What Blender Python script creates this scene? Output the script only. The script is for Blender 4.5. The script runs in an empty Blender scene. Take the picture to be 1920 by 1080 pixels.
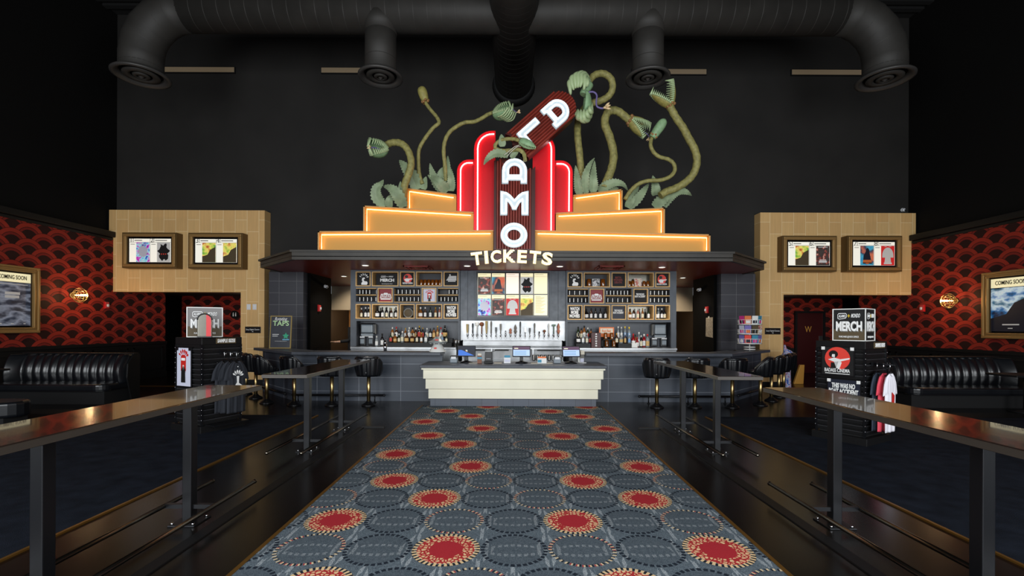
import bpy, bmesh, math, random
from mathutils import Vector, Matrix
random.seed(7)
PI = math.pi
scn = bpy.context.scene
col = scn.collection
EYE = 1.65; F = 870.0; HX = 960.0; HY = 612.0; ROLL = 0.0042
def P(px, py, Y):
    """point of the place at depth Y that lies on the sight line of a photograph pixel"""
    dx, dy = px - HX, py - HY
    c, s = math.cos(ROLL), math.sin(ROLL)
    ux, uy = c * dx + s * dy, -s * dx + c * dy
    return Vector((ux * Y / F, Y, EYE - uy * Y / F))
def lin(v):
    v /= 255.0
    return v / 12.92 if v <= 0.04045 else ((v + 0.055) / 1.055) ** 2.4
def C(r, g, b): return (lin(r), lin(g), lin(b), 1.0)

# ------------------------------------------------------------------ shader expressions
class E:
    def __init__(s, nt, v): s.nt, s.v = nt, v
    def _m(s, op, *a, clamp=False):
        n = s.nt.nodes.new('ShaderNodeMath'); n.operation = op; n.use_clamp = clamp
        for i, x in enumerate((s,) + a):
            x = x.v if isinstance(x, E) else x
            if isinstance(x, (int, float)): n.inputs[i].default_value = x
            else: s.nt.links.new(x, n.inputs[i])
        return E(s.nt, n.outputs[0])
    def __add__(s, o): return s._m('ADD', o)
    def __sub__(s, o): return s._m('SUBTRACT', o)
    def __mul__(s, o): return s._m('MULTIPLY', o)
    def __rsub__(s, o): return s * -1.0 + o
    def __truediv__(s, o): return s._m('DIVIDE', o)
    def mod(s, o): return s._m('FLOORED_MODULO', o)
    def floor(s): return s._m('FLOOR')
    def abs(s): return s._m('ABSOLUTE')
    def sqrt(s): return s._m('SQRT')
    def sin(s): return s._m('SINE')
    def lt(s, o): return s._m('LESS_THAN', o)
    def gt(s, o): return s._m('GREATER_THAN', o)
    def min(s, o): return s._m('MINIMUM', o)
    def max(s, o): return s._m('MAXIMUM', o)
    def atan2(s, o): return s._m('ARCTAN2', o)
    def sel(s, a, b):   # s ? a : b for s in 0..1
        n = s.nt.nodes.new('ShaderNodeMix'); n.data_type = 'FLOAT'
        for k, x in ((0, s), (2, b), (3, a)):
            x = x.v if isinstance(x, E) else x
            if isinstance(x, (int, float)): n.inputs[k].default_value = x
            else: s.nt.links.new(x, n.inputs[k])
        return E(s.nt, n.outputs[0])
def cmix(nt, f, a, b):  # f ? b : a  (colours)
    n = nt.nodes.new('ShaderNodeMix'); n.data_type = 'RGBA'
    for k, x in ((0, f), (6, a), (7, b)):
        x = x.v if isinstance(x, E) else x
        if isinstance(x, (int, float, tuple)): n.inputs[k].default_value = x
        else: nt.links.new(x, n.inputs[k])
    return n.outputs[2]
def coords(nt, kind='Object'):
    t = nt.nodes.new('ShaderNodeTexCoord'); s = nt.nodes.new('ShaderNodeSeparateXYZ')
    nt.links.new(t.outputs[kind], s.inputs[0])
    return [E(nt, s.outputs[i]) for i in range(3)] + [t.outputs[kind]]
def combine(nt, x, y, z=0.0):
    n = nt.nodes.new('ShaderNodeCombineXYZ')
    for i, v in enumerate((x, y, z)):
        v = v.v if isinstance(v, E) else v
        if isinstance(v, (int, float)): n.inputs[i].default_value = v
        else: nt.links.new(v, n.inputs[i])
    return n.outputs[0]
def noise(nt, vec, scale, detail=2.0):
    n = nt.nodes.new('ShaderNodeTexNoise'); n.inputs['Scale'].default_value = scale; n.inputs['Detail'].default_value = detail
    if vec is not None: nt.links.new(vec, n.inputs['Vector'])
    return E(nt, n.outputs[0])
M = {}
def mat(name, color=(.5, .5, .5, 1), rough=.5, metal=0.0, emit=None, es=0.0, spec=.5, var=0.0, vs=8.0, trans=0.0, coat=0.0, bump=0.0, bs=60.0, alpha=1.0, ior=1.45):
    m = bpy.data.materials.new(name); m.use_nodes = True; nt = m.node_tree
    b = nt.nodes['Principled BSDF']
    b.inputs['Base Color'].default_value = color
    b.inputs['Roughness'].default_value = rough
    b.inputs['Metallic'].default_value = metal
    b.inputs['Specular IOR Level'].default_value = spec
    b.inputs['Transmission Weight'].default_value = trans
    b.inputs['Coat Weight'].default_value = coat
    b.inputs['Alpha'].default_value = alpha
    b.inputs['IOR'].default_value = ior
    if emit is not None:
        b.inputs['Emission Color'].default_value = emit; b.inputs['Emission Strength'].default_value = es
    if var or bump:
        x, y, z, vec = coords(nt)
        if var:
            n = noise(nt, vec, vs, 4.0)
            lo = tuple(c * (1 - var) for c in color[:3]) + (1,); hi = tuple(min(1, c * (1 + var)) for c in color[:3]) + (1,)
            f = (n - .3) / .4
            nt.links.new(cmix(nt, f.max(0.0).min(1.0), lo, hi), b.inputs['Base Color'])
        if bump:
            n = noise(nt, vec, bs, 3.0); bp = nt.nodes.new('ShaderNodeBump'); bp.inputs['Strength'].default_value = bump; bp.inputs['Distance'].default_value = .01
            nt.links.new(n.v, bp.inputs['Height']); nt.links.new(bp.outputs[0], b.inputs['Normal'])
    M[name] = m
    return m
def bsdf(m): return m.node_tree, m.node_tree.nodes['Principled BSDF']

# ------------------------------------------------------------------ mesh builder
class MB:
    def __init__(s): s.v, s.f, s.mi, s.sm = [], [], [], []
    def add(s, vs, fs, mi=0, sm=False):
        b = len(s.v); s.v += [Vector(v) for v in vs]
        s.f += [tuple(b + i for i in f) for f in fs]; s.mi += [mi] * len(fs); s.sm += [sm] * len(fs)
        return s
    def box(s, lo, hi, mi=0):
        (a, b, c), (d, e, f) = lo, hi
        return s.add([(a, b, c), (d, b, c), (d, e, c), (a, e, c), (a, b, f), (d, b, f), (d, e, f), (a, e, f)],
                     [(0, 3, 2, 1), (4, 5, 6, 7), (0, 1, 5, 4), (1, 2, 6, 5), (2, 3, 7, 6), (3, 0, 4, 7)], mi)
    def rbox(s, c, size, rz=0.0, mi=0):
        t = MB().box([-x / 2 for x in size], [x / 2 for x in size], mi)
        R = Matrix.Rotation(rz, 3, 'Z')
        return s.add([R @ v + Vector(c) for v in t.v], t.f, mi)
    def obox(s, o, ax, ay, az, mi=0):      # box from a corner and three edge vectors
        o, ax, ay, az = Vector(o), Vector(ax), Vector(ay), Vector(az)
        vs = [o, o + ax, o + ax + ay, o + ay]; vs += [v + az for v in vs]
        return s.add(vs, [(0, 3, 2, 1), (4, 5, 6, 7), (0, 1, 5, 4), (1, 2, 6, 5), (2, 3, 7, 6), (3, 0, 4, 7)], mi)
    def prism(s, poly, z0, z1, mi=0, plane='xy', sm=False):
        n = len(poly)
        def q(p, z): return (p[0], p[1], z) if plane == 'xy' else ((p[0], z, p[1]) if plane == 'xz' else (z, p[0], p[1]))
        vs = [q(p, z0) for p in poly] + [q(p, z1) for p in poly]
        s.add(vs, [tuple(reversed(range(n))), tuple(range(n, 2 * n))], mi, False)
        b = len(s.v) - 2 * n
        for i in range(n):
            j = (i + 1) % n; s.f.append((b + i, b + j, b + n + j, b + n + i)); s.mi.append(mi); s.sm.append(sm)
        return s
    def tube(s, pts, rad, n=10, mi=0, caps=True, sm=True, squash=None):
        pts = [Vector(p) for p in pts]; k = len(pts)
        if not isinstance(rad, (list, tuple)): rad = [rad] * k
        T = [(pts[min(i + 1, k - 1)] - pts[max(i - 1, 0)]).normalized() for i in range(k)]
        u = T[0].orthogonal().normalized(); vs = []
        for i in range(k):
            u = (u - T[i] * u.dot(T[i]))
            u = u.normalized() if u.length > 1e-6 else T[i].orthogonal().normalized()
            w = T[i].cross(u)
            for j in range(n):
                a = 2 * PI * j / n
                vs.append(pts[i] + (u * math.cos(a) + w * math.sin(a)) * rad[i])
        fs = [(i * n + j, i * n + (j + 1) % n, (i + 1) * n + (j + 1) % n, (i + 1) * n + j) for i in range(k - 1) for j in range(n)]
        s.add(vs, fs, mi, sm)
        if caps:
            b = len(s.v) - k * n
            s.f += [tuple(b + j for j in reversed(range(n))), tuple(b + (k - 1) * n + j for j in range(n))]; s.mi += [mi] * 2; s.sm += [False] * 2
        return s
    def cyl(s, p0, p1, r0, r1=None, n=16, mi=0, caps=True): return s.tube([p0, p1], [r0, r0 if r1 is None else r1], n, mi, caps)
    def lathe(s, prof, c=(0, 0, 0), n=20, mi=0, sm=True, R=None):
        vs, k = [], len(prof)
        for r, z in prof:
            for j in range(n):
                a = 2 * PI * j / n; v = Vector((r * math.cos(a), r * math.sin(a), z))
                vs.append((R @ v if R else v) + Vector(c))
        fs = [(i * n + j, i * n + (j + 1) % n, (i + 1) * n + (j + 1) % n, (i + 1) * n + j) for i in range(k - 1) for j in range(n)]
        s.add(vs, fs, mi, sm); b = len(s.v) - k * n
        if prof[0][0] > 1e-5: s.f.append(tuple(b + j for j in reversed(range(n)))); s.mi.append(mi); s.sm.append(False)
        if prof[-1][0] > 1e-5: s.f.append(tuple(b + (k - 1) * n + j for j in range(n))); s.mi.append(mi); s.sm.append(False)
        return s
    def ball(s, c, r, n=14, mi=0, R=None):
        r = r if isinstance(r, (tuple, list)) else (r, r, r); m = n // 2; vs = []
        for i in range(m + 1):
            t = PI * i / m
            for j in range(n):
                a = 2 * PI * j / n; v = Vector((r[0] * math.sin(t) * math.cos(a), r[1] * math.sin(t) * math.sin(a), -r[2] * math.cos(t)))
                vs.append((R @ v if R else v) + Vector(c))
        return s.add(vs, [(i * n + j, i * n + (j + 1) % n, (i + 1) * n + (j + 1) % n, (i + 1) * n + j) for i in range(m) for j in range(n)], mi, True)
    def torus(s, c, R, r, axis='z', n=28, m=8, mi=0, rot=None):
        vs = []
        for i in range(n):
            a = 2 * PI * i / n
            for j in range(m):
                b = 2 * PI * j / m; q = R + r * math.cos(b); h = r * math.sin(b)
                v = {'z': (q * math.cos(a), q * math.sin(a), h), 'y': (q * math.cos(a), h, q * math.sin(a)), 'x': (h, q * math.cos(a), q * math.sin(a))}[axis]
                v = Vector(v); vs.append((rot @ v if rot else v) + Vector(c))
        return s.add(vs, [(i * m + j, ((i + 1) % n) * m + j, ((i + 1) % n) * m + (j + 1) % m, i * m + (j + 1) % m) for i in range(n) for j in range(m)], mi, True)
    def quad(s, a, b, c, d, mi=0): return s.add([a, b, c, d], [(0, 1, 2, 3)], mi)
    def join(s, o, T=None, mi=None):
        b = len(s.v); s.v += [(T @ v if T else v.copy()) for v in o.v]
        s.f += [tuple(b + i for i in f) for f in o.f]; s.mi += o.mi if mi is None else [mi] * len(o.f); s.sm += o.sm
        return s
def smooth_path(pts, k=4):
    pts = [Vector(p) for p in pts]; out = []
    for i in range(len(pts) - 1):
        p0, p1, p2, p3 = pts[max(i - 1, 0)], pts[i], pts[i + 1], pts[min(i + 2, len(pts) - 1)]
        for j in range(k):
            t = j / k
            out.append(.5 * ((2 * p1) + (p2 - p0) * t + (2 * p0 - 5 * p1 + 4 * p2 - p3) * t * t + (3 * p1 - p0 - 3 * p2 + p3) * t ** 3))
    return out + [pts[-1]]
def me_from(mb, name, mats, off=None):
    me = bpy.data.meshes.new(name)
    me.from_pydata([tuple(v - off) if off is not None else tuple(v) for v in mb.v], [], mb.f)
    for m in (mats if isinstance(mats, (list, tuple)) else [mats]): me.materials.append(M[m] if isinstance(m, str) else m)
    me.polygons.foreach_set('material_index', mb.mi); me.polygons.foreach_set('use_smooth', mb.sm)
    bm = bmesh.new(); bm.from_mesh(me); bmesh.ops.recalc_face_normals(bm, faces=bm.faces); bm.to_mesh(me); bm.free()
    return me
def wloc(o):
    v = Vector((0, 0, 0))
    while o is not None: v += Vector(o.location); o = o.parent
    return v
def ob(name, mb, mats, parent=None, world=False, bevel=0.0, seg=2):
    """one mesh object; world=True: mb holds world coordinates although the parent has a place of its own"""
    off = wloc(parent) if (world and parent is not None) else None
    o = bpy.data.objects.new(name, me_from(mb, name, mats, off)); col.objects.link(o)
    if parent is not None: o.parent = parent
    if bevel:
        b = o.modifiers.new('Bevel', 'BEVEL'); b.width = bevel; b.segments = seg; b.limit_method = 'ANGLE'; b.angle_limit = .7
    return o
def tag(o, label, cat, group=None):
    o['label'] = label; o['category'] = cat
    if group: o['group'] = group
    return o
def thing(name, label, cat, loc=(0, 0, 0), rz=0.0, group=None):
    o = bpy.data.objects.new(name, None); o.empty_display_size = .1; col.objects.link(o)
    o.location = loc; o.rotation_euler = (0, 0, rz)
    return tag(o, label, cat, group)
def solo(name, mb, mats, label, cat, group=None, bevel=0.0):
    """a thing that is one mesh, its origin at its base"""
    n = len(mb.v); lo = [min(v[i] for v in mb.v) for i in range(3)]; hi = [max(v[i] for v in mb.v) for i in range(3)]
    off = Vector(((lo[0] + hi[0]) / 2, (lo[1] + hi[1]) / 2, lo[2]))
    o = bpy.data.objects.new(name, me_from(mb, name, mats, off)); col.objects.link(o); o.location = off
    if bevel:
        b = o.modifiers.new('Bevel', 'BEVEL'); b.width = bevel; b.segments = 2; b.limit_method = 'ANGLE'; b.angle_limit = .7
    return tag(o, label, cat, group)
def struct(name, mb, mats, bevel=0.0):
    o = ob(name, mb, mats, bevel=bevel); o['kind'] = 'structure'; return o
def dup(root, loc, rz=None, label=None):
    def cp(o, par):
        c = o.copy(); col.objects.link(c)
        if par is not None: c.parent = par
        for ch in kids.get(o.name, []): cp(ch, c)
        return c
    kids = {}
    def walk(o):
        kids[o.name] = list(o.children)
        for ch in o.children: walk(ch)
    walk(root)
    r = cp(root, None); r.location = loc
    if rz is not None: r.rotation_euler = (0, 0, rz)
    if label: r['label'] = label
    return r
# ------------------------------------------------------------------ lettering
def text_mb(s, size, ext=.002, off=0.0, xs=1.0, align='CENTER', shear=0.0, sp=1.0, line=.9):
    cu = bpy.data.curves.new('t', 'FONT'); cu.body = s; cu.size = size; cu.extrude = ext; cu.offset = off; cu.align_x = align; cu.align_y = 'CENTER'
    cu.shear = shear; cu.space_character = sp; cu.space_line = line; cu.resolution_u = 3
    o = bpy.data.objects.new('t', cu); me = bpy.data.meshes.new_from_object(o)
    mb = MB(); mb.add([(v.co.x * xs, v.co.y, v.co.z) for v in me.vertices], [tuple(p.vertices) for p in me.polygons])
    bpy.data.objects.remove(o); bpy.data.curves.remove(cu); bpy.data.meshes.remove(me)
    return mb
def shape_mb(polys, ext):
    """flat letter shape from outlines (inner outlines become holes), thickness 2*ext"""
    cu = bpy.data.curves.new('s', 'CURVE'); cu.dimensions = '2D'; cu.fill_mode = 'BOTH'; cu.extrude = ext
    for p in polys:
        sp = cu.splines.new('POLY'); sp.points.add(len(p) - 1); sp.use_cyclic_u = True
        for i, (x, y) in enumerate(p): sp.points[i].co = (x, y, 0, 1)
    o = bpy.data.objects.new('s', cu); me = bpy.data.meshes.new_from_object(o)
    mb = MB(); mb.add([v.co[:] for v in me.vertices], [tuple(p.vertices) for p in me.polygons])
    bpy.data.objects.remove(o); bpy.data.curves.remove(cu); bpy.data.meshes.remove(me)
    return mb
def frame_at(origin, right, up):
    """matrix that stands flat xy lettering up: x along right, y along up"""
    r, u = Vector(right).normalized(), Vector(up).normalized(); n = r.cross(u)
    m = Matrix.Identity(4)
    for i in range(3): m[i][0], m[i][1], m[i][2], m[i][3] = r[i], u[i], n[i], origin[i]
    return m
def FY(x, y, z): return frame_at((x, y, z), (1, 0, 0), (0, 0, 1))   # facing the entrance (-y)
def put(mb, T): return MB().join(mb, T)
def arc(cx, cy, r, a0, a1, n=12, ry=None):
    ry = r if ry is None else ry
    return [(cx + r * math.cos(math.radians(a0 + (a1 - a0) * i / n)), cy + ry * math.sin(math.radians(a0 + (a1 - a0) * i / n))) for i in range(n + 1)]
def ordn(i): return ['first', 'second', 'third', 'fourth', 'fifth', 'sixth', 'seventh', 'eighth', 'ninth', 'tenth', 'eleventh', 'twelfth', 'thirteenth', 'fourteenth', 'fifteenth', 'sixteenth', 'seventeenth', 'eighteenth', 'nineteenth', 'twentieth'][i]
LS, RS = 'chalkboard side', 'magazine rack side'

# ------------------------------------------------------------------ materials
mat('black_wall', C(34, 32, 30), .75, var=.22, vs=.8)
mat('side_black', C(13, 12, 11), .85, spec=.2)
mat('ceiling_black', C(20, 20, 20), .85)
mat('duct', C(50, 48, 45), .6, .1, var=.18, vs=2.0)
mat('duct_ring', C(70, 68, 66), .4, .3)
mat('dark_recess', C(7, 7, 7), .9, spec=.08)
mat('rail_metal', C(118, 112, 102), .26, 1.0)
mat('slat_edge', C(52, 52, 55), .35)
mat('brass', C(208, 180, 124), .3, 1.0)
mat('brass_trim', C(150, 110, 50), .4, .8)
mat('gold_frame', C(168, 132, 80), .4, .45)
mat('gold_frame_dark', C(104, 80, 44), .5, .4)
mat('cream', C(238, 234, 212), .45, var=.04, vs=2.5)
mat('stone_top', C(72, 76, 84), .38, var=.12, vs=14)
mat('black_top', C(26, 25, 25), .16, var=.2, vs=20, coat=.3)
mat('table_top', C(40, 30, 26), .17, coat=.5)
mat('table_edge', C(60, 54, 48), .35)
mat('black_steel', C(27, 28, 31), .32, .5)
mat('black_paint', C(19, 19, 20), .45, spec=.35)
mat('black_matte', C(16, 16, 17), .7)
mat('vinyl', C(16, 18, 22), .3, coat=.3, spec=.6)
mat('chrome', C(215, 218, 222), .08, 1.0)
mat('steel', C(180, 182, 184), .32, 1.0)
mat('steel_bright', C(140, 141, 142), .3, 1.0, var=.14, vs=5)
mat('soffit', C(140, 42, 32), .34, spec=.35)
mat('fascia', C(46, 42, 36), .42, var=.3, vs=3)
mat('planks', C(86, 92, 100), .5, var=.25, vs=6)
mat('backbar', C(80, 86, 94), .5, var=.12, vs=6)
mat('backbar_dark', C(44, 46, 52), .5)
mat('oak', C(205, 165, 105), .5, var=.15, vs=14)
mat('mirror_dim', C(84, 82, 76), .2, 1.0)
mat('red_panel', C(214, 12, 26), .35)
mat('gold_panel', C(206, 150, 66), .5)
mat('gold_panel_edge', C(196, 146, 84), .4, .3)
mat('mahogany', C(124, 42, 30), .4, var=.35, vs=3)
mat('mahogany_dark', C(66, 20, 15), .4)
mat('neon_red', C(255, 220, 220), .3, emit=C(255, 190, 190), es=7.0)
mat('neon_gold', C(255, 220, 160), .3, emit=C(255, 196, 110), es=6.0)
mat('letter_white', C(170, 178, 182), .35, emit=C(215, 234, 242), es=.28)
mat('letter_tube', C(255, 255, 255), .3, emit=C(240, 250, 255), es=3.0)
mat('letter_edge', C(200, 205, 208), .4)
mat('marquee_face', C(250, 232, 190), .4, emit=C(255, 222, 150), es=.6)
mat('bulb', C(255, 245, 220), .3, emit=C(255, 238, 195), es=3.0)
mat('plant_stem', C(142, 136, 80), .6, var=.3, vs=16, bump=.6, bs=40)
mat('plant_leaf', C(140, 156, 122), .55, var=.25, vs=5)
mat('plant_green', C(138, 172, 128), .5, var=.2, vs=12)
mat('plant_olive', C(150, 142, 78), .55, var=.25, vs=14)
mat('plant_rust', C(150, 108, 66), .6, var=.3, vs=20)
mat('tooth', C(178, 198, 150), .45)
mat('tongue', C(116, 104, 156), .45)
mat('blossom', C(238, 208, 160), .5)
mat('wire', C(200, 195, 180), .4)
mat('white_paint', C(232, 232, 228), .4)
mat('white_plastic', C(225, 226, 228), .35)
mat('grey_plastic', C(122, 132, 140), .25)
mat('black_plastic', C(18, 18, 20), .3)
mat('red_plastic', C(196, 30, 30), .4)
mat('paper', C(222, 214, 196), .7)
mat('newsprint', C(168, 152, 128), .8, var=.35, vs=18)
mat('letter_ink_white', C(240, 240, 238), .5)
mat('letter_ink_black', C(20, 20, 20), .5)
mat('letter_ink_red', C(196, 36, 32), .5)
mat('red_print', C(232, 70, 58), .5)
mat('dull_red_print', C(140, 58, 52), .6)
mat('maroon_print', C(134, 24, 34), .5)
mat('lilac_print', C(206, 208, 226), .5)
mat('grey_print', C(120, 118, 112), .6)
mat('brown_print', C(84, 70, 46), .6)
mat('grey_board', C(104, 100, 98), .35)
mat('chalkboard', C(58, 62, 70), .35, var=.15, vs=5)
mat('chalk_green', C(190, 225, 170), .6)
mat('chalk_teal', C(60, 170, 130), .6)
mat('chalk_blue', C(110, 180, 215), .6)
mat('cloth_black', C(34, 37, 44), .85, bump=.4, bs=8)
mat('cloth_navy', C(48, 56, 70), .85, bump=.4, bs=8)
mat('cloth_red', C(214, 70, 88), .85, bump=.4, bs=8)
mat('cloth_white', C(232, 230, 238), .85, bump=.4, bs=8)
mat('skin', C(214, 170, 140), .5)
mat('hair', C(40, 28, 20), .6)
mat('downlight', C(255, 250, 240), .3, emit=C(255, 240, 214), es=4.0)
mat('wall_light', C(120, 108, 88), .6, emit=C(150, 128, 100), es=.16)
mat('filament', C(255, 240, 200), .3, emit=C(255, 206, 130), es=16.0)
mat('glass', C(235, 240, 240), .03, trans=.92)
mat('glass_dark', C(60, 58, 58), .05, trans=.5)
mat('amber_glass', C(140, 74, 16), .08, trans=.35)
mat('brown_bottle', C(60, 32, 14), .08, coat=.3)
mat('green_bottle', C(34, 46, 26), .08, coat=.3)
mat('dark_bottle', C(22, 20, 20), .08, coat=.3)
mat('clear_bottle', C(190, 200, 204), .06, trans=.6)
mat('amber_bottle', C(150, 92, 40), .07, trans=.3)
mat('red_bottle', C(150, 24, 30), .07, trans=.2)
mat('rose_bottle', C(214, 140, 120), .07, trans=.3)
mat('label_cream', C(226, 218, 190), .6, var=.25, vs=60)
mat('label_white', C(234, 234, 232), .6, var=.2, vs=60)
mat('label_tan', C(206, 170, 110), .6, var=.3, vs=60)
mat('label_red', C(190, 70, 60), .6, var=.4, vs=60)
mat('label_blue', C(120, 160, 205), .6, var=.4, vs=60)
mat('cap_white', C(226, 226, 222), .4); mat('cap_black', C(20, 20, 20), .4); mat('cap_gold', C(205, 165, 60), .35, .6); mat('cap_red', C(180, 30, 30), .4)
mat('cap_yellow', C(232, 196, 50), .4)
mat('wood_brown', C(120, 68, 38), .4); mat('wood_olive', C(150, 128, 70), .4); mat('wood_grey', C(104, 98, 90), .45); mat('handle_black', C(30, 30, 32), .3); mat('handle_white', C(225, 225, 222), .3); mat('handle_copper', C(176, 110, 84), .35); mat('handle_green', C(70, 96, 76), .4)
mat('screen_cream', C(240, 236, 222), .4, emit=C(246, 244, 232), es=.5)
mat('screen_ink', C(60, 60, 60), .5)
mat('menu_cream', C(240, 232, 190), .5, emit=C(250, 238, 190), es=.6)
mat('menu_pink', C(245, 228, 210), .5, emit=C(252, 232, 214), es=.65)
mat('menu_line', C(150, 146, 100), .6)
mat('screen_black', C(10, 10, 12), .2)
mat('pos_blue', C(40, 90, 170), .3, emit=C(40, 100, 190), es=.7)
mat('pos_page', C(150, 170, 210), .3, emit=C(160, 185, 225), es=.8)
mat('pos_band', C(70, 50, 70), .3, emit=C(96, 62, 88), es=.6)
mat('pos_glow', C(220, 220, 180), .3, emit=C(235, 235, 190), es=.9)
mat('hot_pink', C(220, 60, 140), .5); mat('teal_print', C(60, 140, 170), .5); mat('violet_print', C(120, 110, 180), .5); mat('orange_print', C(226, 120, 60), .5); mat('navy_print', C(30, 34, 50), .5)
mat('corridor_light', C(206, 190, 162), .7); mat('corridor_brown', C(150, 112, 70), .75, var=.35, vs=3)
mat('dark_red_door', C(60, 14, 16), .4)
mat('navy_carpet', C(25, 30, 39), .95, spec=.1, var=.35, vs=5, bump=.5, bs=180)
mat('saucer_grey', C(150, 156, 156), .35, .3)

def brick_mat(name, c1, c2, mortar, bw, rh, axes, offset=.5, ms=.004, rough=.4, ox=0, oy=0, bump=.15, var=.12, coat=0.0):
    m = mat(name, c1, rough, coat=coat); nt, b = bsdf(m)
    ax = coords(nt); u, v = ax[axes[0]], ax[axes[1]]
    br = nt.nodes.new('ShaderNodeTexBrick'); br.offset = offset
    br.inputs['Color1'].default_value = c1; br.inputs['Color2'].default_value = c2; br.inputs['Mortar'].default_value = mortar
    br.inputs['Scale'].default_value = 1.0; br.inputs['Mortar Size'].default_value = ms; br.inputs['Mortar Smooth'].default_value = .1
    br.inputs['Brick Width'].default_value = bw; br.inputs['Row Height'].default_value = rh; br.inputs['Bias'].default_value = 0
    nt.links.new(combine(nt, u + ox, v + oy), br.inputs['Vector'])
    n = noise(nt, combine(nt, u * .25, v * 3.0), 7.0, 3.0)
    f = nt.nodes.new('ShaderNodeMix'); f.data_type = 'RGBA'; f.blend_type = 'MULTIPLY'; f.inputs[0].default_value = 1.0
    k = n * (2 * var) + (1 - var); nt.links.new(br.outputs[0], f.inputs[6]); nt.links.new(combine(nt, k, k, k), f.inputs[7])
    nt.links.new(f.outputs[2], b.inputs['Base Color'])
    return m
brick_mat('beige_tile', C(226, 186, 126), C(216, 174, 116), C(246, 218, 168), .66, .335, (2, 0), oy=.11, ms=.006, rough=.42)
brick_mat('beige_tile_side', C(192, 162, 112), C(184, 152, 104), C(214, 190, 146), .66, .335, (2, 1), ms=.004, rough=.42)
brick_mat('slate_tile', C(66, 72, 82), C(62, 68, 78), C(124, 128, 136), .92, .30, (0, 2), offset=.0, ms=.006, rough=.4, ox=.16, oy=.085)
brick_mat('pier_tile', C(58, 59, 65), C(54, 55, 61), C(112, 112, 114), .47, .315, (0, 2), offset=0.0, ms=.0035, rough=.4, ox=.12)
brick_mat('toe_tile', C(92, 98, 108), C(86, 92, 102), C(60, 62, 66), .32, .4, (0, 2), offset=0.0, ms=.003, rough=.45, oy=.1)
brick_mat('niche_tile', C(66, 70, 78), C(62, 66, 74), C(82, 86, 92), .62, .31, (0, 2), offset=.5, ms=.003, rough=.35)
# ------------------------------------------------------------------ wallpaper, carpet, floor finishes
def wallpaper(name, ua, va):
    m = mat(name, C(130, 30, 22), .7, spec=.25); nt, b = bsdf(m)
    ax = coords(nt); u, v = ax[ua], ax[va] - 1.13
    R, h = .36, .18
    j0 = (v / h).floor()
    def ring(dj):
        j = j0 + dj; off = j.mod(2.0) * R
        x = ((u + off + R).mod(2 * R)) - R
        y = v - j * h
        return (x * x + y * y).sqrt() / R
    dA, dB, dC = ring(-1.0), ring(0.0), ring(1.0)
    inA, inB = dA.lt(1.0), dB.lt(1.0)
    d = inA.sel(dA, inB.sel(dB, dC))
    n = noise(nt, ax[3], 2.2, 3.0)
    red, red2, dark, core = C(150, 46, 33), C(122, 36, 30), C(52, 19, 16), C(44, 20, 18)
    c = cmix(nt, d.lt(.735), red, dark)
    c = cmix(nt, d.lt(.70), c, red2)
    c = cmix(nt, d.lt(.56), c, core)
    c = cmix(nt, d.gt(.975), c, dark)
    k = n * .5 + .75
    f = nt.nodes.new('ShaderNodeMix'); f.data_type = 'RGBA'; f.blend_type = 'MULTIPLY'; f.inputs[0].default_value = 1
    nt.links.new(c, f.inputs[6]); nt.links.new(combine(nt, k, k, k), f.inputs[7]); nt.links.new(f.outputs[2], b.inputs['Base Color'])
wallpaper('wallpaper_side', 1, 2); wallpaper('wallpaper_back', 0, 2)

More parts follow.
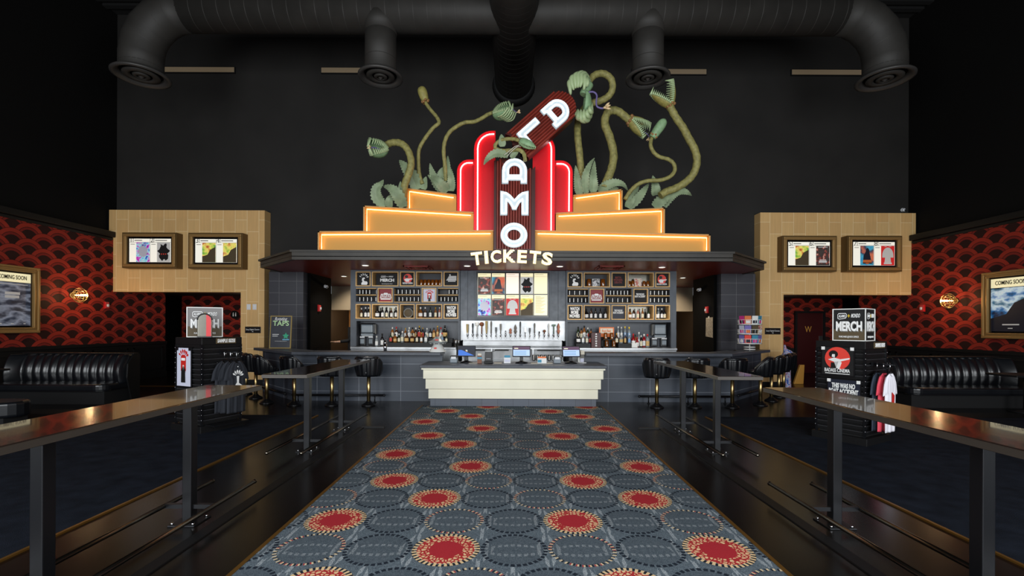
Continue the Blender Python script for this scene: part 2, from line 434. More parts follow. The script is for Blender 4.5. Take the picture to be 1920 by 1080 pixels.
def carpet():
    m = mat('pattern_carpet', C(70, 80, 88), .95, spec=.15); nt, b = bsdf(m)
    x, y, z, vec = coords(nt)
    row = ((y - 3.41) / .505 + .5).floor()
    r4 = row.mod(4.0)
    off = r4.lt(.5).sel(1.522, r4.lt(1.5).sel(.52, r4.lt(2.5).sel(1.27, .76)))
    s = (x - off) / .5
    ci = (s + .5).floor(); c4 = ci.mod(4.0)
    lx = (s - ci) * .5; ly = (y - 3.41) - row * .505
    # tiny wobble of the woven pile
    wob = noise(nt, vec, 60.0, 1.0)
    d = (lx * lx + ly * ly).sqrt() + (wob - .5) * .012
    a = ly.atan2(lx)
    isred, isdash = c4.lt(.5), (c4 - 2.0).abs().lt(.5)
    fine = noise(nt, vec, 220.0, 2.0); mid = noise(nt, vec, 34.0, 2.0)
    base = cmix(nt, ((fine - .36) * 3.6).max(0).min(1), C(62, 74, 84), C(118, 130, 138))
    base = cmix(nt, ((mid - .5) * 4).max(0).min(1) * .35, base, C(52, 60, 68))
    # pale bowed dashes that run through and between the circles
    dash = ((x * 130.0).sin().gt(-.3)) * (fine.gt(.45))
    bow1 = (ly - .06 + lx * lx * 1.2).abs().lt(.016); bow2 = (ly + .09 - lx * lx * .9).abs().lt(.018); bow3 = ((lx.abs() - .25).abs() - (.235 - ly.abs()) * .35).abs().lt(.02)
    base = cmix(nt, bow1.max(bow2).max(bow3) * dash * .9, base, C(168, 176, 180))
    notred = isred * -1.0 + 1.0
    # dark dashed rims
    seg = (a * 34.0).sin()
    rim = (d - .232).abs().lt(.016)
    base = cmix(nt, d.lt(.215) * notred * .35, base, C(56, 64, 72))
    base = cmix(nt, rim * seg.gt(-.55), base, C(34, 42, 52))
    # cream and red dashes on the open rings
    seg2 = (a * 34.0 + 1.2).sin()
    cd = isdash * (d - .235).abs().lt(.014)
    base = cmix(nt, cd * seg2.gt(.45), base, C(216, 196, 160))
    base = cmix(nt, cd * (a * 34.0 + 2.6).sin().gt(.8) * (a * 3.0).sin().gt(-.2), base, C(176, 50, 56))
    # red medallions
    rays = (a * 38.0).sin()
    spk = nt.nodes.new('ShaderNodeTexVoronoi'); spk.inputs['Scale'].default_value = 32.0; nt.links.new(vec, spk.inputs['Vector']); spk.feature = 'DISTANCE_TO_EDGE'
    cell = E(nt, spk.outputs['Distance']).gt(.155)
    base = cmix(nt, isred * d.lt(.248) * rays.gt(-.1), base, C(226, 196, 150))
    base = cmix(nt, isred * (d - .238).abs().lt(.012) * rays.lt(-.1), base, C(30, 34, 42))
    cream = cmix(nt, cell, C(178, 48, 52), C(232, 196, 150))
    base = cmix(nt, isred * d.lt(.212), base, cream)
    base = cmix(nt, isred * d.lt(.125), base, cmix(nt, fine, C(162, 38, 48), C(188, 52, 60)))
    nt.links.new(base, b.inputs['Base Color'])
    bp = nt.nodes.new('ShaderNodeBump'); bp.inputs['Strength'].default_value = .5; bp.inputs['Distance'].default_value = .006
    nt.links.new(fine.v, bp.inputs['Height']); nt.links.new(bp.outputs[0], b.inputs['Normal'])
carpet()
def floor_mat():
    m = mat('dark_floor', C(24, 21, 19), .3, coat=.0, spec=.36); nt, b = bsdf(m)
    x, y, z, vec = coords(nt)
    n = noise(nt, vec, 1.3, 5.0); n2 = n
    c = cmix(nt, ((n - .35) * 3).max(0).min(1), C(12, 11, 10), C(20, 17, 16))
    seam = ((y - 5.75).mod(3.05)).lt(.006)
    c = cmix(nt, seam, c, C(42, 39, 36))
    nt.links.new(c, b.inputs['Base Color'])
    r = n2 * .08 + .2; nt.links.new(r.v, b.inputs['Roughness'])
floor_mat()
# ------------------------------------------------------------------ the room
W, WU, YB, YP = 11.25, 11.43, 13.4, 13.08
ZC = 10.6; SOF, FTOP = 3.08, 3.26
struct('floor', MB().box((-14, -6, -.2), (14, 21, 0)), 'dark_floor')
struct('carpet_runner', MB().box((-1.83, 1.2, 0), (1.83, 9.6, .012)), 'pattern_carpet')
for i, s in enumerate((-1, 1)):
    struct('trim_%d' % (i + 1), MB().box((s * 1.845 - .016, 1.2, 0), (s * 1.845 + .016, 9.62, .016)), 'brass_trim')
    struct('side_carpet_%s' % ('left', 'right')[i], MB().box((min(s * 3.56, s * 11.2), -1, 0), (max(s * 3.56, s * 11.2), 8.5, .010)), 'navy_carpet')
    struct('trim_%d' % (i + 3), MB().box((s * 3.55 - .014, -1, 0), (s * 3.55 + .014, 8.5, .014)), 'brass_trim')
    struct('trim_%d' % (i + 5), MB().box((min(s * 8.9, s * 11.2), 12.46, 0), (max(s * 8.9, s * 11.2), 12.49, .012)), 'brass_trim')
    st = MB().box((s * 2.44 - .05, 2.2, 0), (s * 2.44 + .05, 7.55, .010)).box((min(s * 2.06, s * 2.44), 7.50, 0), (max(s * 2.06, s * 2.44), 7.55, .020))
    struct('floor_strip_%s' % ('left', 'right')[i], st, 'black_paint')
cl = MB().box((-13, -6, ZC), (13, 14, ZC + .2))
for k in range(34): cl.box((-12, 12.9 - k * .3, ZC - .07), (12, 13.05 - k * .3, ZC + .01))
struct('ceiling', cl, 'ceiling_black')
for i, s in enumerate((-1, 1)):
    nm = ('left', 'right')[i]
    def sx(a, b): return (min(s * a, s * b), max(s * a, s * b))
    x0, x1 = sx(W, W + .3)
    struct('wall_' + nm, MB().box((x0, -2, 1.13), (x1, 15.06, 4.04)), 'wallpaper_side')
    x0, x1 = sx(WU, WU + .3)
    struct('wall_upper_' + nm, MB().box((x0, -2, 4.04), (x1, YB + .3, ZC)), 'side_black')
    # black wainscot with raised panels
    x0, x1 = sx(W - .03, W + .3); wb = MB().box((x0, -2, 0), (x1, 15.06, 1.13))
    x0, x1 = sx(W - .06, W - .03); wb.box((x0, -2, 1.05), (x1, 15.06, 1.13)).box((x0, -2, 0), (x1, 15.06, .16))
    x0, x1 = sx(W - .05, W - .03)
    for k in range(12):
        a = 14.9 - k * 1.35; b_ = a - 1.15
        wb.box((x0, b_, .92), (x1, a, .96)).box((x0, b_, .26), (x1, a, .30)).box((x0, b_, .26), (x1, b_ + .04, .96)).box((x0, a - .04, .26), (x1, a, .96))
    struct('wainscot_' + nm, wb, 'black_paint')
    x0, x1 = sx(W - .09, WU); x2, x3 = sx(W - .02, WU)
    struct('cornice_' + nm, MB().box((x0, -2, 4.10), (x1, YP - .02, 4.26)).box((x2, -2, 4.02), (x3, YP - .02, 4.10)), 'black_paint', bevel=.02)
    # beige portal with the screens
    a, b_, c_ = 11.37, 6.985, 7.65
    hx = sx(b_, a); hl = sx(b_, c_)
    struct('portal_header_' + nm, MB().box((hx[0], YP, 2.58), (hx[1], YB + .02, 4.89)), 'beige_tile')
    struct('portal_column_' + nm, MB().box((hl[0], YP, 0), (hl[1], YB + .02, 2.58)), 'beige_tile')
    struct('baseboard_' + nm, MB().box((hl[0] - .012, YP - .015, 0), (hl[1] + .012, YB, .12)), 'black_paint')
    # corridor behind the portal
    x0, x1 = sx(6.3, 11.25)
    cb = MB()
    x2, x3 = sx(9.3, 12.1); cb.box((x2, 17, 0), (x3, 17.2, 2.9))
    struct('wall_corridor_' + nm, cb, 'wallpaper_back')
    struct('wainscot_corridor_' + nm, MB().box((x2, 16.97, 0), (x3, 17.0, .9)), 'black_paint')
    x0, x1 = sx(6.56, 14)
    struct('ceiling_corridor_' + nm, MB().box((x0, YB, 2.72), (x1, 19, 2.8)), 'ceiling_black')
    x0, x1 = sx(6.55, 6.7); struct('wall_corridor_inner_' + nm, MB().box((x0, YB + .02, 0), (x1, 18.9, 2.8)), 'black_paint')
    x0, x1 = sx(6.7, 14); struct('wall_corridor_outer_' + nm, MB().box((x0, 18.8, 0), (x1, 19, 2.8)), 'black_paint'); x0, x1 = sx(13.8, 14); struct('wall_corridor_end_' + nm, MB().box((x0, 15.0, 0), (x1, 18.8, 2.8)), 'black_paint'); x0, x1 = sx(11.55, 14); struct('wall_corridor_turn_' + nm, MB().box((x0, 14.9, 0), (x1, 15.05, 2.8)), 'black_paint')
    # tiled pier and black return beside the bar
    x0, x1 = sx(5.58, 6.50)
    struct('pier_' + nm, MB().box((x0, 12.4, 0), (x1, 12.65, SOF)), 'pier_tile')
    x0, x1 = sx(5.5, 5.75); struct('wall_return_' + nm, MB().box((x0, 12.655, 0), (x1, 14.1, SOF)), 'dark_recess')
    x0, x1 = sx(6.4, 7.0); struct('wall_infill_' + nm, MB().box((x0, YB - .02, 0), (x1, YB + .2, SOF + .3)), 'black_wall')
    # service corridor beside the bar
    x0, x1 = sx(3.2, 6.54)
    struct('bulkhead_' + nm, MB().box((x0, 16.8, 2.22), (x1, 17.0, SOF)), 'corridor_light')
    struct('wall_service_' + nm, MB().box((x0, 18.6, 0), (x1, 18.75, SOF)), 'corridor_brown')
    struct('ceiling_service_' + nm, MB().box((x0, 17.0, 2.9), (x1, 18.7, 3.0)), 'black_matte')
    x2, x3 = sx(5.16, 5.25) if s < 0 else sx(5.34, 5.43)
    struct('partition_' + nm, MB().box((sx(4.97, 5.02)[0], 14.2, 0), (sx(4.97, 5.02)[1], 14.9, 1.61)) if s < 0 else MB().box((4.88, 13.9, 0), (4.93, 14.6, 1.56)), 'black_paint')
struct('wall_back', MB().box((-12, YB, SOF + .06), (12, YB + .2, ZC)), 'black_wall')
struct('wall_bar_back', MB().box((-4.1, 12.45, 0), (4.16, 12.6, SOF)), 'backbar_dark')
# recessed linear lights high on the back wall
for k, (a, b_) in enumerate(((303, 441), (604, 742), (1185, 1323), (1483, 1621))):
    p = P(a, 135, YB); q = P(b_, 135, YB); z = 9.0
    t = thing('wall_light', ['long beige strip light high on the black wall beside the duct elbow, chalkboard side', 'long beige strip light half hidden by a vent, above the tall bud plant', 'beige strip light half hidden by a vent, above the open jawed plant', 'long beige strip light high on the black wall beside the duct elbow, magazine rack side'][k], 'wall light', ((p.x + q.x) / 2, YB, z), group='strip lights high on the back wall')
    w = (q.x - p.x) / 2
    ob('housing', MB().box((-w - .02, -.05, -.09), (w + .02, 0, .09)), 'black_matte', t)
    ob('diffuser', MB().box((-w, -.058, -.07), (w, -.05, .07)), 'wall_light', t)

# ------------------------------------------------------------------ air ducts
DY, DZ = 10.3, 8.6
def rib_tube(path, r, step=.3):
    """spiral duct: a tube with fine raised seams"""
    mb = MB().tube(path, r, 28)
    L = 0
    for i in range(len(path) - 1):
        a, b_ = Vector(path[i]), Vector(path[i + 1]); seg = (b_ - a).length; d = (b_ - a).normalized(); t = step - (L % step)
        while t < seg:
            p = a + d * t; mb.tube([p - d * .008, p + d * .008], r + .0015, 28, caps=False); t += step
        L += seg
    return mb
t = thing('air_duct', 'large black cross duct with drops hanging below the dark ceiling', 'duct', (0, DY, DZ))
el = []
for s in (-1, 1):
    pts = [Vector((s * 1.0, DY, DZ)), Vector((s * 7.25, DY, DZ))]
    pts += [Vector((s * (7.25 + 1.0 * math.sin(a)), DY, DZ - 1.0 * (1 - math.cos(a)))) for a in [PI / 2 * k / 5 for k in range(1, 6)]]
    pts += [Vector((s * 8.25, DY, 7.26))]
    el.append(pts)
ob('cross_pipe', rib_tube([Vector((-7.25, DY, DZ)), Vector((7.25, DY, DZ))], .415), 'duct', t, True)
for s, pts in zip((-1, 1), el): ob('elbow', rib_tube(pts[1:], .415), 'duct', t, True)
for x in (-2.94, 2.99): ob('drop_pipe', rib_tube([Vector((x, DY, DZ - .15)), Vector((x, DY, 7.262))], .34).join(MB().tube([Vector((x, DY, DZ - .05)), Vector((x, DY, DZ - .48))], [.405, .34], 28)), 'duct', t, True)
ob('trunk_pipe', rib_tube([Vector((0.02, 4.0, DZ)), Vector((0.02, YB - .02, DZ))], .525, .2), 'duct', t, True)
ob('wall_collar', MB().tube([Vector((0.02, YB - .25, DZ)), Vector((0.02, YB - .005, DZ))], [.56, .62], 28), 'black_matte', t, True)
for s in (-1, 1):
    for x in (2.2, 5.6): ob('hanger_rod', MB().cyl((s * x, DY, DZ + .4), (s * x, DY, ZC), .012), 'black_matte', t, True)
for k, (x, R) in enumerate(((-8.25, .555), (-2.94, .485), (2.99, .485), (8.25, .555))):
    d = thing('air_diffuser', 'round black ceiling diffuser ' + ['on the drop beyond the chalkboard', 'above the plant with the tall closed bud', 'beside the open jawed plant reaching up', 'on the drop beyond the magazine rack'][k], 'vent', (x, DY, 7.15), group='round diffusers under the duct')
    k2 = R / .555
    ob('rim', MB().lathe([(.43 * k2, .1), (.5 * k2, .08), (.555 * k2, .03), (.55 * k2, .0), (.5 * k2, -.012), (.44 * k2, .02), (.40 * k2, .06), (.40 * k2, .1)], n=36), 'duct_ring', d)
    ob('vent_throat', MB().lathe([(.40 * k2, .09), (.2 * k2, .095), (0.0, .1)], n=36), 'dark_recess', d)
    ob('ring', MB().lathe([(.35 * k2, .045), (.345 * k2, .02), (.25 * k2, .0), (.2 * k2, .03), (.2 * k2, .04), (.26 * k2, .02), (.35 * k2, .045)], n=36), 'duct', d)
    ob('ring', MB().lathe([(.165 * k2, .04), (.16 * k2, .01), (.09 * k2, -.01), (.08 * k2, .02), (.165 * k2, .04)], n=30), 'duct', d)
    ob('cone', MB().lathe([(.075 * k2, .02), (.05 * k2, -.0), (0.0, -.035)], n=20), 'duct_ring', d)
# ------------------------------------------------------------------ canopy over the bar
CF = 9.95
plan = [(-4.73, CF), (4.73, CF), (6.2, CF + 1.47), (6.2, YB), (-6.2, YB), (-6.2, CF + 1.47)]
inner = [(-4.70, CF + .06), (4.70, CF + .06), (6.14, CF + 1.50), (6.14, YB), (-6.14, YB), (-6.14, CF + 1.50)]
def soff():
    mb = MB().prism(inner, SOF, SOF + .05)
    for s in (-1, 1): mb.box((min(s * 3.9, s * 6.54), YB, SOF), (max(s * 3.9, s * 6.54), 17, SOF + .05))
    return mb
struct('ceiling_canopy', soff(), 'soffit')
def fas():
    mb = MB().prism(plan, SOF + .05, FTOP)
    lip = [(-4.76, CF - .03), (4.76, CF - .03), (6.25, CF + 1.46), (6.25, CF + 1.6), (-6.25, CF + 1.6), (-6.25, CF + 1.46)]
    mb.prism(lip, FTOP - .035, FTOP + .01); mb.prism(lip, SOF - .012, SOF + .02) if False else None
    for a, b in (((-4.73, CF), (4.73, CF)), ((4.73, CF), (6.2, CF + 1.47)), ((-6.2, CF + 1.47), (-4.73, CF)), ((6.2, CF + 1.47), (6.2, YB)), ((-6.2, YB), (-6.2, CF + 1.47))):
        d = (Vector((b[0], b[1], 0)) - Vector((a[0], a[1], 0))); n = Vector((d.y, -d.x, 0)).normalized()
        mb.obox((a[0], a[1], SOF - .015), d, n * -.06, (0, 0, .08))
    return mb
struct('trim_canopy', fas(), 'fascia')
# recessed lights and dark red air grilles in the canopy ceiling
DL = [(685, 497), (876, 498), (1049.6, 499), (1241, 500.5), (645, 517.5), (1280, 520.5)]
dl_lab = ['over the paper towel dispenser and square shirt frames', 'beneath the first letters of the ticket sign', 'beneath the last letter of the ticket sign', 'over the shelf end beside the magazine rack', 'at the service passage mouth on the chalkboard side', 'at the service passage mouth on the magazine rack side']
for (px, py), lab in zip(DL, dl_lab):
    z = SOF; q = P(px, py, 1.0); Y = (z - EYE) / (q.z - EYE); X = q.x * Y
    t = thing('downlight', 'small round recessed light ' + lab, 'ceiling light', (X, Y, z - .012), group='recessed lights in the canopy ceiling')
    ob('trim_ring', MB().torus((0, 0, .004), .08, .01), 'white_paint', t)
    ob('lens', MB().lathe([(0, .0), (.07, .0), (.07, .008), (0, .008)], n=20), 'downlight', t)
    l = bpy.data.lights.new('downlight_lamp', 'SPOT'); l.energy = 95; l.color = (1, .9, .76); l.spot_size = 2.2; l.spot_blend = .8; l.shadow_soft_size = .09
    lo = bpy.data.objects.new('downlight_lamp', l); lo.location = (X, Y, z - .03); col.objects.link(lo)
for k, px in enumerate((785, 1142)):
    q = P(px, 501.5, 1.0); Y = (SOF - EYE) / (q.z - EYE)
    t = thing('air_vent', 'square dark red ceiling grille ' + ('above the shirt frames, chalkboard side' if k == 0 else 'above the shelves, magazine rack side'), 'vent', (q.x * Y, Y, SOF - .02), group='dark red ceiling grilles')
    fr = MB()
    for a in (.16, .24, .31): fr.box((-a, -a, 0), (a, -a + .03, .02)).box((-a, a - .03, 0), (a, a, .02)).box((-a, -a, 0), (-a + .03, a, .02)).box((a - .03, -a, 0), (a, a, .02))
    ob('frame', fr, 'soffit', t); ob('louvre', MB().box((-.1, -.1, .004), (.1, .1, .02)), 'mahogany_dark', t)

# ------------------------------------------------------------------ the neon sign
def pw(px, py, Y): p = P(px, py, Y); return (p.x, p.z)
def neon(path, Y, r=.0105): return MB().tube([(x, Y, z) for x, z in path], r, 8)
tiers = [  # outer x, inner x, outer top y, inner top y, bottom y, depth
    ('lowest', 597, 925, 434, 432, 478, 10.10, .15), ('middle', 682, 888, 386, 398, 440, 10.30, .18), ('topmost', 762, 855.5, 353, 365, 400, 10.52, .2),
    ('lowest', 1331, 1003, 440, 432, 478, 10.10, .15), ('middle', 1246, 1042.5, 390, 399.5, 440, 10.30, .18), ('topmost', 1167, 1075, 355, 366, 400, 10.52, .2)]
for k, (nm, xo, xi, yo, yi, yb, Y, dp) in enumerate(tiers):
    o = pw(xo, yo, Y); i = pw(xi, yi, Y); s = 1 if xi > xo else -1
    zb = FTOP + .01
    side = 'beneath the plant with the tall closed bud' if k < 3 else 'beneath the plant with open jaws'
    t = thing('sign_step', '%s gold neon step of the sign, %s' % (nm, side), 'sign', ((o[0] + i[0]) / 2, Y, zb), group='gold neon steps of the sign')
    ob('box', MB().prism([(o[0], zb), (i[0], zb), i, o], Y + .03, Y + dp, plane='xz'), 'gold_panel', t, True)
    e = .05
    tr = MB().prism([o, i, (i[0], i[1] - e * .55), (o[0], o[1] - e * .55)], Y - .03, Y + .03, plane='xz')
    tr.prism([o, (o[0] + s * e * .7, o[1]), (o[0] + s * e * .7, zb), (o[0], zb)], Y - .03, Y + .03, plane='xz')
    ob('edge_trim', tr, 'gold_panel_edge', t, True)
    m = .075
    pth = [(i[0] - s * .06, i[1] - m), (o[0] + s * m, o[1] - m - (o[1] - i[1]) * .02), (o[0] + s * m, zb + .05 if nm == 'lowest' else P(0, yb - 9, Y).z)]
    ob('neon_tube', neon(pth, Y - .012), 'neon_gold', t, True)
    cl = MB()
    for f in (.02, .45, .97): x = pth[0][0] + (pth[1][0] - pth[0][0]) * f; z = pth[0][1] + (pth[1][1] - pth[0][1]) * f; cl.cyl((x, Y - .012, z), (x, Y + .03, z), .008)
    ob('tube_clip', cl, 'black_plastic', t, True)
fins = [('tall', 889, 929, 245, 10.30, 34), ('short', 857, 889, 299, 10.52, 22), ('tall', 1041, 999, 247, 10.30, 34), ('short', 1074, 1041, 301, 10.52, 22)]
for k, (nm, xo, xi, yt, Y, rr) in enumerate(fins):
    o, i = pw(xo, yt, Y), pw(xi, yt, Y); s = 1 if i[0] > o[0] else -1; R = rr * Y / F; zb = FTOP + .01
    def outline(ins):
        c = (o[0] + s * R, o[1] - R); r = R - ins
        top = [(c[0] - s * r * math.cos(a), c[1] + r * math.sin(a)) for a in [PI / 2 * j / 8 for j in range(9)]]
        return top
    t = thing('sign_fin', '%s red neon sign fin, %s' % (nm, 'beside the plant with the tall closed bud' if k < 2 else 'beneath the tilted broken sign piece'), 'sign', ((o[0] + i[0]) / 2, Y, zb), group='red neon fins of the sign')
    tp = outline(0)
    ob('panel', MB().prism([(o[0], zb)] + tp + [(i[0], o[1]), (i[0], zb)], Y, Y + .12, plane='xz'), 'red_panel', t, True)
    tn = outline(.085)
    zn = P(0, 428 if nm == 'tall' else 392, Y).z
    ob('neon_tube', neon([(o[0] + s * .085, zn)] + tn + [(i[0] - s * .03, o[1] - .085)], Y - .03, .0125), 'neon_red', t, True)
    cl = MB()
    for z in (zn + .03, o[1] - R): cl.cyl((o[0] + s * .085, Y - .03, z), (o[0] + s * .085, Y, z), .01)
    ob('tube_clip', cl, 'red_panel', t, True)
# letters: unit outlines, height 1, origin at the centre
def L_A():
    out = [(-.5, -.5), (-.5, .02)] + [(.5 * math.cos(math.radians(a)), .02 + .48 * math.sin(math.radians(a))) for a in range(180, -1, -15)] + [(.5, -.5), (.24, -.5), (.24, -.37), (-.24, -.37), (-.24, -.5)]
    hole = [(-.21, -.15), (-.21, .03)] + [(.21 * math.cos(math.radians(a)), .03 + .18 * math.sin(math.radians(a))) for a in range(165, 0, -15)] + [(.21, .03), (.21, -.15)]
    return [out, hole]
def L_M():
    rgt = [(.04, .14), (.16, .33), (.32, .44), (.55, .48), (.58, .5), (.58, -.5), (.29, -.5), (.29, .06), (.21, -.02), (.12, -.18), (.09, -.28)]
    return [[(-x, y) for x, y in reversed(rgt)] + rgt[0:0] + rgt if False else [(-.09, -.28), (-.12, -.18), (-.21, -.02), (-.29, .06), (-.29, -.5), (-.58, -.5), (-.58, .5), (-.32, .44), (-.16, .33), (0, .15), (.16, .33), (.32, .44), (.58, .5), (.58, -.5), (.29, -.5), (.29, .06), (.21, -.02), (.12, -.18), (.09, -.28)]]
def L_O(): return [[(.54 * math.cos(a), .5 * math.sin(a)) for a in [2 * PI * i / 32 for i in range(32)]], [(.265 * math.cos(a), .22 * math.sin(a)) for a in [2 * PI * i / 24 for i in range(24)]]]
def L_L(): return [[(-.30, -.5), (-.30, .5), (-.01, .5), (-.01, -.24), (.36, -.24), (.36, -.5)]]
def sc(polys, k): return [[(x * k, y * k) for x, y in p] for p in polys]
def inset(polys, d):
    """line that runs just inside the outer outline of a letter"""
    p = polys; res = []
    for i, poly in enumerate(p):
        n = len(poly); A = sum(poly[j][0] * poly[(j + 1) % n][1] - poly[(j + 1) % n][0] * poly[j][1] for j in range(n)); sg = (1 if A > 0 else -1) * (1 if i == 0 else -1)
        q = []
        for j in range(n):
            a, b, c = Vector(poly[j - 1]), Vector(poly[j]), Vector(poly[(j + 1) % n])
            d1, d2 = (b - a).normalized(), (c - b).normalized(); n1, n2 = Vector((-d1.y, d1.x)), Vector((-d2.y, d2.x)); m = (n1 + n2)
            m = m.normalized() if m.length > 1e-4 else n1; f = min(2.0, 1 / max(.4, m.dot(n1)))
            q.append(b + m * d * f * sg)
        res.append(q)
    return res
def add_letter(par, name, polys, T, h):
    ob(name, put(shape_mb(sc(polys, h), .02), T), 'letter_white', par, True)
    tb = MB()
    for q in inset(sc(polys, h), .028):
        tb.join(MB().tube([(a.x, a.y, .034) for a in q] + [(q[0].x, q[0].y, .034)], .011, 6), T)
    ch = ob('neon_tube', tb, 'letter_tube', None); ch.parent = [o for o in par.children if o.name.split('.')[0] == name][-1]
    off = wloc(par); ch.data.transform(Matrix.Translation(-off))
    rim = MB().join(shape_mb(sc(polys, h * 1.03), .006), T @ Matrix.Translation((0, 0, -.026)))
    ob('backing', rim, 'letter_edge', par, True)
YPY = 9.98
x0, z0 = pw(925.5, 478, YPY); x1, z1 = pw(1004, 297, YPY); zt = pw(960, 298, YPY)[1]
t = thing('marquee_pylon', 'dark red fluted sign column with glowing white letters AMO', 'sign', ((x0 + x1) / 2, YPY, z0))
t.location = ((x0 + x1) / 2, YPY + .05, FTOP + .02)
zb = FTOP + .02
jag = [(x0, zb), (x1, zb), (x1, zt - .14), (x1 - .1, zt - .24), (x1 - .22, zt - .16), (x1 - .38, zt - .06), (x1 - .5, zt - .06), (x1 - .68, zt + .04), (x1 - .8, zt - .03), (x0, zt - .02)]
ob('cabinet', MB().prism(jag, YPY + .04, YPY + .28, plane='xz'), 'mahogany_dark', t, True)
fl = MB(); xa, xb = pw(932, 0, YPY)[0], pw(998, 0, YPY)[0]; nf = 13
for i in range(nf):
    a = xa + (xb - xa) * i / nf; w = (xb - xa) / nf
    fl.prism([(a, YPY + .045), (a + w * .3, YPY + .0), (a + w * .7, YPY + .0), (a + w, YPY + .045)], zb, zt - .04 + .05 * math.sin(i * 2.1) - (.16 if i > 8 else 0), plane='xy')
ob('fluted_face', fl, 'mahogany', t, True)
lf = MB(); zf = pw(960, 482, YPY)[1]
lf.box((x0 + .02, YPY - .035, SOF + .02), (x1 - .02, YPY + .0, zb + .03)); ob('foot_plate', lf, 'mahogany_dark', t, True)
for nm, polys, cx, cy, hp in (('letter_a', L_A(), 964.7, 320.5, 46.5), ('letter_m', L_M(), 964.5, 380.5, 45), ('letter_o', L_O(), 963.7, 440.8, 46)):
    p = P(cx, cy, YPY - .03); add_letter(t, nm, polys, FY(p.x, p.y, p.z), hp * YPY / F)
# broken, tilted top piece
YT = 9.86; b0 = P(969, 272, YT); b1 = P(1073, 180, YT)
ax = (b1 - b0); ax.y = 0; LEN = ax.length; ax.normalize(); rt = Vector((ax.z, 0, -ax.x))
T0 = frame_at(b0, rt, ax); w2 = 31 * YT / F
t = thing('broken_marquee', 'broken off tilted top of the sign column with glowing letters A and L', 'sign', tuple(b0))
arcp = [(w2 * math.cos(math.radians(a)), LEN - w2 + w2 * math.sin(math.radians(a))) for a in range(0, 181, 15)]
ol = [(w2, .03)] + arcp + [(-w2, -.02), (-w2 * .6, .05), (-w2 * .2, -.06), (w2 * .3, .06), (w2 * .7, -.05)]
cab = MB().prism([(x, y) for x, y in ol], -.27, -.03, plane='xy')
ob('cabinet', put(cab, T0), 'mahogany_dark', t, True)
fl = MB(); nf = 12
for i in range(nf):
    a = -w2 + 2 * w2 * i / nf; w = 2 * w2 / nf; xm = a + w / 2; top = LEN - w2 + math.sqrt(max(0, w2 * w2 - xm * xm)) - .015
    fl.prism([(a, -.035), (a + w, -.035), (a + w * .7, .0), (a + w * .3, .0)], .02 + .05 * math.sin(i * 1.7), top, plane='xy')
    # prism extrudes along local z: turn so that it runs along the axis
fl2 = MB().add([(v.x, v.z, v.y) for v in fl.v], fl.f)
ob('fluted_face', put(fl2, T0), 'mahogany', t, True)
k = YT / F
add_letter(t, 'letter_a', L_A(), T0 @ Matrix.Translation((4 * k, 97 * k, .03)), 45 * k)
add_letter(t, 'letter_l', L_L(), T0 @ Matrix.Translation((-1 * k, 36 * k, .03)), 47 * k)
br = MB()
for sx_, dy in ((-.1, .0), (.16, .06)): p = b0 + rt * sx_; br.cyl(p + Vector((0, .16, 0)), P(966 + sx_ * 60, 305, YT + .22), .025)
ob('steel_strut', br, 'black_steel', t, True)
# TICKETS
t = thing('ticket_sign', 'arched cream bulb letters spelling TICKETS on the canopy edge', 'sign', (P(959, 490, 9.86).x, 9.86, P(959, 497, 9.86).z))
for ch, px, py, rot in zip('TICKETS', (894.5, 912, 930, 955, 979, 1003, 1026), (485, 482.6, 481.4, 480.4, 481.4, 482.8, 485.4), (7.5, 5, 3, 0, -2.5, -5, -7.5)):
    p = P(px, py, 9.86); hh = 24 * 9.86 / F
    T = FY(p.x, p.y, p.z) @ Matrix.Rotation(math.radians(rot), 4, 'Z')
    g = text_mb(ch, 1.0, .0, .035)
    ys = [v.y for v in g.v]; xs_ = [v.x for v in g.v]; kk = hh / (max(ys) - min(ys)); cy = (max(ys) + min(ys)) / 2; cx = (max(xs_) + min(xs_)) / 2
    ww = {'T': 21, 'I': 7, 'C': 20, 'K': 23, 'E': 18, 'S': 20}[ch] * 9.86 / F / (max(xs_) - min(xs_))
    g3 = text_mb(ch, 1.0, .03 / kk, .035)
    body = MB().add([((v.x - cx) * ww, (v.y - cy) * kk, v.z * kk) for v in g3.v], g3.f)
    lo = ob('letter', put(body, T), 'marquee_face', t, True)
    bl = MB()
    strokes = {'T': [((-.42, .42), (.42, .42)), ((0, .42), (0, -.42))], 'I': [((0, .42), (0, -.42))], 'K': [((-.34, .42), (-.34, -.42)), ((-.2, -.02), (.36, .42)), ((-.08, .06), (.38, -.42))], 'E': [((-.34, .42), (-.34, -.42)), ((-.2, .42), (.38, .42)), ((-.2, 0), (.3, 0)), ((-.2, -.42), (.38, -.42))]}
    if ch in strokes:
        pts = []
        for a, b in strokes[ch]:
            n = max(2, int((Vector(b) - Vector(a)).length / .17)); pts += [Vector(a).lerp(Vector(b), i / n) for i in range(n + 1)]
    elif ch == 'C': pts = [Vector((.4 * math.cos(math.radians(a)), .42 * math.sin(math.radians(a)))) for a in range(45, 320, 27)]
    else: pts = [Vector(q) for q in ((.36, .26), (.22, .4), (0, .43), (-.24, .38), (-.36, .22), (-.22, .07), (0, 0), (.24, -.08), (.37, -.22), (.24, -.38), (0, -.43), (-.22, -.4), (-.38, -.26))]
    for q in pts:
        w_ = {'T': 21, 'I': 7, 'C': 20, 'K': 23, 'E': 18, 'S': 20}[ch] * 9.86 / F
        bl.join(MB().ball((q.x * w_, q.y * hh, .032), .014, 8), T)
    c = ob('bulb', bl, 'bulb', None); c.parent = lo; c.data.transform(Matrix.Translation(-wloc(lo)))
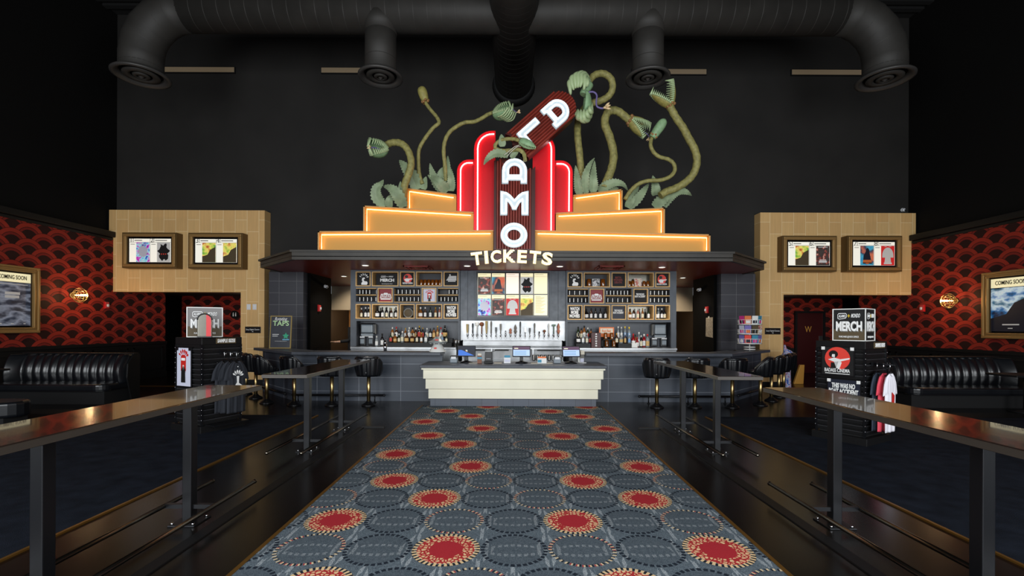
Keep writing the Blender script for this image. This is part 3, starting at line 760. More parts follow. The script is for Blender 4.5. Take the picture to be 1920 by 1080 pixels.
# ------------------------------------------------------------------ carnivorous plants
def stem3(path, Y, dy=0.0):
    n = len(path); return smooth_path([P(x, y, Y + (dy[i] if isinstance(dy, (list, tuple)) else dy * math.sin(PI * i / (n - 1)))) for i, (x, y) in enumerate(path)], 5)
def leaf_mb(path, wpx, Y, bow=.12, serr=.16, fold=.35):
    pts = smooth_path([P(x, y, Y - bow * math.sin(PI * i / max(1, len(path) - 1)) * (1 if len(path) > 2 else .5)) for i, (x, y) in enumerate(path)], {2: 30, 3: 15}.get(len(path), 8))
    n = len(pts); w = wpx * Y / F / 2; vs = []; view = Vector((0, -1, 0))
    for i, p in enumerate(pts):
        t = i / (n - 1); d = (pts[min(i + 1, n - 1)] - pts[max(i - 1, 0)]).normalized(); s = d.cross(view).normalized()
        ww = w * (.55 + .45 * math.sin(min(1, t * 3.2) * PI / 2)) * (1 - max(0, (t - .25) / .75) ** 1.45) * (1 + (serr if i % 2 else -serr * .6)) + .003
        nrm = s.cross(d).normalized()
        if nrm.y > 0: nrm = -nrm
        e = -nrm * ww * fold
        for off in (0, .012): 
            b = p - nrm * off
            vs += [b + s * ww + e * -1 * 0 + nrm * ww * fold, b, b - s * ww + nrm * ww * fold]
    fs = []
    for i in range(n - 1):
        a, b = i * 6, (i + 1) * 6
        fs += [(a, a + 1, b + 1, b), (a + 1, a + 2, b + 2, b + 1), (a + 3, b + 3, b + 4, a + 4), (a + 4, b + 4, b + 5, a + 5), (a, b, b + 3, a + 3), (a + 2, a + 5, b + 5, b + 2)]
    fs += [(0, 3, 4, 1), (1, 4, 5, 2)]
    a = (n - 1) * 6; fs += [(a, a + 1, a + 4, a + 3), (a + 1, a + 2, a + 5, a + 4)]
    return MB().add(vs, fs, 0, False)
def jaw_mb(base, tip, out, side, W, D, curl=.0, nose=.5):
    base, tip, out, side = Vector(base), Vector(tip), Vector(out).normalized(), Vector(side).normalized()
    n, m = 12, 10; V = []
    for lay, k in ((0, 1.0), (1, .8)):
        for i in range(n + 1):
            u = i / n; wv = W * (.5 + .5 * math.sin(PI * min(1, .25 + u * .75))) * math.sqrt(max(.02, 1 - u ** 7)); dv = D * (1 - nose * u) * math.sqrt(max(.03, 1 - u ** 6)) * (.75 + .4 * math.sin(PI * u))
            c = base.lerp(tip, u) - out * curl * u * u
            for j in range(m + 1):
                a = -PI / 2 + PI * j / m; V.append(c + side * wv * k * math.sin(a) + out * dv * k * math.cos(a))
    q = (n + 1) * (m + 1); fs = []
    def I(l, i, j): return l * q + i * (m + 1) + j
    for i in range(n):
        for j in range(m):
            fs += [(I(0, i, j), I(0, i, j + 1), I(0, i + 1, j + 1), I(0, i + 1, j)), (I(1, i, j), I(1, i + 1, j), I(1, i + 1, j + 1), I(1, i, j + 1))]
        for j in (0, m): fs.append((I(0, i, j), I(0, i + 1, j), I(1, i + 1, j), I(1, i, j)))
    for i in (0, n):
        for j in range(m): fs.append((I(0, i, j), I(0, i, j + 1), I(1, i, j + 1), I(1, i, j)))
    rims = [[V[I(0, i, j)] for i in range(n + 1)] for j in (0, m)]; nosep = [V[I(0, n, j)] for j in range(m + 1)]
    return MB().add(V, fs, 0, True), rims, nosep
def teeth_mb(rims, nose, out, L, r, big=1.8, every=1):
    out = Vector(out).normalized(); mb = MB()
    for rim in rims:
        for i in range(1, len(rim) - 1):
            p = rim[i]; l = L * (.6 + .7 * (i / len(rim)))
            mb.cyl(p + out * r, p - out * l, r, r * .12, 6)
    for p in nose[1::2]: mb.cyl(p + out * r, p - out * L * big, r * 1.3, r * .2, 6)
    return mb
def blossom_mb(p, d, r):
    p, d = Vector(p), Vector(d).normalized(); mb = MB(); u = d.orthogonal().normalized(); w = d.cross(u)
    mb.tube([p - d * r * .9, p, p + d * r * .3], [r * .2, r * .5, r * .5], 8)
    for k in range(5):
        a = 2 * PI * k / 5; o = u * math.cos(a) + w * math.sin(a)
        mb.tube([p + o * r * .3, p + d * r * .7 + o * r * .7, p + d * r * 1.25 + o * r * .95], [r * .3, r * .34, r * .1], 7)
    return mb
def collar_mb(p, d, r):
    d = Vector(d).normalized(); u = d.orthogonal().normalized(); w = d.cross(u); mb = MB()
    for k in range(9):
        a = 2 * PI * k / 9; o = u * math.cos(a) + w * math.sin(a); mb.ball(Vector(p) + o * r + d * r * .25 * math.sin(k * 2.4), r * .42, 8)
    return mb
def bud_mb(base, tip, r):
    base, tip = Vector(base), Vector(tip); pts, rad = [], []
    for i in range(13):
        u = i / 12; pts.append(base.lerp(tip, u)); rad.append(r * (.62 + .45 * math.sin(PI * (u * .62 + .12))) * math.sqrt(max(.05, 1 - u ** 9)))
    return MB().tube(pts, rad, 14)
YS = 10.75
k = YS / F
def plant(label, stem, r, dy=0.0, Y=None, taper=.9):
    global YS, k
    Y = Y or YS
    b = P(stem[0][0], stem[0][1], Y)
    t = thing('carnivorous_plant', label, 'plant sculpture', (b.x, b.y, b.z), group='carnivorous plant sculptures on the sign')
    pts = stem3(stem, Y, dy); n = len(pts)
    ob('stem', MB().tube(pts, [r * Y / F * (1.08 - (1 - taper) * i / n + .05 * math.sin(i * 1.9)) for i in range(n)], 12), 'plant_stem', t, True)
    return t, pts
def leaves(t, L, Y=YS):
    for path, w, bow in L: ob('leaf', leaf_mb(path, w, Y - .06, bow), 'plant_leaf', t, True)
def head(t, base, tipU, tipL, outU, outL, side, W, D, tl, tr, matn='plant_olive', curlU=0.0, curlL=0.0):
    for nm, tip, out, cu in (('upper_jaw', tipU, outU, curlU), ('lower_jaw', tipL, outL, curlL)):
        mb, rims, nose = jaw_mb(base, tip, out, side, W, D, cu)
        j = ob(nm, mb, matn, t, True)
        c = ob('teeth', teeth_mb(rims, nose, out, tl, tr), 'tooth', None); c.parent = j; c.data.transform(Matrix.Translation(-wloc(j)))
YS = 10.40; k = YS / F
# 1: drooping head over the gold step
t, pts = plant('carnivorous plant with a drooping toothed head over the middle gold step, chalkboard side', [(753, 372), (758.7, 346.7), (765.6, 328), (771, 307), (768, 289), (760, 275), (749, 268), (735.5, 267.5), (724, 272), (714, 276)], 6.3, -.15)
c = P(706, 278, YS - .3); d = Vector((-.45, -.85, -.12)).normalized(); sd = d.cross(Vector((0, 0, 1))).normalized(); upv = sd.cross(d).normalized()
head(t, c - d * .2, c + d * .16 + upv * .19, c + d * .14 - upv * .2, (upv * .9 - d * .45), (-upv * .9 - d * .45), sd, .18, .14, .10, .024, 'plant_green', .05, .05)
ob('tongue', MB().tube(smooth_path([c - d * .1, c + d * .05, c + d * .16 - upv * .02], 3), .018, 8), 'tongue', t, True)
ob('blossom', blossom_mb(c + d * .2 - upv * .02, d, .045), 'blossom', t, True)
leaves(t, [([(722, 387), (708, 372), (706, 355), (714, 345), (719, 337)], 20, .15), ([(757, 388), (746, 366), (733, 353), (718, 349)], 22, .22), ([(729, 388), (731, 374), (738, 362)], 15, .1), ([(748, 370), (750, 356), (751, 340)], 11, .05)], YS)
YS = 10.62; k = YS / F
# 2: tall closed bud
t, pts = plant('carnivorous plant with a tall thin kinked stem and closed bud', [(792, 345), (786, 325), (784.5, 300), (786, 280), (796, 261), (812, 240), (822, 232), (822.5, 226), (817, 217), (807, 205.5), (799, 194), (797, 188)], 3.3, -.1)
p = P(797.5, 190, YS - .02); q = P(789, 162, YS - .08)
ob('bud', bud_mb(p, q, 8.2 * k), 'plant_olive', t, True); ob('collar', collar_mb(p, q - p, 6 * k), 'plant_rust', t, True)
leaves(t, [([(783, 355), (772, 330), (759, 312), (748.7, 300)], 24, .14), ([(794, 355), (796, 342), (799, 331)], 13, .05)])
# 3: arched stem with an open cup head
t, pts = plant('carnivorous plant with a long arched stem and cupped striped head, behind the tall fin', [(836, 340), (834, 307), (832, 287), (833.6, 267), (842, 249), (856, 237.4), (872, 229.6), (888.7, 228.3), (903, 222), (916, 214), (930, 209.5)], 3.5, -.12)
c = P(946, 209, YS - .15); d = Vector((.72, -.62, .12)).normalized(); sd = d.cross(Vector((0, 0, 1))).normalized(); upv = sd.cross(d).normalized()
head(t, c - d * .24, c + d * .14 + upv * .19, c + d * .2 - upv * .13, (upv - d * .3), (-upv - d * .3), sd, .17, .13, .08, .02, 'plant_green', .05, .07)
rb = MB()
for j in range(6):
    a = -1.0 + j * .4; rb.tube(smooth_path([c - d * .1 + sd * .15 * a - upv * .14, c + d * .08 + sd * .17 * a - upv * .17, c + d * .22 + sd * .14 * a - upv * .06], 4), .017, 7)
ob('lower_rib', rb, 'tooth', t, True)
ob('tongue', MB().tube(smooth_path([c, c + d * .2 - upv * .03, P(969, 211, YS - .4)], 4), .008, 8), 'tongue', t, True)
ob('blossom', blossom_mb(P(971.5, 210, YS - .42), (1, -.2, .2), .04), 'blossom', t, True)
ob('collar', collar_mb(c - d * .24, d, .055), 'plant_rust', t, True)
leaves(t, [([(826, 358), (817, 340), (810, 322), (806, 306)], 16, .05), ([(822, 354), (828, 326), (832, 313)], 17, .02), ([(838, 356), (840, 325), (839.7, 292)], 15, .08), ([(846, 358), (846, 335), (842, 309)], 15, .12), ([(838, 360), (822, 342), (802, 328)], 20, .2)])
# 4: small one wound round the break
Y4 = 9.84
t, pts = plant('small carnivorous plant wound round the break of the sign column', [(985, 302), (982, 288), (973, 281), (960, 281.5), (943, 282.8), (931, 279), (928.5, 272), (936.6, 264.6), (949.6, 260.7), (964, 260.7), (976, 264.8)], 3.4, [-.08, -.08, -.09, -.1, -.06, -.04, -.04, -.06, -.11, -.14, -.18], Y4)
p = P(976, 264, Y4 - .16); q = P(1004, 276, Y4 - .22)
d = (q - p).normalized(); upv = Vector((.25, -.7, .65)); upv = (upv - d * upv.dot(d)).normalized(); sd = d.cross(upv)
head(t, p, q + upv * .02, q - upv * .05, upv, -upv, sd, .11, .09, .03, .008, 'plant_green', .02, .02)
ob('collar', collar_mb(p, d, .05), 'plant_rust', t, True)
leaves(t, [([(952, 291), (930, 288), (915, 297), (907, 309)], 15, .12), ([(942, 275), (941, 262), (940, 251.6)], 13, .04), ([(958, 296), (966, 288), (972, 284)], 10, .02)], Y4)
wr = MB()
for dx in (0, 5): wr.tube(smooth_path([P(945 + dx, 291 + dx * .6, Y4 - .14), P(955 + dx, 283, Y4 - .2), P(965 + dx, 275, Y4 - .22), P(974 + dx * .4, 272 + dx * .6, Y4 - .18)], 5), .008, 6)
ob('guy_wire', wr, 'wire', t, True)  # two pale guy wires across the break
# 5: great looped neck, biting the sign
Y5 = 10.62
t, pts = plant('largest carnivorous plant with a looped neck, its toothed jaws biting the sign top', [(1091, 352), (1090, 329), (1086.8, 290), (1083, 254.6), (1084, 228), (1096, 203), (1112, 193), (1126, 189), (1140, 181), (1148, 168), (1147, 151), (1138, 141), (1127, 137.7), (1115, 141), (1106, 150), (1100, 160)], 6.2, [0, 0, 0, 0, .1, .16, .14, .1, .05, 0, -.05, -.08, -.1, -.12, -.14, -.16], Y5)
hd = MB(); fU, fL = MB(), MB()
def q5(x, y, dy): return P(x, y, Y5 - .25 + dy)
for tx, ty, px_, py_ in ((1068, 152, 1070, 178), (1072, 144, 1076, 169), (1078, 140, 1079.5, 166), (1084, 138.5, 1083.5, 165), (1090, 139.5, 1087.5, 164), (1096, 143, 1094.5, 169), (1101, 149, 1099.5, 163)):
    fU.tube(smooth_path([q5(1105, 156, .02), q5((tx + 1104) / 2, ty - 1, -.06), q5(tx, ty + 1, -.17), q5(tx + .5, (ty + py_) / 2, -.21), q5(px_, py_, -.18)], 4), [.05] * 12 + [.045, .042, .036, .028, .015], 8)
for bx_, by_, px_, py_ in ((1079, 217, 1078, 205), (1084, 224, 1083.5, 205), (1090, 227, 1089, 205.5), (1096.5, 226, 1095, 205), (1103, 220, 1101, 205), (1108, 212, 1106, 199)):
    fL.tube(smooth_path([q5(1108, 194, .03), q5((bx_ + 1108) / 2 + 1, by_ - 2, -.04), q5(bx_, by_ - 2, -.17), q5(px_ - .6, (by_ + py_) / 2, -.22), q5(px_, py_, -.18)], 4), [.05] * 12 + [.045, .042, .036, .028, .015], 8)
hd.tube(smooth_path([q5(1104, 156, 0), q5(1098, 168, 0), q5(1094, 178, 0)], 4), [9 * k, 10 * k, 9.5 * k, 9 * k, 8 * k, 8 * k, 8 * k, 8 * k, 7 * k], 12)
lo_, rims, nose = jaw_mb(q5(1097, 176, 0), q5(1093, 216, 0), (.85, 0, -.25), (0, 1, 0), .2, .16, .0, .1)
up_, rims2, nose2 = jaw_mb(q5(1104, 158, 0), q5(1074, 146, 0), (.1, 0, 1), (0, 1, 0), .19, .15, .05, .2)
o = ob('lower_jaw', lo_, 'plant_green', t, True); c = ob('teeth', fL, 'tooth', None); c.parent = o; c.data.transform(Matrix.Translation(-wloc(o)))
o = ob('upper_jaw', up_, 'plant_green', t, True); c = ob('teeth', fU, 'tooth', None); c.parent = o; c.data.transform(Matrix.Translation(-wloc(o)))
ob('skull', hd, 'plant_green', t, True)
ob('tongue', MB().tube(smooth_path([q5(1099, 176, -.1), q5(1106, 172.5, -.14), q5(1114, 173, -.16), q5(1119, 179, -.16), q5(1118, 190, -.16), q5(1119, 199, -.16), q5(1125, 202.5, -.16), q5(1131, 203, -.16)], 4), .02, 9), 'tongue', t, True)
ob('blossom', blossom_mb(q5(1136, 201, -.16), (1, -.1, .25), .075), 'blossom', t, True)
leaves(t, [([(1087, 364), (1083, 340), (1079, 310)], 17, .1), ([(1099, 362), (1097, 335), (1104, 312), (1114.8, 296)], 14, .16), ([(1112.6, 360), (1112, 335), (1114.8, 301)], 17, .1)], 10.62)
# 6: open crocodile-like jaws pointing down
t, pts = plant('carnivorous plant with a hooked thick stem and open jaws pointing down', [(1133, 352), (1138, 338), (1146, 318), (1150.5, 290), (1143.5, 258), (1134, 232), (1138, 213), (1148, 207), (1160, 209.5), (1173.6, 220), (1180, 225)], 7.2, -.04)
b = P(1182, 226, YS + .03); n1 = P(1219, 233, YS + .02); n2 = P(1206, 257, YS + .02)
head(t, b, n1, n2, (.1, 0, 1), (-.8, 0, -.65), (0, 1, 0), .13, .12, .09, .026, 'plant_olive', .0, .0)
ob('collar', collar_mb(b, n1 - b + (n2 - b), .1), 'plant_rust', t, True)
ob('tongue', MB().tube(smooth_path([P(1199, 240, YS + .02), P(1204, 247, YS + .0), P(1212, 250, YS - .03), P(1217, 256, YS - .05), P(1217, 258, YS - .05)], 4), .009, 8), 'tongue', t, True)
ob('blossom', blossom_mb(P(1216, 260, YS - .05), (-.3, .1, -1), .04), 'blossom', t, True)
leaves(t, [([(1122, 358), (1135, 350), (1152, 343), (1168, 346), (1177, 357)], 17, .2), ([(1128, 361), (1145, 354), (1160, 353)], 14, .1)])
YS = 10.40; k = YS / F
# 7: thin curled stem with a closed bud
t, pts = plant('carnivorous plant with a thin curling stem and small closed bud', [(1172, 374), (1183, 357), (1198, 344.5), (1215.5, 339), (1237.8, 337.8), (1255.6, 331.5), (1265, 320), (1263, 307), (1252.6, 298.5), (1237.8, 294.5), (1226, 286), (1220, 273), (1221, 262), (1223, 257)], 3.5, -.1)
p = P(1223, 258, YS - .02); q = P(1247.5, 223, YS - .12)
ob('bud', bud_mb(p, q, 8.4 * k), 'plant_green', t, True); ob('collar', collar_mb(p.lerp(q, .12), q - p, 6 * k), 'plant_rust', t, True)
leaves(t, [([(1176, 389), (1186, 370), (1199, 345)], 15, .1), ([(1179, 390), (1196, 372), (1208, 356), (1217, 343.7)], 16, .14), ([(1229, 366), (1228, 348), (1223.7, 329)], 17, .1)])
# 8: big reaching jaws
t, pts = plant('carnivorous plant on the tallest thick stem, wide open jaws reaching up beside the vent', [(1238, 367), (1250, 359), (1264.5, 354), (1285, 342), (1300, 326), (1306.7, 303.7), (1303, 281.5), (1291, 259), (1281, 240), (1268, 221), (1258, 203), (1256, 198)], 6.6, [0, 0, -.03, -.06, -.1, -.15, -.2, -.25, -.3, -.36, -.4, -.4])
YH = YS - .4; b = P(1257, 197, YH); n1 = P(1262, 150, YH - .03); n2 = P(1220, 178, YH - .03)
head(t, b, n1, n2, (1, 0, .1), (-.35, 0, -1), (0, 1, 0), .12, .10, .085, .024, 'plant_olive', .02, .03)
ob('collar', collar_mb(b, n1 - b + (n2 - b), .085), 'plant_rust', t, True)
ob('tongue', MB().tube(smooth_path([P(1253, 192, YH - .05), P(1249, 186, YH - .06), P(1242, 182, YH - .06), P(1235, 181, YH - .06)], 4), .013, 8), 'tongue', t, True)
leaves(t, [([(1226, 388), (1240, 376), (1255, 364), (1264, 357)], 20, .12), ([(1244, 387), (1256, 368), (1272, 358.5), (1288, 361), (1297, 367)], 18, .2), ([(1236, 384), (1246, 372), (1258, 366)], 15, .06)])
# ------------------------------------------------------------------ ticket counter
CX = .03
t = thing('ticket_counter', 'cream stepped ticket counter with dark stone top in the middle of the bar', 'counter', (CX, 9.5, 0))
ob('plinth', MB().box((-1.70, .02, 0), (1.70, .66, .18)), 'toe_tile', t)
def stain(par): pass
for hw, y, z0_, z1_ in ((1.725, -.06, .176, .385), (1.77, -.14, .385, .597), (1.803, -.22, .597, .80)):
    ob('stepped_panel', MB().box((-hw, y, z0_), (hw, .66, z1_)), 'cream', t, bevel=.004)
ob('top_band', MB().box((-1.83, -.28, .782), (1.83, .66, .822)), 'cream', t, bevel=.004)
ob('countertop', MB().box((-1.855, -.35, .822), (1.855, .675, .882)), 'stone_top', t, bevel=.012)
# ------------------------------------------------------------------ bar
ZB = 1.085
for i, s in enumerate((-1, 1)):
    side = (LS, RS)[i]
    b = thing('bar', 'dark tiled bar wing with black stone top and foot rail, ' + side, 'bar', (s * 3.2, 10.3, 0))
    xe = 1.53 if s < 0 else 1.58
    top = [(s * xe, CF - .02), (s * 4.72, CF - .02), (s * 6.55, CF + 1.81), (s * 6.2, CF + 2.25), (s * 4.5, 10.6), (s * xe, 10.6)]
    if s > 0: top = top[::-1]
    ob('bar_top', MB().prism(top, ZB - .065, ZB), 'black_top' if False else 'stone_top', b, True, bevel=.008)
    die = [(s * xe, 10.2), (s * 4.81, 10.2), (s * 6.25, 11.64), (s * 6.1, 11.8), (s * 4.75, 10.4), (s * xe, 10.4)]
    ob('tiled_front', MB().prism(die if s < 0 else die[::-1], 0, ZB - .065), 'slate_tile', b, True)
    fr = MB().tube([(s * 2.75, 10.0, .155), (s * 4.72, 10.0, .155)], .024, 12); fr.ball((s * 2.75, 10.0, .155), .03, 10).ball((s * 4.72, 10, .155), .03, 10)
    fr.tube([(s * 4.95, 10.14, .155), (s * 6.15, 11.34, .155)], .024, 12); fr.ball((s * 4.95, 10.14, .155), .03, 10)
    ob('foot_rail', fr, 'black_steel', b, True)
    for x in (2.95, 3.8, 4.6):
        br = MB(); br.cyl((s * x, 10.0, .0), (s * x, 10.0, .155), .012).cyl((s * x, 10, .14), (s * x, 10.2, .14), .012).cyl((s * x, 10, 0), (s * x, 10, .01), .035)
        ob('rail_bracket', br, 'black_steel', b, True)
# black lining shelf behind the counter
# ------------------------------------------------------------------ stools
def stool():
    t = thing('bar_stool', 'x', 'stool', (0, 0, 0), group='black channel back stools along the bar')
    ob('base', MB().lathe([(0, 0), (.14, 0), (.14, .012), (.13, .03), (.09, .055), (.06, .075), (.045, .1), (0, .1)], n=28), 'black_plastic', t)
    ob('column', MB().cyl((0, 0, .08), (0, 0, .63), .037, n=20), 'brass', t)
    ob('swivel', MB().lathe([(0, .60), (.09, .60), (.14, .625), (.14, .635), (0, .635)], n=20), 'black_paint', t)
    seat = MB().lathe([(0, .635), (.17, .632), (.215, .65), (.235, .69), (.225, .73), (.17, .75), (0, .755)], n=32)
    ob('seat', seat, 'vinyl', t)
    n, m = 64, 10; V, fs = [], []
    for lay in (0, 1):
        for i in range(n + 1):
            th = math.radians(-118 + 236 * i / n); a = th - PI / 2
            e = abs(th) / math.radians(118); zt = .72 + .285 * (1 - max(0, (e - .42) / .58) ** 1.3) if e > .42 else 1.005
            ch = abs(math.sin(th * 7.6)) ** .6
            for j in range(m + 1):
                v = j / m; z = .615 + (zt - .615) * v
                R = .215 + .055 * v + .012 * math.sin(PI * v)
                R = R + (.024 * ch if lay == 0 else -.042 + .0 * ch) if True else R
                if lay and v > .96: R += .02
                V.append((R * math.cos(a), R * math.sin(a) * .95, z))
    q = (n + 1) * (m + 1)
    def I(l, i, j): return l * q + i * (m + 1) + j
    for i in range(n):
        for j in range(m): fs += [(I(0, i, j), I(0, i + 1, j), I(0, i + 1, j + 1), I(0, i, j + 1)), (I(1, i, j), I(1, i, j + 1), I(1, i + 1, j + 1), I(1, i + 1, j))]
        fs += [(I(0, i, m), I(0, i + 1, m), I(1, i + 1, m), I(1, i, m)), (I(0, i, 0), I(1, i, 0), I(1, i + 1, 0), I(0, i + 1, 0))]
    for i in (0, n):
        for j in range(m): fs.append((I(0, i, j), I(0, i, j + 1), I(1, i, j + 1), I(1, i, j)))
    ob('backrest', MB().add(V, fs, 0, True), 'vinyl', t)
    rim = []
    for i in range(n + 1):
        th = math.radians(-118 + 236 * i / n); a = th - PI / 2; e = abs(th) / math.radians(118); zt = .72 + .285 * (1 - max(0, (e - .42) / .58) ** 1.3) if e > .42 else 1.005
        rim.append((.258 * math.cos(a), .258 * math.sin(a) * .95, zt))
    ob('top_roll', MB().tube(rim, .026, 10), 'vinyl', t)
    return t
proto = stool()
SP = [(-2.96, 9.6, .06, 'nearest the ticket counter on the chalkboard side'), (-3.72, 9.6, -.05, 'second from the ticket counter on the chalkboard side'), (-4.5, 9.6, -.6, 'at the bar corner on the chalkboard side'),
      (-5.2, 9.85, -.95, 'first round the bar corner below the chalkboard'), (-5.78, 10.48, -.85, 'second round the bar corner below the chalkboard'), (-6.33, 11.06, -.8, 'by the beige column below the chalkboard'),
      (2.97, 9.5, -.32, 'nearest the ticket counter on the magazine rack side'), (3.76, 9.53, .05, 'second from the ticket counter on the magazine rack side'), (4.53, 9.53, .0, 'at the bar corner on the magazine rack side'),
      (5.27, 9.83, 1.1, 'first round the bar corner below the magazine rack'), (5.82, 10.4, .95, 'second round the bar corner below the magazine rack'), (6.32, 10.98, .9, 'third round the bar corner below the magazine rack'), (6.74, 11.5, .85, 'last by the beige column below the magazine rack')]
for i, (x, y, rz, lab) in enumerate(SP):
    lab = 'black bar stool on brass post, ' + lab.replace('nearest', 'next to').replace(' on the ', ', ')
    if i == 0: proto.location = (x, y, 0); proto.rotation_euler = (0, 0, rz); proto['label'] = lab
    else: dup(proto, (x, y, 0), rz, lab)
# ------------------------------------------------------------------ long drink tables
def drink_table():
    t = thing('drink_table', 'x', 'table', (0, 0, 0), group='long narrow drink tables on steel posts')
    L = 2.46; ob('tabletop', MB().box((-.265, -L / 2, 1.022), (.265, L / 2, 1.07)), ['table_top'], t, bevel=.006)
    ed = MB().box((-.269, -L / 2 - .004, 1.026), (-.265, L / 2 + .004, 1.064)).box((.265, -L / 2 - .004, 1.026), (.269, L / 2 + .004, 1.064)).box((-.265, -L / 2 - .004, 1.026), (.265, -L / 2, 1.064)).box((-.265, L / 2, 1.026), (.265, L / 2 + .004, 1.064))
    ob('edge_band', ed, 'table_edge', t)
    for y in (-.6, .62):
        ob('post', MB().box((-.0375, y - .04, .012), (.0375, y + .04, 1.022)), 'black_steel', t, bevel=.005)
        ob('top_bracket', MB().box((-.2, y - .03, 1.005), (.2, y + .03, 1.022)).cyl((.12, y - .02, .995), (.12, y - .02, 1.006), .01, n=8).cyl((-.12, y - .02, .995), (-.12, y - .02, 1.006), .01, n=8), 'black_steel', t)
        fp = ob('foot_plate', MB().box((-.11, y - .11, 0), (.11, y + .11, .012)), 'black_steel', t, bevel=.003)
        bo = MB()
        for a in (-.085, .085):
            for b in (-.085, .085): bo.cyl((a, y + b, .012), (a, y + b, .028), .011, n=8)
        ob('bolt', bo, 'chrome', fp)
        ob('cross_arm', MB().box((-.2, y - .02, .118), (.2, y + .02, .152)), 'black_steel', t)
    for x in (-.205, .205):
        ob('foot_rail', MB().tube([(x, -L / 2, .137), (x, L / 2, .137)], .019, 12).ball((x, -L / 2, .137), .022, 10).ball((x, L / 2, .137), .022, 10), 'rail_metal', t)
    return t
d0 = drink_table()
for i, (x, y, lab) in enumerate(((-2.695, 3.27, 'in front of the rack of black shirts'), (-2.695, 6.73, 'in front of the bar below the chalkboard'), (2.71, 3.27, 'in front of the rack with the red circle poster'), (2.71, 6.73, 'in front of the bar below the magazine rack'))):
    lab = 'long narrow drink table, ' + lab
    if i == 0: d0.location = (x, y, 0); d0['label'] = lab
    else: dup(d0, (x, y, 0), 0, lab)
# ------------------------------------------------------------------ booths and booth tables
def booth(s, x0, x1, Y, lab):
    t = thing('booth_bench', lab, 'booth', ((x0 + x1) / 2, Y, 0), group='black tufted booths at the side walls'); n = 14
    W_ = x1 - x0; nn, m = n * 10, 14; V, fs = [], []
    for lay in (0, 1):
        for i in range(nn + 1):
            u = i / nn; x = -W_ / 2 + W_ * u; e = min(u, 1 - u) * W_; yb = -.28 * max(0, 1 - e / .28) ** 2
            ch = abs(math.sin(PI * u * n)) ** .55
            for j in range(m + 1):
                v = j / m; z = .38 + .62 * v
                bul = .10 * math.sin(PI * min(1, v * .93 + .05)) ** .8
                y = yb - (bul * (.55 + .45 * ch) + .03 * ch) + .10 * (v ** 2) * 1.1
                if lay: y = .2 + yb * .4
                V.append((x, y, z))
    q = (nn + 1) * (m + 1)
    def I(l, i, j): return l * q + i * (m + 1) + j
    for i in range(nn):
        for j in range(m): fs += [(I(0, i, j), I(0, i + 1, j), I(0, i + 1, j + 1), I(0, i, j + 1)), (I(1, i, j), I(1, i, j + 1), I(1, i + 1, j + 1), I(1, i + 1, j))]
        fs += [(I(0, i, m), I(0, i + 1, m), I(1, i + 1, m), I(1, i, m)), (I(0, i, 0), I(1, i, 0), I(1, i + 1, 0), I(0, i + 1, 0))]
    for i in (0, nn):
        for j in range(m): fs.append((I(0, i, j), I(0, i, j + 1), I(1, i, j + 1), I(1, i, j)))
    ob('backrest', MB().add(V, fs, 0, True), 'vinyl', t)
    ob('seat', MB().prism(arc(-W_ / 2 + .2, -.5, .2, 180, 270, 6) + arc(W_ / 2 - .2, -.5, .2, 270, 360, 6) + [(W_ / 2, -.02), (-W_ / 2, -.02)], .27, .42), 'vinyl', t, bevel=.04, seg=4)
    ob('piping', MB().tube([(x, y, .285) for x, y in arc(-W_ / 2 + .2, -.5, .205, 180, 270, 6) + arc(W_ / 2 - .2, -.5, .205, 270, 360, 6)], .008, 6), 'vinyl', t)
    ob('base', MB().box((-W_ / 2 + .05, -.6, 0), (W_ / 2 - .05, .16, .27)), 'black_matte', t)
    xs = W_ / 2 if s < 0 else -W_ / 2 - .03
    ob('end_panel', MB().prism([(.0, 0), (.22, 0), (.22, 1.0), (.05, 1.0), (-.1, .8), (-.12, .5)], xs, xs + .03, plane='yz'), 'black_paint', t)
    ob('back_cap', MB().box((-W_ / 2, .08, 1.0), (W_ / 2, .22, 1.025)), 'black_paint', t, bevel=.006)
booth(-1, -10.85, -8.38, 10.2, 'black tufted booth bench at the red wall beyond the black shirt rack')
booth(1, 8.22, 10.8, 10.2, 'black tufted booth bench at the red wall beyond the folding shirt rack with white shirt')
for i, (x, lab) in enumerate(((-10.72, 'dark pedestal table beside the tufted booth on the chalkboard side'), (10.15, 'dark pedestal table in front of the tufted booth on the magazine rack side'))):
    t = thing('booth_table', lab, 'table', (x, 9.15, 0), group='booth tables')
    ob('tabletop', MB().box((-.6, -.38, .72), (.6, .22, .76)), 'black_paint', t, bevel=.01)
    ob('pedestal', MB().cyl((0, 0, .02), (0, 0, .72), .045, n=16).cyl((0, 0, .70), (0, 0, .72), .2, n=20), 'black_paint', t)
    ob('foot', MB().lathe([(0, 0), (.27, 0), (.27, .015), (.06, .05), (0, .05)], n=28), 'black_paint', t)
t = thing('low_ottoman', 'low black upholstered seat end at the frame edge, before the chalkboard side booth', 'booth', (-8.6, 7.4, 0))
ob('seat', MB().prism(arc(-.68, -.1, .25, 90, 270, 8) + arc(.68, -.1, .25, 270, 450, 8), .2, .45), 'vinyl', t, bevel=.05, seg=4)
ob('base', MB().box((-.8, -.28, 0), (.8, .08, .2)), 'black_matte', t)
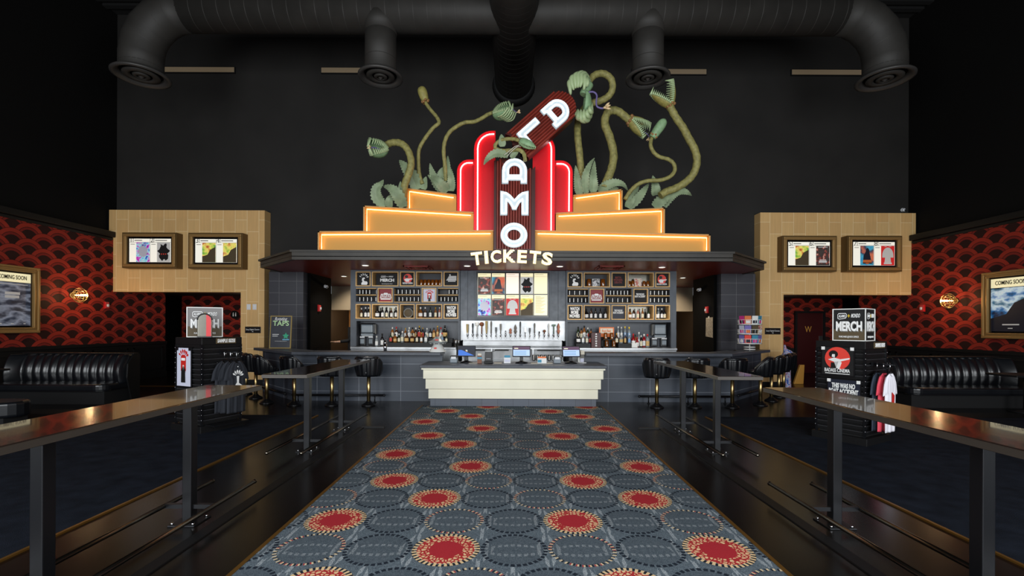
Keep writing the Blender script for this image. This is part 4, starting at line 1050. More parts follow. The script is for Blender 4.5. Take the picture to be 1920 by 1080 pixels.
# ------------------------------------------------------------------ things on the ticket counter
KC = 9.7 / F; ZT = .884
def cpos(px, Y=9.7): return (px - HX) * Y / F
def pos(px, Y, lab, kind, rz=0.0, blk=False):
    t = thing('checkout_screen', lab, 'screen', (cpos(px, Y), Y, ZT), rz)
    ob('foot', MB().lathe([(0, 0), (.13, 0), (.13, .015), (.06, .035), (.03, .05), (0, .05)], n=20), 'black_plastic', t)
    ob('arm', MB().box((-.035, .02, .03), (.035, .07, .2)), 'black_plastic', t, bevel=.006)
    ti = Matrix.Translation((0, 0, .245)) @ Matrix.Rotation(-.22, 4, 'X')
    ob('housing', put(MB().box((-.19, -.012, -.115), (.19, .035, .115)), ti), 'black_plastic', t, bevel=.008)
    s = MB()
    if kind == 'desk':
        s.quad((-.172, -.014, -.098), (.172, -.014, -.098), (.172, -.014, .098), (-.172, -.014, .098), 0)
        s.quad((-.172, -.0145, -.098), (.16, -.0145, -.098), (-.1, -.0145, .02), (-.172, -.0145, .02), 1)
        for a, b, m_ in ((-.018, .006, 2), (.002, .006, 3), (-.018, -.014, 4), (.002, -.014, 2)): s.quad((a, -.015, b), (a + .016, -.015, b), (a + .016, -.015, b + .016), (a, -.015, b + .016), m_)
        ms = ['navy_print', 'pos_blue', 'pos_glow', 'pos_page', 'orange_print']
    else:
        s.quad((-.172, -.014, -.098), (.172, -.014, -.098), (.172, -.014, .03), (-.172, -.014, .03), 0)
        s.quad((-.172, -.014, .03), (.172, -.014, .03), (.172, -.014, .098), (-.172, -.014, .098), 1)
        for q in range(3): s.quad((-.15, -.0145, -.01 - q * .03), (.1, -.0145, -.01 - q * .03), (.1, -.0145, -.002 - q * .03), (-.15, -.0145, -.002 - q * .03), 2)
        s.quad((-.15, -.0145, .052), (-.07, -.0145, .052), (-.07, -.0145, .066), (-.15, -.0145, .066), 3)
        ms = ['pos_page', 'pos_band', 'teal_print', 'pos_glow']
    ob('screen', put(s, ti), ms, t)
    return t
pos(875, 9.75, 'checkout screen with a dark blue desktop picture, beside the flying saucer', 'desk', .05)
pos(978, 9.72, 'checkout screen with pale page and dark band, centre of the ticket counter', 'page', 0)
pos(1071, 9.72, 'checkout screen with pale page, turned, beside the flyer holder', 'page', .12)
for px, lab in ((851, 'grey receipt printer beside the dark blue checkout screen'), (1045, 'grey receipt printer beside the turned checkout screen')):
    t = thing('receipt_printer', lab, 'printer', (cpos(px), 9.74, ZT), group='receipt printers on the ticket counter')
    ob('body', MB().box((-.075, -.08, 0), (.075, .1, .11)), 'grey_plastic', t, bevel=.012); ob('lid', MB().box((-.07, -.075, .11), (.07, .06, .15)), 'black_plastic', t, bevel=.01)
    ob('receipt', MB().box((-.05, -.09, .085), (.05, -.08, .13)), 'white_plastic', t)
t = thing('card_box', 'small brown and teal card box standing behind the ticket counter edge', 'box', (cpos(900), 9.62, ZT)); ob('carton', MB().box((-.045, -.03, 0), (.045, .03, .16)), 'wood_brown', t); ob('printed_band', MB().box((-.046, -.031, .09), (.046, .031, .13)), 'teal_print', t); ob('card', MB().box((-.035, -.01, .16), (.035, .01, .2)), 'paper', t)
t = thing('card_terminal', 'black upright payment device with grey buttons beside the card box', 'terminal', (cpos(916.5), 9.66, ZT)); ob('body', MB().box((-.075, -.05, .0), (.075, .06, .23)), 'black_plastic', t, bevel=.01); ob('base', MB().box((-.09, -.09, 0), (.09, .08, .05)), 'black_paint', t, bevel=.01)
bt = MB()
for a in (-.03, 0, .03): bt.box((a - .008, -.054, .09), (a + .008, -.05, .1))
ob('button', bt, 'white_plastic', t)
ob('antenna', MB().tube(smooth_path([(.05, .02, .23), (.1, .03, .245), (.22, .05, .27), (.38, .05, .275)], 5), .006, 6), 'black_plastic', t)
t = thing('gift_card_stand', 'blue and white gift card box beside the middle checkout screen', 'box', (cpos(951.5), 9.64, ZT)); ob('tray', MB().box((-.07, -.04, 0), (.07, .05, .12)), 'white_plastic', t, bevel=.005); ob('card', MB().box((-.06, -.01, .03), (.06, .0, .165)), 'teal_print', t); ob('printed_panel', MB().box((-.055, -.042, .03), (.055, -.04, .08)), 'lilac_print', t)
t = thing('leaflet_box', 'white and green leaflet box with orange strip on the ticket counter', 'box', (cpos(1016), 9.64, ZT)); ob('tray', MB().box((-.095, -.04, 0), (.095, .05, .11)), 'white_paint', t, bevel=.004); ob('leaflet', MB().box((-.085, .0, .02), (.085, .02, .14)), 'orange_print', t); ob('printed_panel', MB().box((-.09, -.042, .02), (-.01, -.04, .08)), 'teal_print', t)
t = thing('flyer_holder', 'white wire flyer holder with black and white flyers by the bar end', 'holder', (cpos(1094), 9.78, ZT), .5)
ob('frame', MB().box((-.05, -.06, 0), (.05, .1, .015)).box((-.05, .085, 0), (.05, .1, .27)), 'white_paint', t)
for q in range(3): ob('flyer', MB().box((-.045, .02 + .02 * q - .03 * q, .02 + .08 * q), (.045, .03 + .02 * q - .03 * q, .10 + .08 * q)), ['lilac_print', 'grey_print', 'paper'][q], t)
for q, (px, w) in enumerate(((888, .09), (934, .08), (1002, .07), (1030, .06))):
    tg = solo('paper_sheet', MB().box((cpos(px) - w, 9.58, ZT), (cpos(px) + w, 9.74, ZT + .006)), 'paper', 'white paper lying flat on the ticket counter ' + ['beside the brown card box', 'between payment device and gift cards', 'before the leaflet box', 'beside the turned screen printer'][q], 'paper', 'papers on the ticket counter')
# flying saucer on the bar
X = cpos(820.7, 10.25)
t = thing('saucer_model', 'grey flying saucer model on a white tapered stand at the bar end', 'model', (X, 10.25, ZB))
ob('stand', MB().lathe([(0, 0), (.19, 0), (.185, .01), (.09, .165), (0, .165)], n=20), 'white_paint', t)
ob('hull', MB().lathe([(0, .16), (.1, .165), (.17, .185), (.212, .21), (.205, .225), (.13, .25), (.1, .28), (.07, .31), (.05, .335), (0, .335)], n=28), 'saucer_grey', t)
ob('finial', MB().lathe([(0, .33), (.03, .335), (.02, .365), (.012, .385), (0, .39)], n=14), 'handle_copper', t)
lb = MB()
for a in range(10): lb.ball((.165 * math.cos(a * .628), .165 * math.sin(a * .628), .186), .014, 8)
ob('lamp', lb, 'white_paint', t)
ob('badge', MB().box((-.05, -.17, .07), (.0, -.13, .1)), 'red_print', t); ob('hull_sign', MB().box((-.035, -.125, .25), (.035, -.1, .275)), 'red_print', t)
# ------------------------------------------------------------------ beer taps and steel back counter
YT2 = 12.0
a, b = P(863.5, 601, YT2), P(1060, 639, YT2)
solo('tap_wall', MB().box((a.x, YT2, P(960, 639, YT2).z), (b.x, YT2 + .05, P(960, 601, YT2).z)), 'steel_bright', 'polished steel panel behind the row of beer taps', 'panel', bevel=.004)
z = P(960, 628, YT2).z
hx = [235, 320, 390, 467, 545, 620, 700, 775, 855, 935, 1015, 1095, 1175, 1250, 1328, 1405, 1487, 1560, 1640, 1715]
top = [110, 95, 80, 80, 60, 60, 160, 105, 215, 170, 110, 65, 165, 170, 90, 225, 195, 95, 110, 85]
kind = ['paddle', 'spindle', 'disc', 'disc', 'paddle', 'spindle', 'block', 'block', 'stub', 'figure', 'figure', 'spindle', 'block', 'block', 'spindle', 'stub', 'mush', 'spindle', 'hammer', 'figure']
hm = ['wood_olive', 'handle_black', 'handle_white', 'wood_brown', 'wood_olive', 'wood_grey', 'handle_black', 'wood_grey', 'chrome', 'handle_copper', 'wood_grey', 'handle_black', 'chrome', 'handle_black', 'wood_grey', 'handle_black', 'wood_brown', 'handle_white', 'handle_green', 'handle_copper']
cn = {'wood_olive': 'olive wooden', 'handle_black': 'black', 'handle_white': 'white', 'wood_brown': 'brown wooden', 'wood_grey': 'grey wooden', 'chrome': 'chrome', 'handle_copper': 'copper coloured', 'handle_green': 'green'}
fz = MB().cyl((0, 0, 0), (0, -.1, 0), .016, n=12).ball((0, -.1, 0), .026, 12).tube(smooth_path([(0, -.1, -.01), (0, -.12, -.05), (0, -.125, -.1)], 3), .011, 10).cyl((0, -.1, .0), (0, -.1, .045), .012, n=10).cyl((0, .0, 0), (0, -.012, 0), .03, n=16)
fme = None
for i, zx in enumerate(hx):
    px = 850 + zx * .1146; x = cpos(px, YT2)
    t = thing('beer_tap', '%s %s handled beer tap, %s from the chalkboard end' % (cn[hm[i]], {'paddle': 'paddle', 'spindle': 'thin', 'disc': 'disc', 'block': 'block', 'stub': 'short', 'figure': 'sculpted', 'mush': 'mushroom', 'hammer': 'hammer'}[kind[i]], ordn(i)), 'beer tap', (x, YT2 - .002, z), group='beer taps on the steel panel')
    if fme is None: f0 = ob('faucet', fz, 'chrome', t); fme = f0.data
    else: f0 = bpy.data.objects.new('faucet', fme); col.objects.link(f0); f0.parent = t
    H = (285 - top[i]) * .1146 * YT2 / F; h = MB(); K = kind[i]
    if K == 'paddle': h.prism([(-.016, .04), (.016, .04), (.028, H * .5), (.03, H), (-.03, H), (-.028, H * .5)], -.112, -.088, plane='xz')
    elif K == 'disc': h.cyl((0, -.1, .03), (0, -.1, H - .09), .012, .016, n=10); h.lathe([(0, -.012), (.05, -.01), (.055, 0), (.05, .01), (0, .012)], (0, -.1, H - .05), 20, R=Matrix.Rotation(PI / 2, 3, 'X'))
    elif K == 'block': h.cyl((0, -.1, .03), (0, -.1, H * .5), .011, n=10); h.box((-.022, -.12, H * .45), (.022, -.08, H))
    elif K == 'stub': h.lathe([(0, .03), (.012, .03), (.016, H * .6), (.012, H), (0, H)], (0, -.1, 0), 12)
    elif K == 'mush': h.lathe([(0, .03), (.013, .03), (.014, H * .55), (.04, H * .6), (.03, H * .9), (0, H)], (0, -.1, 0), 14)
    elif K == 'hammer': h.cyl((0, -.1, .03), (0, -.1, H - .03), .013, n=10); h.box((-.045, -.115, H - .05), (.045, -.085, H))
    elif K == 'figure': h.lathe([(0, .03), (.02, .03), (.035, H * .3), (.024, H * .5), (.038, H * .65), (.02, H * .85), (0, H)], (0, -.1, 0), 14); h.box((-.045, -.11, H * .3), (.045, -.09, H * .38))
    else: h.lathe([(0, .03), (.011, .03), (.016, H * .3), (.012, H * .5), (.02, H * .75), (.018, H * .9), (.008, H), (0, H)], (0, -.1, 0), 12)
    ob('handle', h, hm[i], t)
a, b = cpos(867, 11.7), cpos(1055, 11.7)
t = thing('drip_trough', 'long steel drip trough under the beer taps', 'drip tray', ((a + b) / 2, 11.75, P(960, 649, 11.65).z)); z0_, z1_ = 0, P(960, 639.5, 11.65).z - P(960, 649, 11.65).z; w = (b - a) / 2
ob('trough', MB().box((-w, -.1, 0), (w, .25, z1_)), 'steel_bright', t, bevel=.006); ob('grate', MB().box((-w + .03, -.08, z1_), (w - .03, .2, z1_ + .008)), 'steel_bright', t)
pp = MB()
for x in (-w + .01, w - .01): pp.cyl((x, -.11, -.02), (x, -.11, z1_ + .02), .012, n=10)
ob('pipe', pp, 'black_steel', t)
t = thing('back_cabinet', 'steel work cabinet with open shelf behind the checkout screens', 'cabinet', (.02, 11.9, 0)); w = 1.28
ob('cabinet_body', MB().box((-w, -.32, .06), (w, .3, .76)), 'steel_bright', t, bevel=.006); ob('shelf', MB().box((-w, -.34, .76), (w, .3, .785)), 'steel', t); ob('back_splash', MB().box((-w, .22, .785), (w, .26, 1.13)), 'steel_bright', t)
ob('upper_shelf', MB().box((-w, -.12, 1.075), (w, .22, 1.10)), 'steel', t)
for x in (-w, -.55, .5, w - .03): ob('upright', MB().box((x, -.12, .785), (x + .03, .22, 1.075)), 'steel', t)
sl = MB()
for x0_, x1_ in ((-1.1, -.7), (-.45, -.1), (.62, 1.2)): sl.box((x0_, -.155, 1.03), (x1_, -.12, 1.06))
ob('rail_slot', sl, 'black_paint', t)
for x in (-.85, 0, .85): ob('door', MB().box((x - .41, -.335, .1), (x + .41, -.32, .72)), 'steel', t)
# ------------------------------------------------------------------ back bar with shadow boxes
YF = 11.85
def px_rect(x0, x1, y0, y1, Y=YF):
    xm, ym = (x0 + x1) / 2, (y0 + y1) / 2
    c = P(xm, ym, Y); hw, hh = (x1 - x0) / 2 * Y / F, (y1 - y0) / 2 * Y / F
    return (c.x - hw, c.x + hw, c.z - hh, c.z + hh)
SETS = {}
for key, ox, oy in (('L', 660, 500), ('R', 1060, 500)):
    q = .10417
    if key == 'L':
        r1 = [(66, 338), (358, 840), (862, 1130), (1152, 1625), (1648, 1915)]; y1 = (88, 355); y2 = (382, 646); y3 = (672, 938)
        r2 = [('A', 70, 440), ('f', 462, 735), ('B', 757, 1230), ('f', 1255, 1520), ('C', 1545, 1912)]
    else:
        r1 = [(38, 308), (328, 805), (828, 1095), (1118, 1593), (1615, 1882)]; y1 = (104, 374); y2 = (396, 664); y3 = (690, 958)
        r2 = [('A', 40, 412), ('f', 435, 700), ('B', 724, 1192), ('f', 1222, 1487), ('C', 1512, 1880)]
    R = lambda a, b, ys: px_rect(ox + a * q, ox + b * q, oy + ys[0] * q, oy + ys[1] * q)
    SETS[key] = dict(r1=[R(a, b, y1) for a, b in r1], r2=[(k_,) + R(a, b, y2) for k_, a, b in r2], r3=[R(a, b, y3) for a, b in r1])
for key, xa, xb, side in (('L', 657, 862, LS), ('R', 1061, 1268, RS)):
    S = SETS[key]; x0, x1 = (xa - HX) * YF / F, (xb - HX) * YF / F; zlo, zhi = P(960, 603, YF).z, SOF
    t = thing('back_bar', 'tall grey back bar cabinet with framed boxes and bottle niche, ' + side, 'cabinet', ((x0 + x1) / 2, YF, 0))
    holes = [r for r in S['r1']] + [r[1:] for r in S['r2']] + S['r3']
    def rect(a, b, c, d): return [(a, c), (b, c), (b, d), (a, d)]
    face = shape_mb([rect(x0, x1, zlo, zhi - .004)] + [rect(*h) for h in holes], .012)
    ob('face_board', put(face, FY(0, YF + .014, 0)), 'backbar', t, True)
    ob('back_board', MB().box((x0, YF + .34, zlo), (x1, YF + .36, zhi - .004)), 'backbar_dark', t, True)
    ob('underside', MB().box((x0, YF + .03, zlo), (x1, YF + .34, zlo + .02)), 'backbar', t, True)
    o0, o1 = (x0, x0 + .15) if key == 'L' else (x1 - .13, x1)
    ob('side_panel', MB().box((o0, YF, 0), (o1, YF + .36, zlo)), 'backbar', t, True)
    i0, i1 = (x1 - .04, x1) if key == 'L' else (x0, x0 + .04)
    ob('inner_panel', MB().box((i0, YF + .0, 1.135), (i1, YF + .36, zlo)), 'backbar', t, True)
    n0, n1 = (o1, i0) if key == 'L' else (i1, o0)
    ob('niche_back', MB().box((n0, YF + .3, 0), (n1, YF + .34, zlo)), 'niche_tile', t, True)
    ob('niche_side', MB().box((o1 - .01, YF + .01, 1.135), (o1 + .012, YF + .3, zlo)) if key == 'L' else MB().box((o0 - .012, YF + .01, 1.135), (o0 + .01, YF + .3, zlo)), 'backbar_dark', t, True)
    ob('work_top', MB().box((n0, YF - .45, 1.08), (n1, YF + .3, 1.13)), 'steel', t, True, bevel=.006)
    ob('base_cabinet', MB().box((n0, YF - .38, .0), (n1, YF + .3, 1.08)), 'steel', t, True)
    SETS[key]['n'] = (n0, n1)
# plank wall with the lit menu
xa, xb = (862 - HX) * YF / F + .002, (1061 - HX) * YF / F - .002
zl = P(960, 601, YF).z
r = px_rect(893, 1030, 509.5, 595)
t = thing('menu_board', 'lit menu board of ten cream panels in a grey plank surround', 'menu', ((xa + xb) / 2, YF + .05, zl))
pl = MB(); npl = 14
for i in range(npl):
    a = xa + (xb - xa) * i / npl; b_ = xa + (xb - xa) * (i + 1) / npl
    if b_ < r[0] + .01 or a > r[1] - .01: pl.box((a + .003, YF + .05, zl), (b_ - .003, YF + .09, SOF - .005))
pl.box((r[0] - .12, YF + .055, zl), (r[1] + .12, YF + .085, r[2])).box((r[0] - .12, YF + .055, r[3]), (r[1] + .12, YF + .085, SOF - .005))
ob('plank_surround', pl, 'planks', t, True)
ob('frame', MB().box((r[0] - .05, YF + .02, r[2] - .05), (r[1] + .05, YF + .09, r[2])).box((r[0] - .05, YF + .02, r[3]), (r[1] + .05, YF + .09, r[3] + .03)).box((r[0] - .05, YF + .02, r[2]), (r[0], YF + .09, r[3])).box((r[1], YF + .02, r[2]), (r[1] + .05, YF + .09, r[3])), 'backbar', t, True)
ob('backing', MB().box((r[0], YF + .085, r[2]), (r[1], YF + .1, r[3])), 'screen_black', t, True)
# --- plain generic pictures used as stand-ins on posters
def pic_mat(name, cols, scale=3.0, emit=0.0, seed=0.0, vert=0.0):
    m = mat(name, cols[0], .5); nt, b = bsdf(m); x, y, z, vec = coords(nt)
    vv = combine(nt, x + seed, y, z * (1 + vert)); n = noise(nt, vv, scale, 3.0)
    ra = nt.nodes.new('ShaderNodeValToRGB'); el = ra.color_ramp.elements; el[0].position = .3; el[1].position = .7
    el[0].color, el[1].color = cols[0], cols[-1]
    for i, c in enumerate(cols[1:-1]): e = el.new(.3 + .4 * (i + 1) / (len(cols) - 1)); e.color = c
    nt.links.new(n.v, ra.inputs[0]); nt.links.new(ra.outputs[0], b.inputs['Base Color'])
    if emit: nt.links.new(ra.outputs[0], b.inputs['Emission Color']); b.inputs['Emission Strength'].default_value = emit
EMS = .4
pic_mat('pic_neon', [C(60, 20, 110), C(200, 60, 190), C(150, 225, 230), C(60, 90, 200), C(30, 30, 90)], 7, EMS)
pic_mat('pic_crowd', [C(46, 40, 40), C(66, 56, 52), C(52, 44, 42), C(150, 70, 60), C(228, 205, 185)], 9, EMS, 3)
pic_mat('pic_split', [C(225, 90, 50), C(200, 110, 80), C(60, 60, 80), C(70, 160, 190), C(40, 130, 180)], 2.5, EMS, 5)
pic_mat('pic_ink', [C(235, 235, 238), C(235, 235, 238), C(30, 30, 32), C(28, 28, 30), C(220, 220, 224)], 4.5, EMS, 9)
pic_mat('pic_leaf', [C(40, 140, 60), C(150, 190, 70), C(240, 220, 110), C(190, 90, 50), C(120, 60, 40)], 4, EMS, 2)
pic_mat('pic_red', [C(200, 40, 40), C(196, 36, 38), C(210, 60, 50)], 1.5, EMS)
pic_mat('pic_storm', [C(16, 20, 30), C(44, 54, 74), C(150, 158, 176), C(66, 70, 84), C(16, 18, 26)], 1.8, .22, 1, 1.6)
pic_mat('pic_sea', [C(10, 30, 60), C(40, 110, 170), C(210, 230, 240), C(60, 110, 140), C(14, 30, 40)], 2.4, .4, 4, .5)
pic_mat('pic_patches', [C(230, 190, 110), C(220, 220, 210), C(200, 90, 60), C(90, 110, 130)], 14, 0, 6)
pic_mat('pic_bw', [C(20, 20, 20), C(230, 230, 232), C(20, 20, 20), C(200, 190, 215)], 8, 0, 8)
def figure_polys(kind):
    if kind == 'dome': return [arc(0, 0, .42, 0, 180, 12) + [(-.42, -.1), (-.2, -.1), (-.26, -.4), (.26, -.4), (.2, -.1), (.42, -.1)]]
    if kind == 'cloak': return [[(-.32, -.42), (-.26, .0), (-.1, .2), (-.06, .36), (.06, .4), (.16, .3), (.2, .1), (.36, -.42)]]
    if kind == 'hill': return [[(-.5, -.5), (-.5, -.2), (-.1, -.1), (.1, .15), (.5, .3), (.5, -.5)]]
    if kind == 'blot': return [[(.38 * (1 + .22 * math.sin(7 * a) + .1 * math.sin(13 * a)) * math.cos(a), .42 * (1 + .18 * math.sin(6 * a + 1)) * math.sin(a)) for a in [2 * PI * i / 40 for i in range(40)]]]
    if kind == 'burst': return [[((.42 if i % 2 else .3) * math.cos(a), (.36 if i % 2 else .26) * math.sin(a) + .05) for i, a in enumerate([2 * PI * i / 24 for i in range(24)])]]
def picture(par, name, T, w, h, base, shape=None, smat=None, bars=None, world=True):
    """flat picture: coloured sheet, one plain shape, lettering bars; T stands the sheet up"""
    mb = MB().join(MB().box((-w / 2, -h / 2, 0), (w / 2, h / 2, .003)), T)
    ms = [base]
    if shape:
        g = shape_mb([[(x * w, y * h) for x, y in p] for p in figure_polys(shape)], .001); mb.join(g, T @ Matrix.Translation((0, 0, .004)), 1); ms.append(smat)
    if bars:
        if not shape: ms.append(bars[0])
        ms.append(bars[0]); mi = len(ms) - 1
        for (x0, x1, y0, y1) in bars[1]: mb.join(MB().box((x0 * w, y0 * h, .004), (x1 * w, y1 * h, .006)), T, mi)
    return ob(name, mb, ms, par, world)
PICS = {'neon': ('pic_neon', 'burst', 'lilac_print', ('letter_ink_white', [(-.3, .3, .4, .44), (-.15, .15, -.46, -.43)])),
        'crowd': ('pic_crowd', None, None, ('letter_ink_white', [(-.35, .35, .42, .45), (-.3, .3, -.36, -.26), (-.25, .25, -.24, -.2)])),
        'split': ('pic_split', 'cloak', 'navy_print', ('orange_print', [(-.3, .34, -.36, -.22), (-.1, .14, -.44, -.39)])),
        'ink': ('white_paint', 'blot', 'black_matte', ('red_print', [(-.2, -.12, -.12, -.06), (-.04, .04, -.12, -.06), (.12, .2, -.12, -.06)])),
        'leaf': ('pic_leaf', 'hill', 'brown_print', None),
        'dome': ('pic_red', 'dome', 'white_paint', ('letter_ink_white', [(-.3, .3, -.44, -.36), (-.25, -.08, .45, .47), (.08, .25, .45, .47)]))}
cx = [(120, 382), (403, 663), (690, 948), (982, 1238), (1258, 1525)]; ry = [(135, 550), (572, 985)]
content = [['crowd', 'split', None, 'ink', None], ['neon', 'crowd', 'dome', 'leaf', 'list']]
for j in range(2):
    for i in range(5):
        rr = px_rect(885 + cx[i][0] * .0926, 885 + cx[i][1] * .0926, 500 + ry[j][0] * .0926, 500 + ry[j][1] * .0926, YF + .07)
        w, h = rr[1] - rr[0], rr[3] - rr[2]; xc, zc = (rr[0] + rr[1]) / 2, (rr[2] + rr[3]) / 2
        mm = MB().box((rr[0], YF + .07, rr[2]), (rr[1], YF + .085, rr[3])); pane = ob('menu_panel', mm, 'menu_pink' if (i, j) == (2, 0) else 'menu_cream', t, True)
        c = content[j][i]
        if c in PICS:
            b0_, sh, sm_, bars = PICS[c]; ph = h * .82
            o = picture(None, 'poster_picture', FY(xc, YF + .069, rr[2] + ph / 2), w * .98, ph, b0_, sh, sm_, bars); o.parent = pane; o.data.transform(Matrix.Translation(-wloc(pane)))
        ln = MB()
        if c == 'list':
            for q in range(16): ln.box((rr[0] + w * .1, YF + .067, rr[3] - h * (.1 + q * .052)), (rr[0] + w * (.5 + .4 * ((q * 37) % 10) / 10), YF + .07, rr[3] - h * (.085 + q * .052)))
        else: ln.box((rr[0] + w * .08, YF + .067, rr[3] - h * .07), (rr[0] + w * .7, YF + .07, rr[3] - h * .055)).box((rr[0], YF + .067, rr[3] - h * .165), (rr[1], YF + .07, rr[3] - h * .158))
        o = ob('printed_line', ln, 'menu_line', None); o.parent = pane; o.data.transform(Matrix.Translation(-wloc(pane)))

# --- bottles and glasses
BS = {'wine': [(0, 0), (.036, 0), (.038, .01), (.038, .17), (.034, .2), (.016, .235), (.014, .30), (.016, .305), (0, .305)],
      'liquor': [(0, 0), (.040, 0), (.042, .01), (.042, .165), (.036, .195), (.016, .215), (.014, .285), (0, .285)],
      'squat': [(0, 0), (.05, 0), (.052, .01), (.05, .13), (.036, .165), (.016, .185), (.015, .25), (0, .25)],
      'tall': [(0, 0), (.034, 0), (.036, .01), (.034, .2), (.026, .235), (.014, .26), (.013, .33), (0, .33)]}
_mc = {}
def shared(key, fn, mats):
    if key not in _mc: _mc[key] = me_from(fn(), key.split('|')[0], mats)
    return _mc[key]
def bottle(x, y, z, h, shape, glass, lab, cap, text, group):
    pr = BS[shape]; H = pr[-1][1]
    o = bpy.data.objects.new('bottle', shared('bottle|%s|%s' % (shape, glass), lambda: MB().lathe(pr, n=14), glass)); col.objects.link(o)
    o.location = (x, y, z); o.scale = (h / H,) * 3; tag(o, text, 'bottle', group)
    rb = pr[2][0] + .0012
    def lb():
        mb = MB(); z0_, z1_ = .035, pr[3][1] * .86
        for i in range(9):
            a0, a1 = math.radians(-160 + 140 * i / 9), math.radians(-160 + 140 * (i + 1) / 9)
            p = lambda a, zz, r: (r * math.cos(a), r * math.sin(a), zz)
            mb.add([p(a0, z0_, rb), p(a1, z0_, rb), p(a1, z1_, rb), p(a0, z1_, rb), p(a0, z0_, rb - .002), p(a1, z0_, rb - .002), p(a1, z1_, rb - .002), p(a0, z1_, rb - .002)], [(0, 1, 2, 3), (4, 7, 6, 5), (0, 4, 5, 1), (3, 2, 6, 7)])
        return mb
    l = bpy.data.objects.new('label', shared('label|%s|%s' % (shape, lab), lb, lab)); col.objects.link(l); l.parent = o
    c = bpy.data.objects.new('cap', shared('cap|%s|%s' % (shape, cap), lambda: MB().cyl((0, 0, H - .045), (0, 0, H + .006), pr[-2][0] + .003, n=10), cap)); col.objects.link(c); c.parent = o
def tumbler(x, y, z, h, text, group, dark=False):
    o = bpy.data.objects.new('drinking_glass', shared('glass|%d' % dark, lambda: MB().lathe([(0, 0), (.03, 0), (.036, .14), (.0335, .14), (.028, .012), (0, .012)], n=14), 'glass_dark' if dark else 'glass')); col.objects.link(o)
    o.location = (x, y, z); o.scale = (h / .14,) * 3; tag(o, text, 'glass', group)
    p = bpy.data.objects.new('printed_logo', shared('printed_logo', lambda: MB().add([(-.012, -.0375, .02), (.008, -.0385, .02), (.009, -.0395, .125), (-.012, -.0385, .125), (-.012, -.036, .02), (.008, -.036, .02), (.009, -.0375, .125), (-.012, -.0375, .125)], [(0, 1, 2, 3), (7, 6, 5, 4), (0, 3, 7, 4), (1, 5, 6, 2)]), 'cap_white')); col.objects.link(p); p.parent = o  # plain white upright strip on the front of the glass
def growler(x, y, z, h, text, group):
    o = bpy.data.objects.new('amber_mug', shared('amber_mug', lambda: MB().lathe([(0, 0), (.052, 0), (.056, .01), (.056, .12), (.05, .15), (.05, .19), (.046, .19), (.046, .15), (.05, .02), (0, .015)], n=16), 'amber_glass')); col.objects.link(o)
    o.location = (x, y, z); o.scale = (h / .19,) * 3; o.rotation_euler = (0, 0, PI / 2); tag(o, text, 'mug', group)
    p = bpy.data.objects.new('handle', shared('handle', lambda: MB().tube(smooth_path([(.05, 0, .14), (.085, 0, .13), (.088, 0, .08), (.052, 0, .05)], 4), .008, 8), 'amber_glass')); col.objects.link(p); p.parent = o
    q = bpy.data.objects.new('printed_logo', shared('mug_logo|printed_logo', lambda: MB().box((-.059, -.018, .03), (-.053, .018, .06)), 'cap_white')); col.objects.link(q); q.parent = o
def shadow_box(r, lab, back='backbar_dark', dep=.30):
    x0, x1, z0_, z1_ = r; th = .026
    t = thing('shadow_box', lab, 'display box', ((x0 + x1) / 2, YF, z0_ + .0005), group='oak framed display boxes')
    e = .001
    fr = MB().box((x0 + e, YF - .012, z0_ + e), (x1 - e, YF + dep, z0_ + th)).box((x0 + e, YF - .012, z1_ - th), (x1 - e, YF + dep, z1_ - e)).box((x0 + e, YF - .012, z0_ + th), (x0 + th, YF + dep, z1_ - th)).box((x1 - th, YF - .012, z0_ + th), (x1 - e, YF + dep, z1_ - th))
    ob('frame', fr, 'oak', t, True)
    ob('back_panel', MB().box((x0 + th, YF + dep - .012, z0_ + th), (x1 - th, YF + dep, z1_ - th)), back, t, True)
    return (x0 + th + .003, x1 - th - .003, z0_ + th, z1_ - th)
def words_on(par, T, lines, size, matn, xs=.8, off=.02, shear=0, name='lettering', zoff=.004, world=True, lead=1.0):
    """stacked lines of heavy lettering, each fitted by its own width (line, width or None)"""
    mb = MB(); n = len(lines)
    for i, (s, wdt) in enumerate(lines):
        g = text_mb(s, size, .002, off * size, xs, shear=shear)
        if wdt:
            xs_ = [v.x for v in g.v]; k = wdt / (max(xs_) - min(xs_)); c_ = (max(xs_) + min(xs_)) / 2
            for v in g.v: v.x = (v.x - c_) * k
        mb.join(g, T @ Matrix.Translation((0, ((n - 1) / 2 - i) * size * .86 * lead, zoff)))
    return ob(name, mb, matn, par, world)
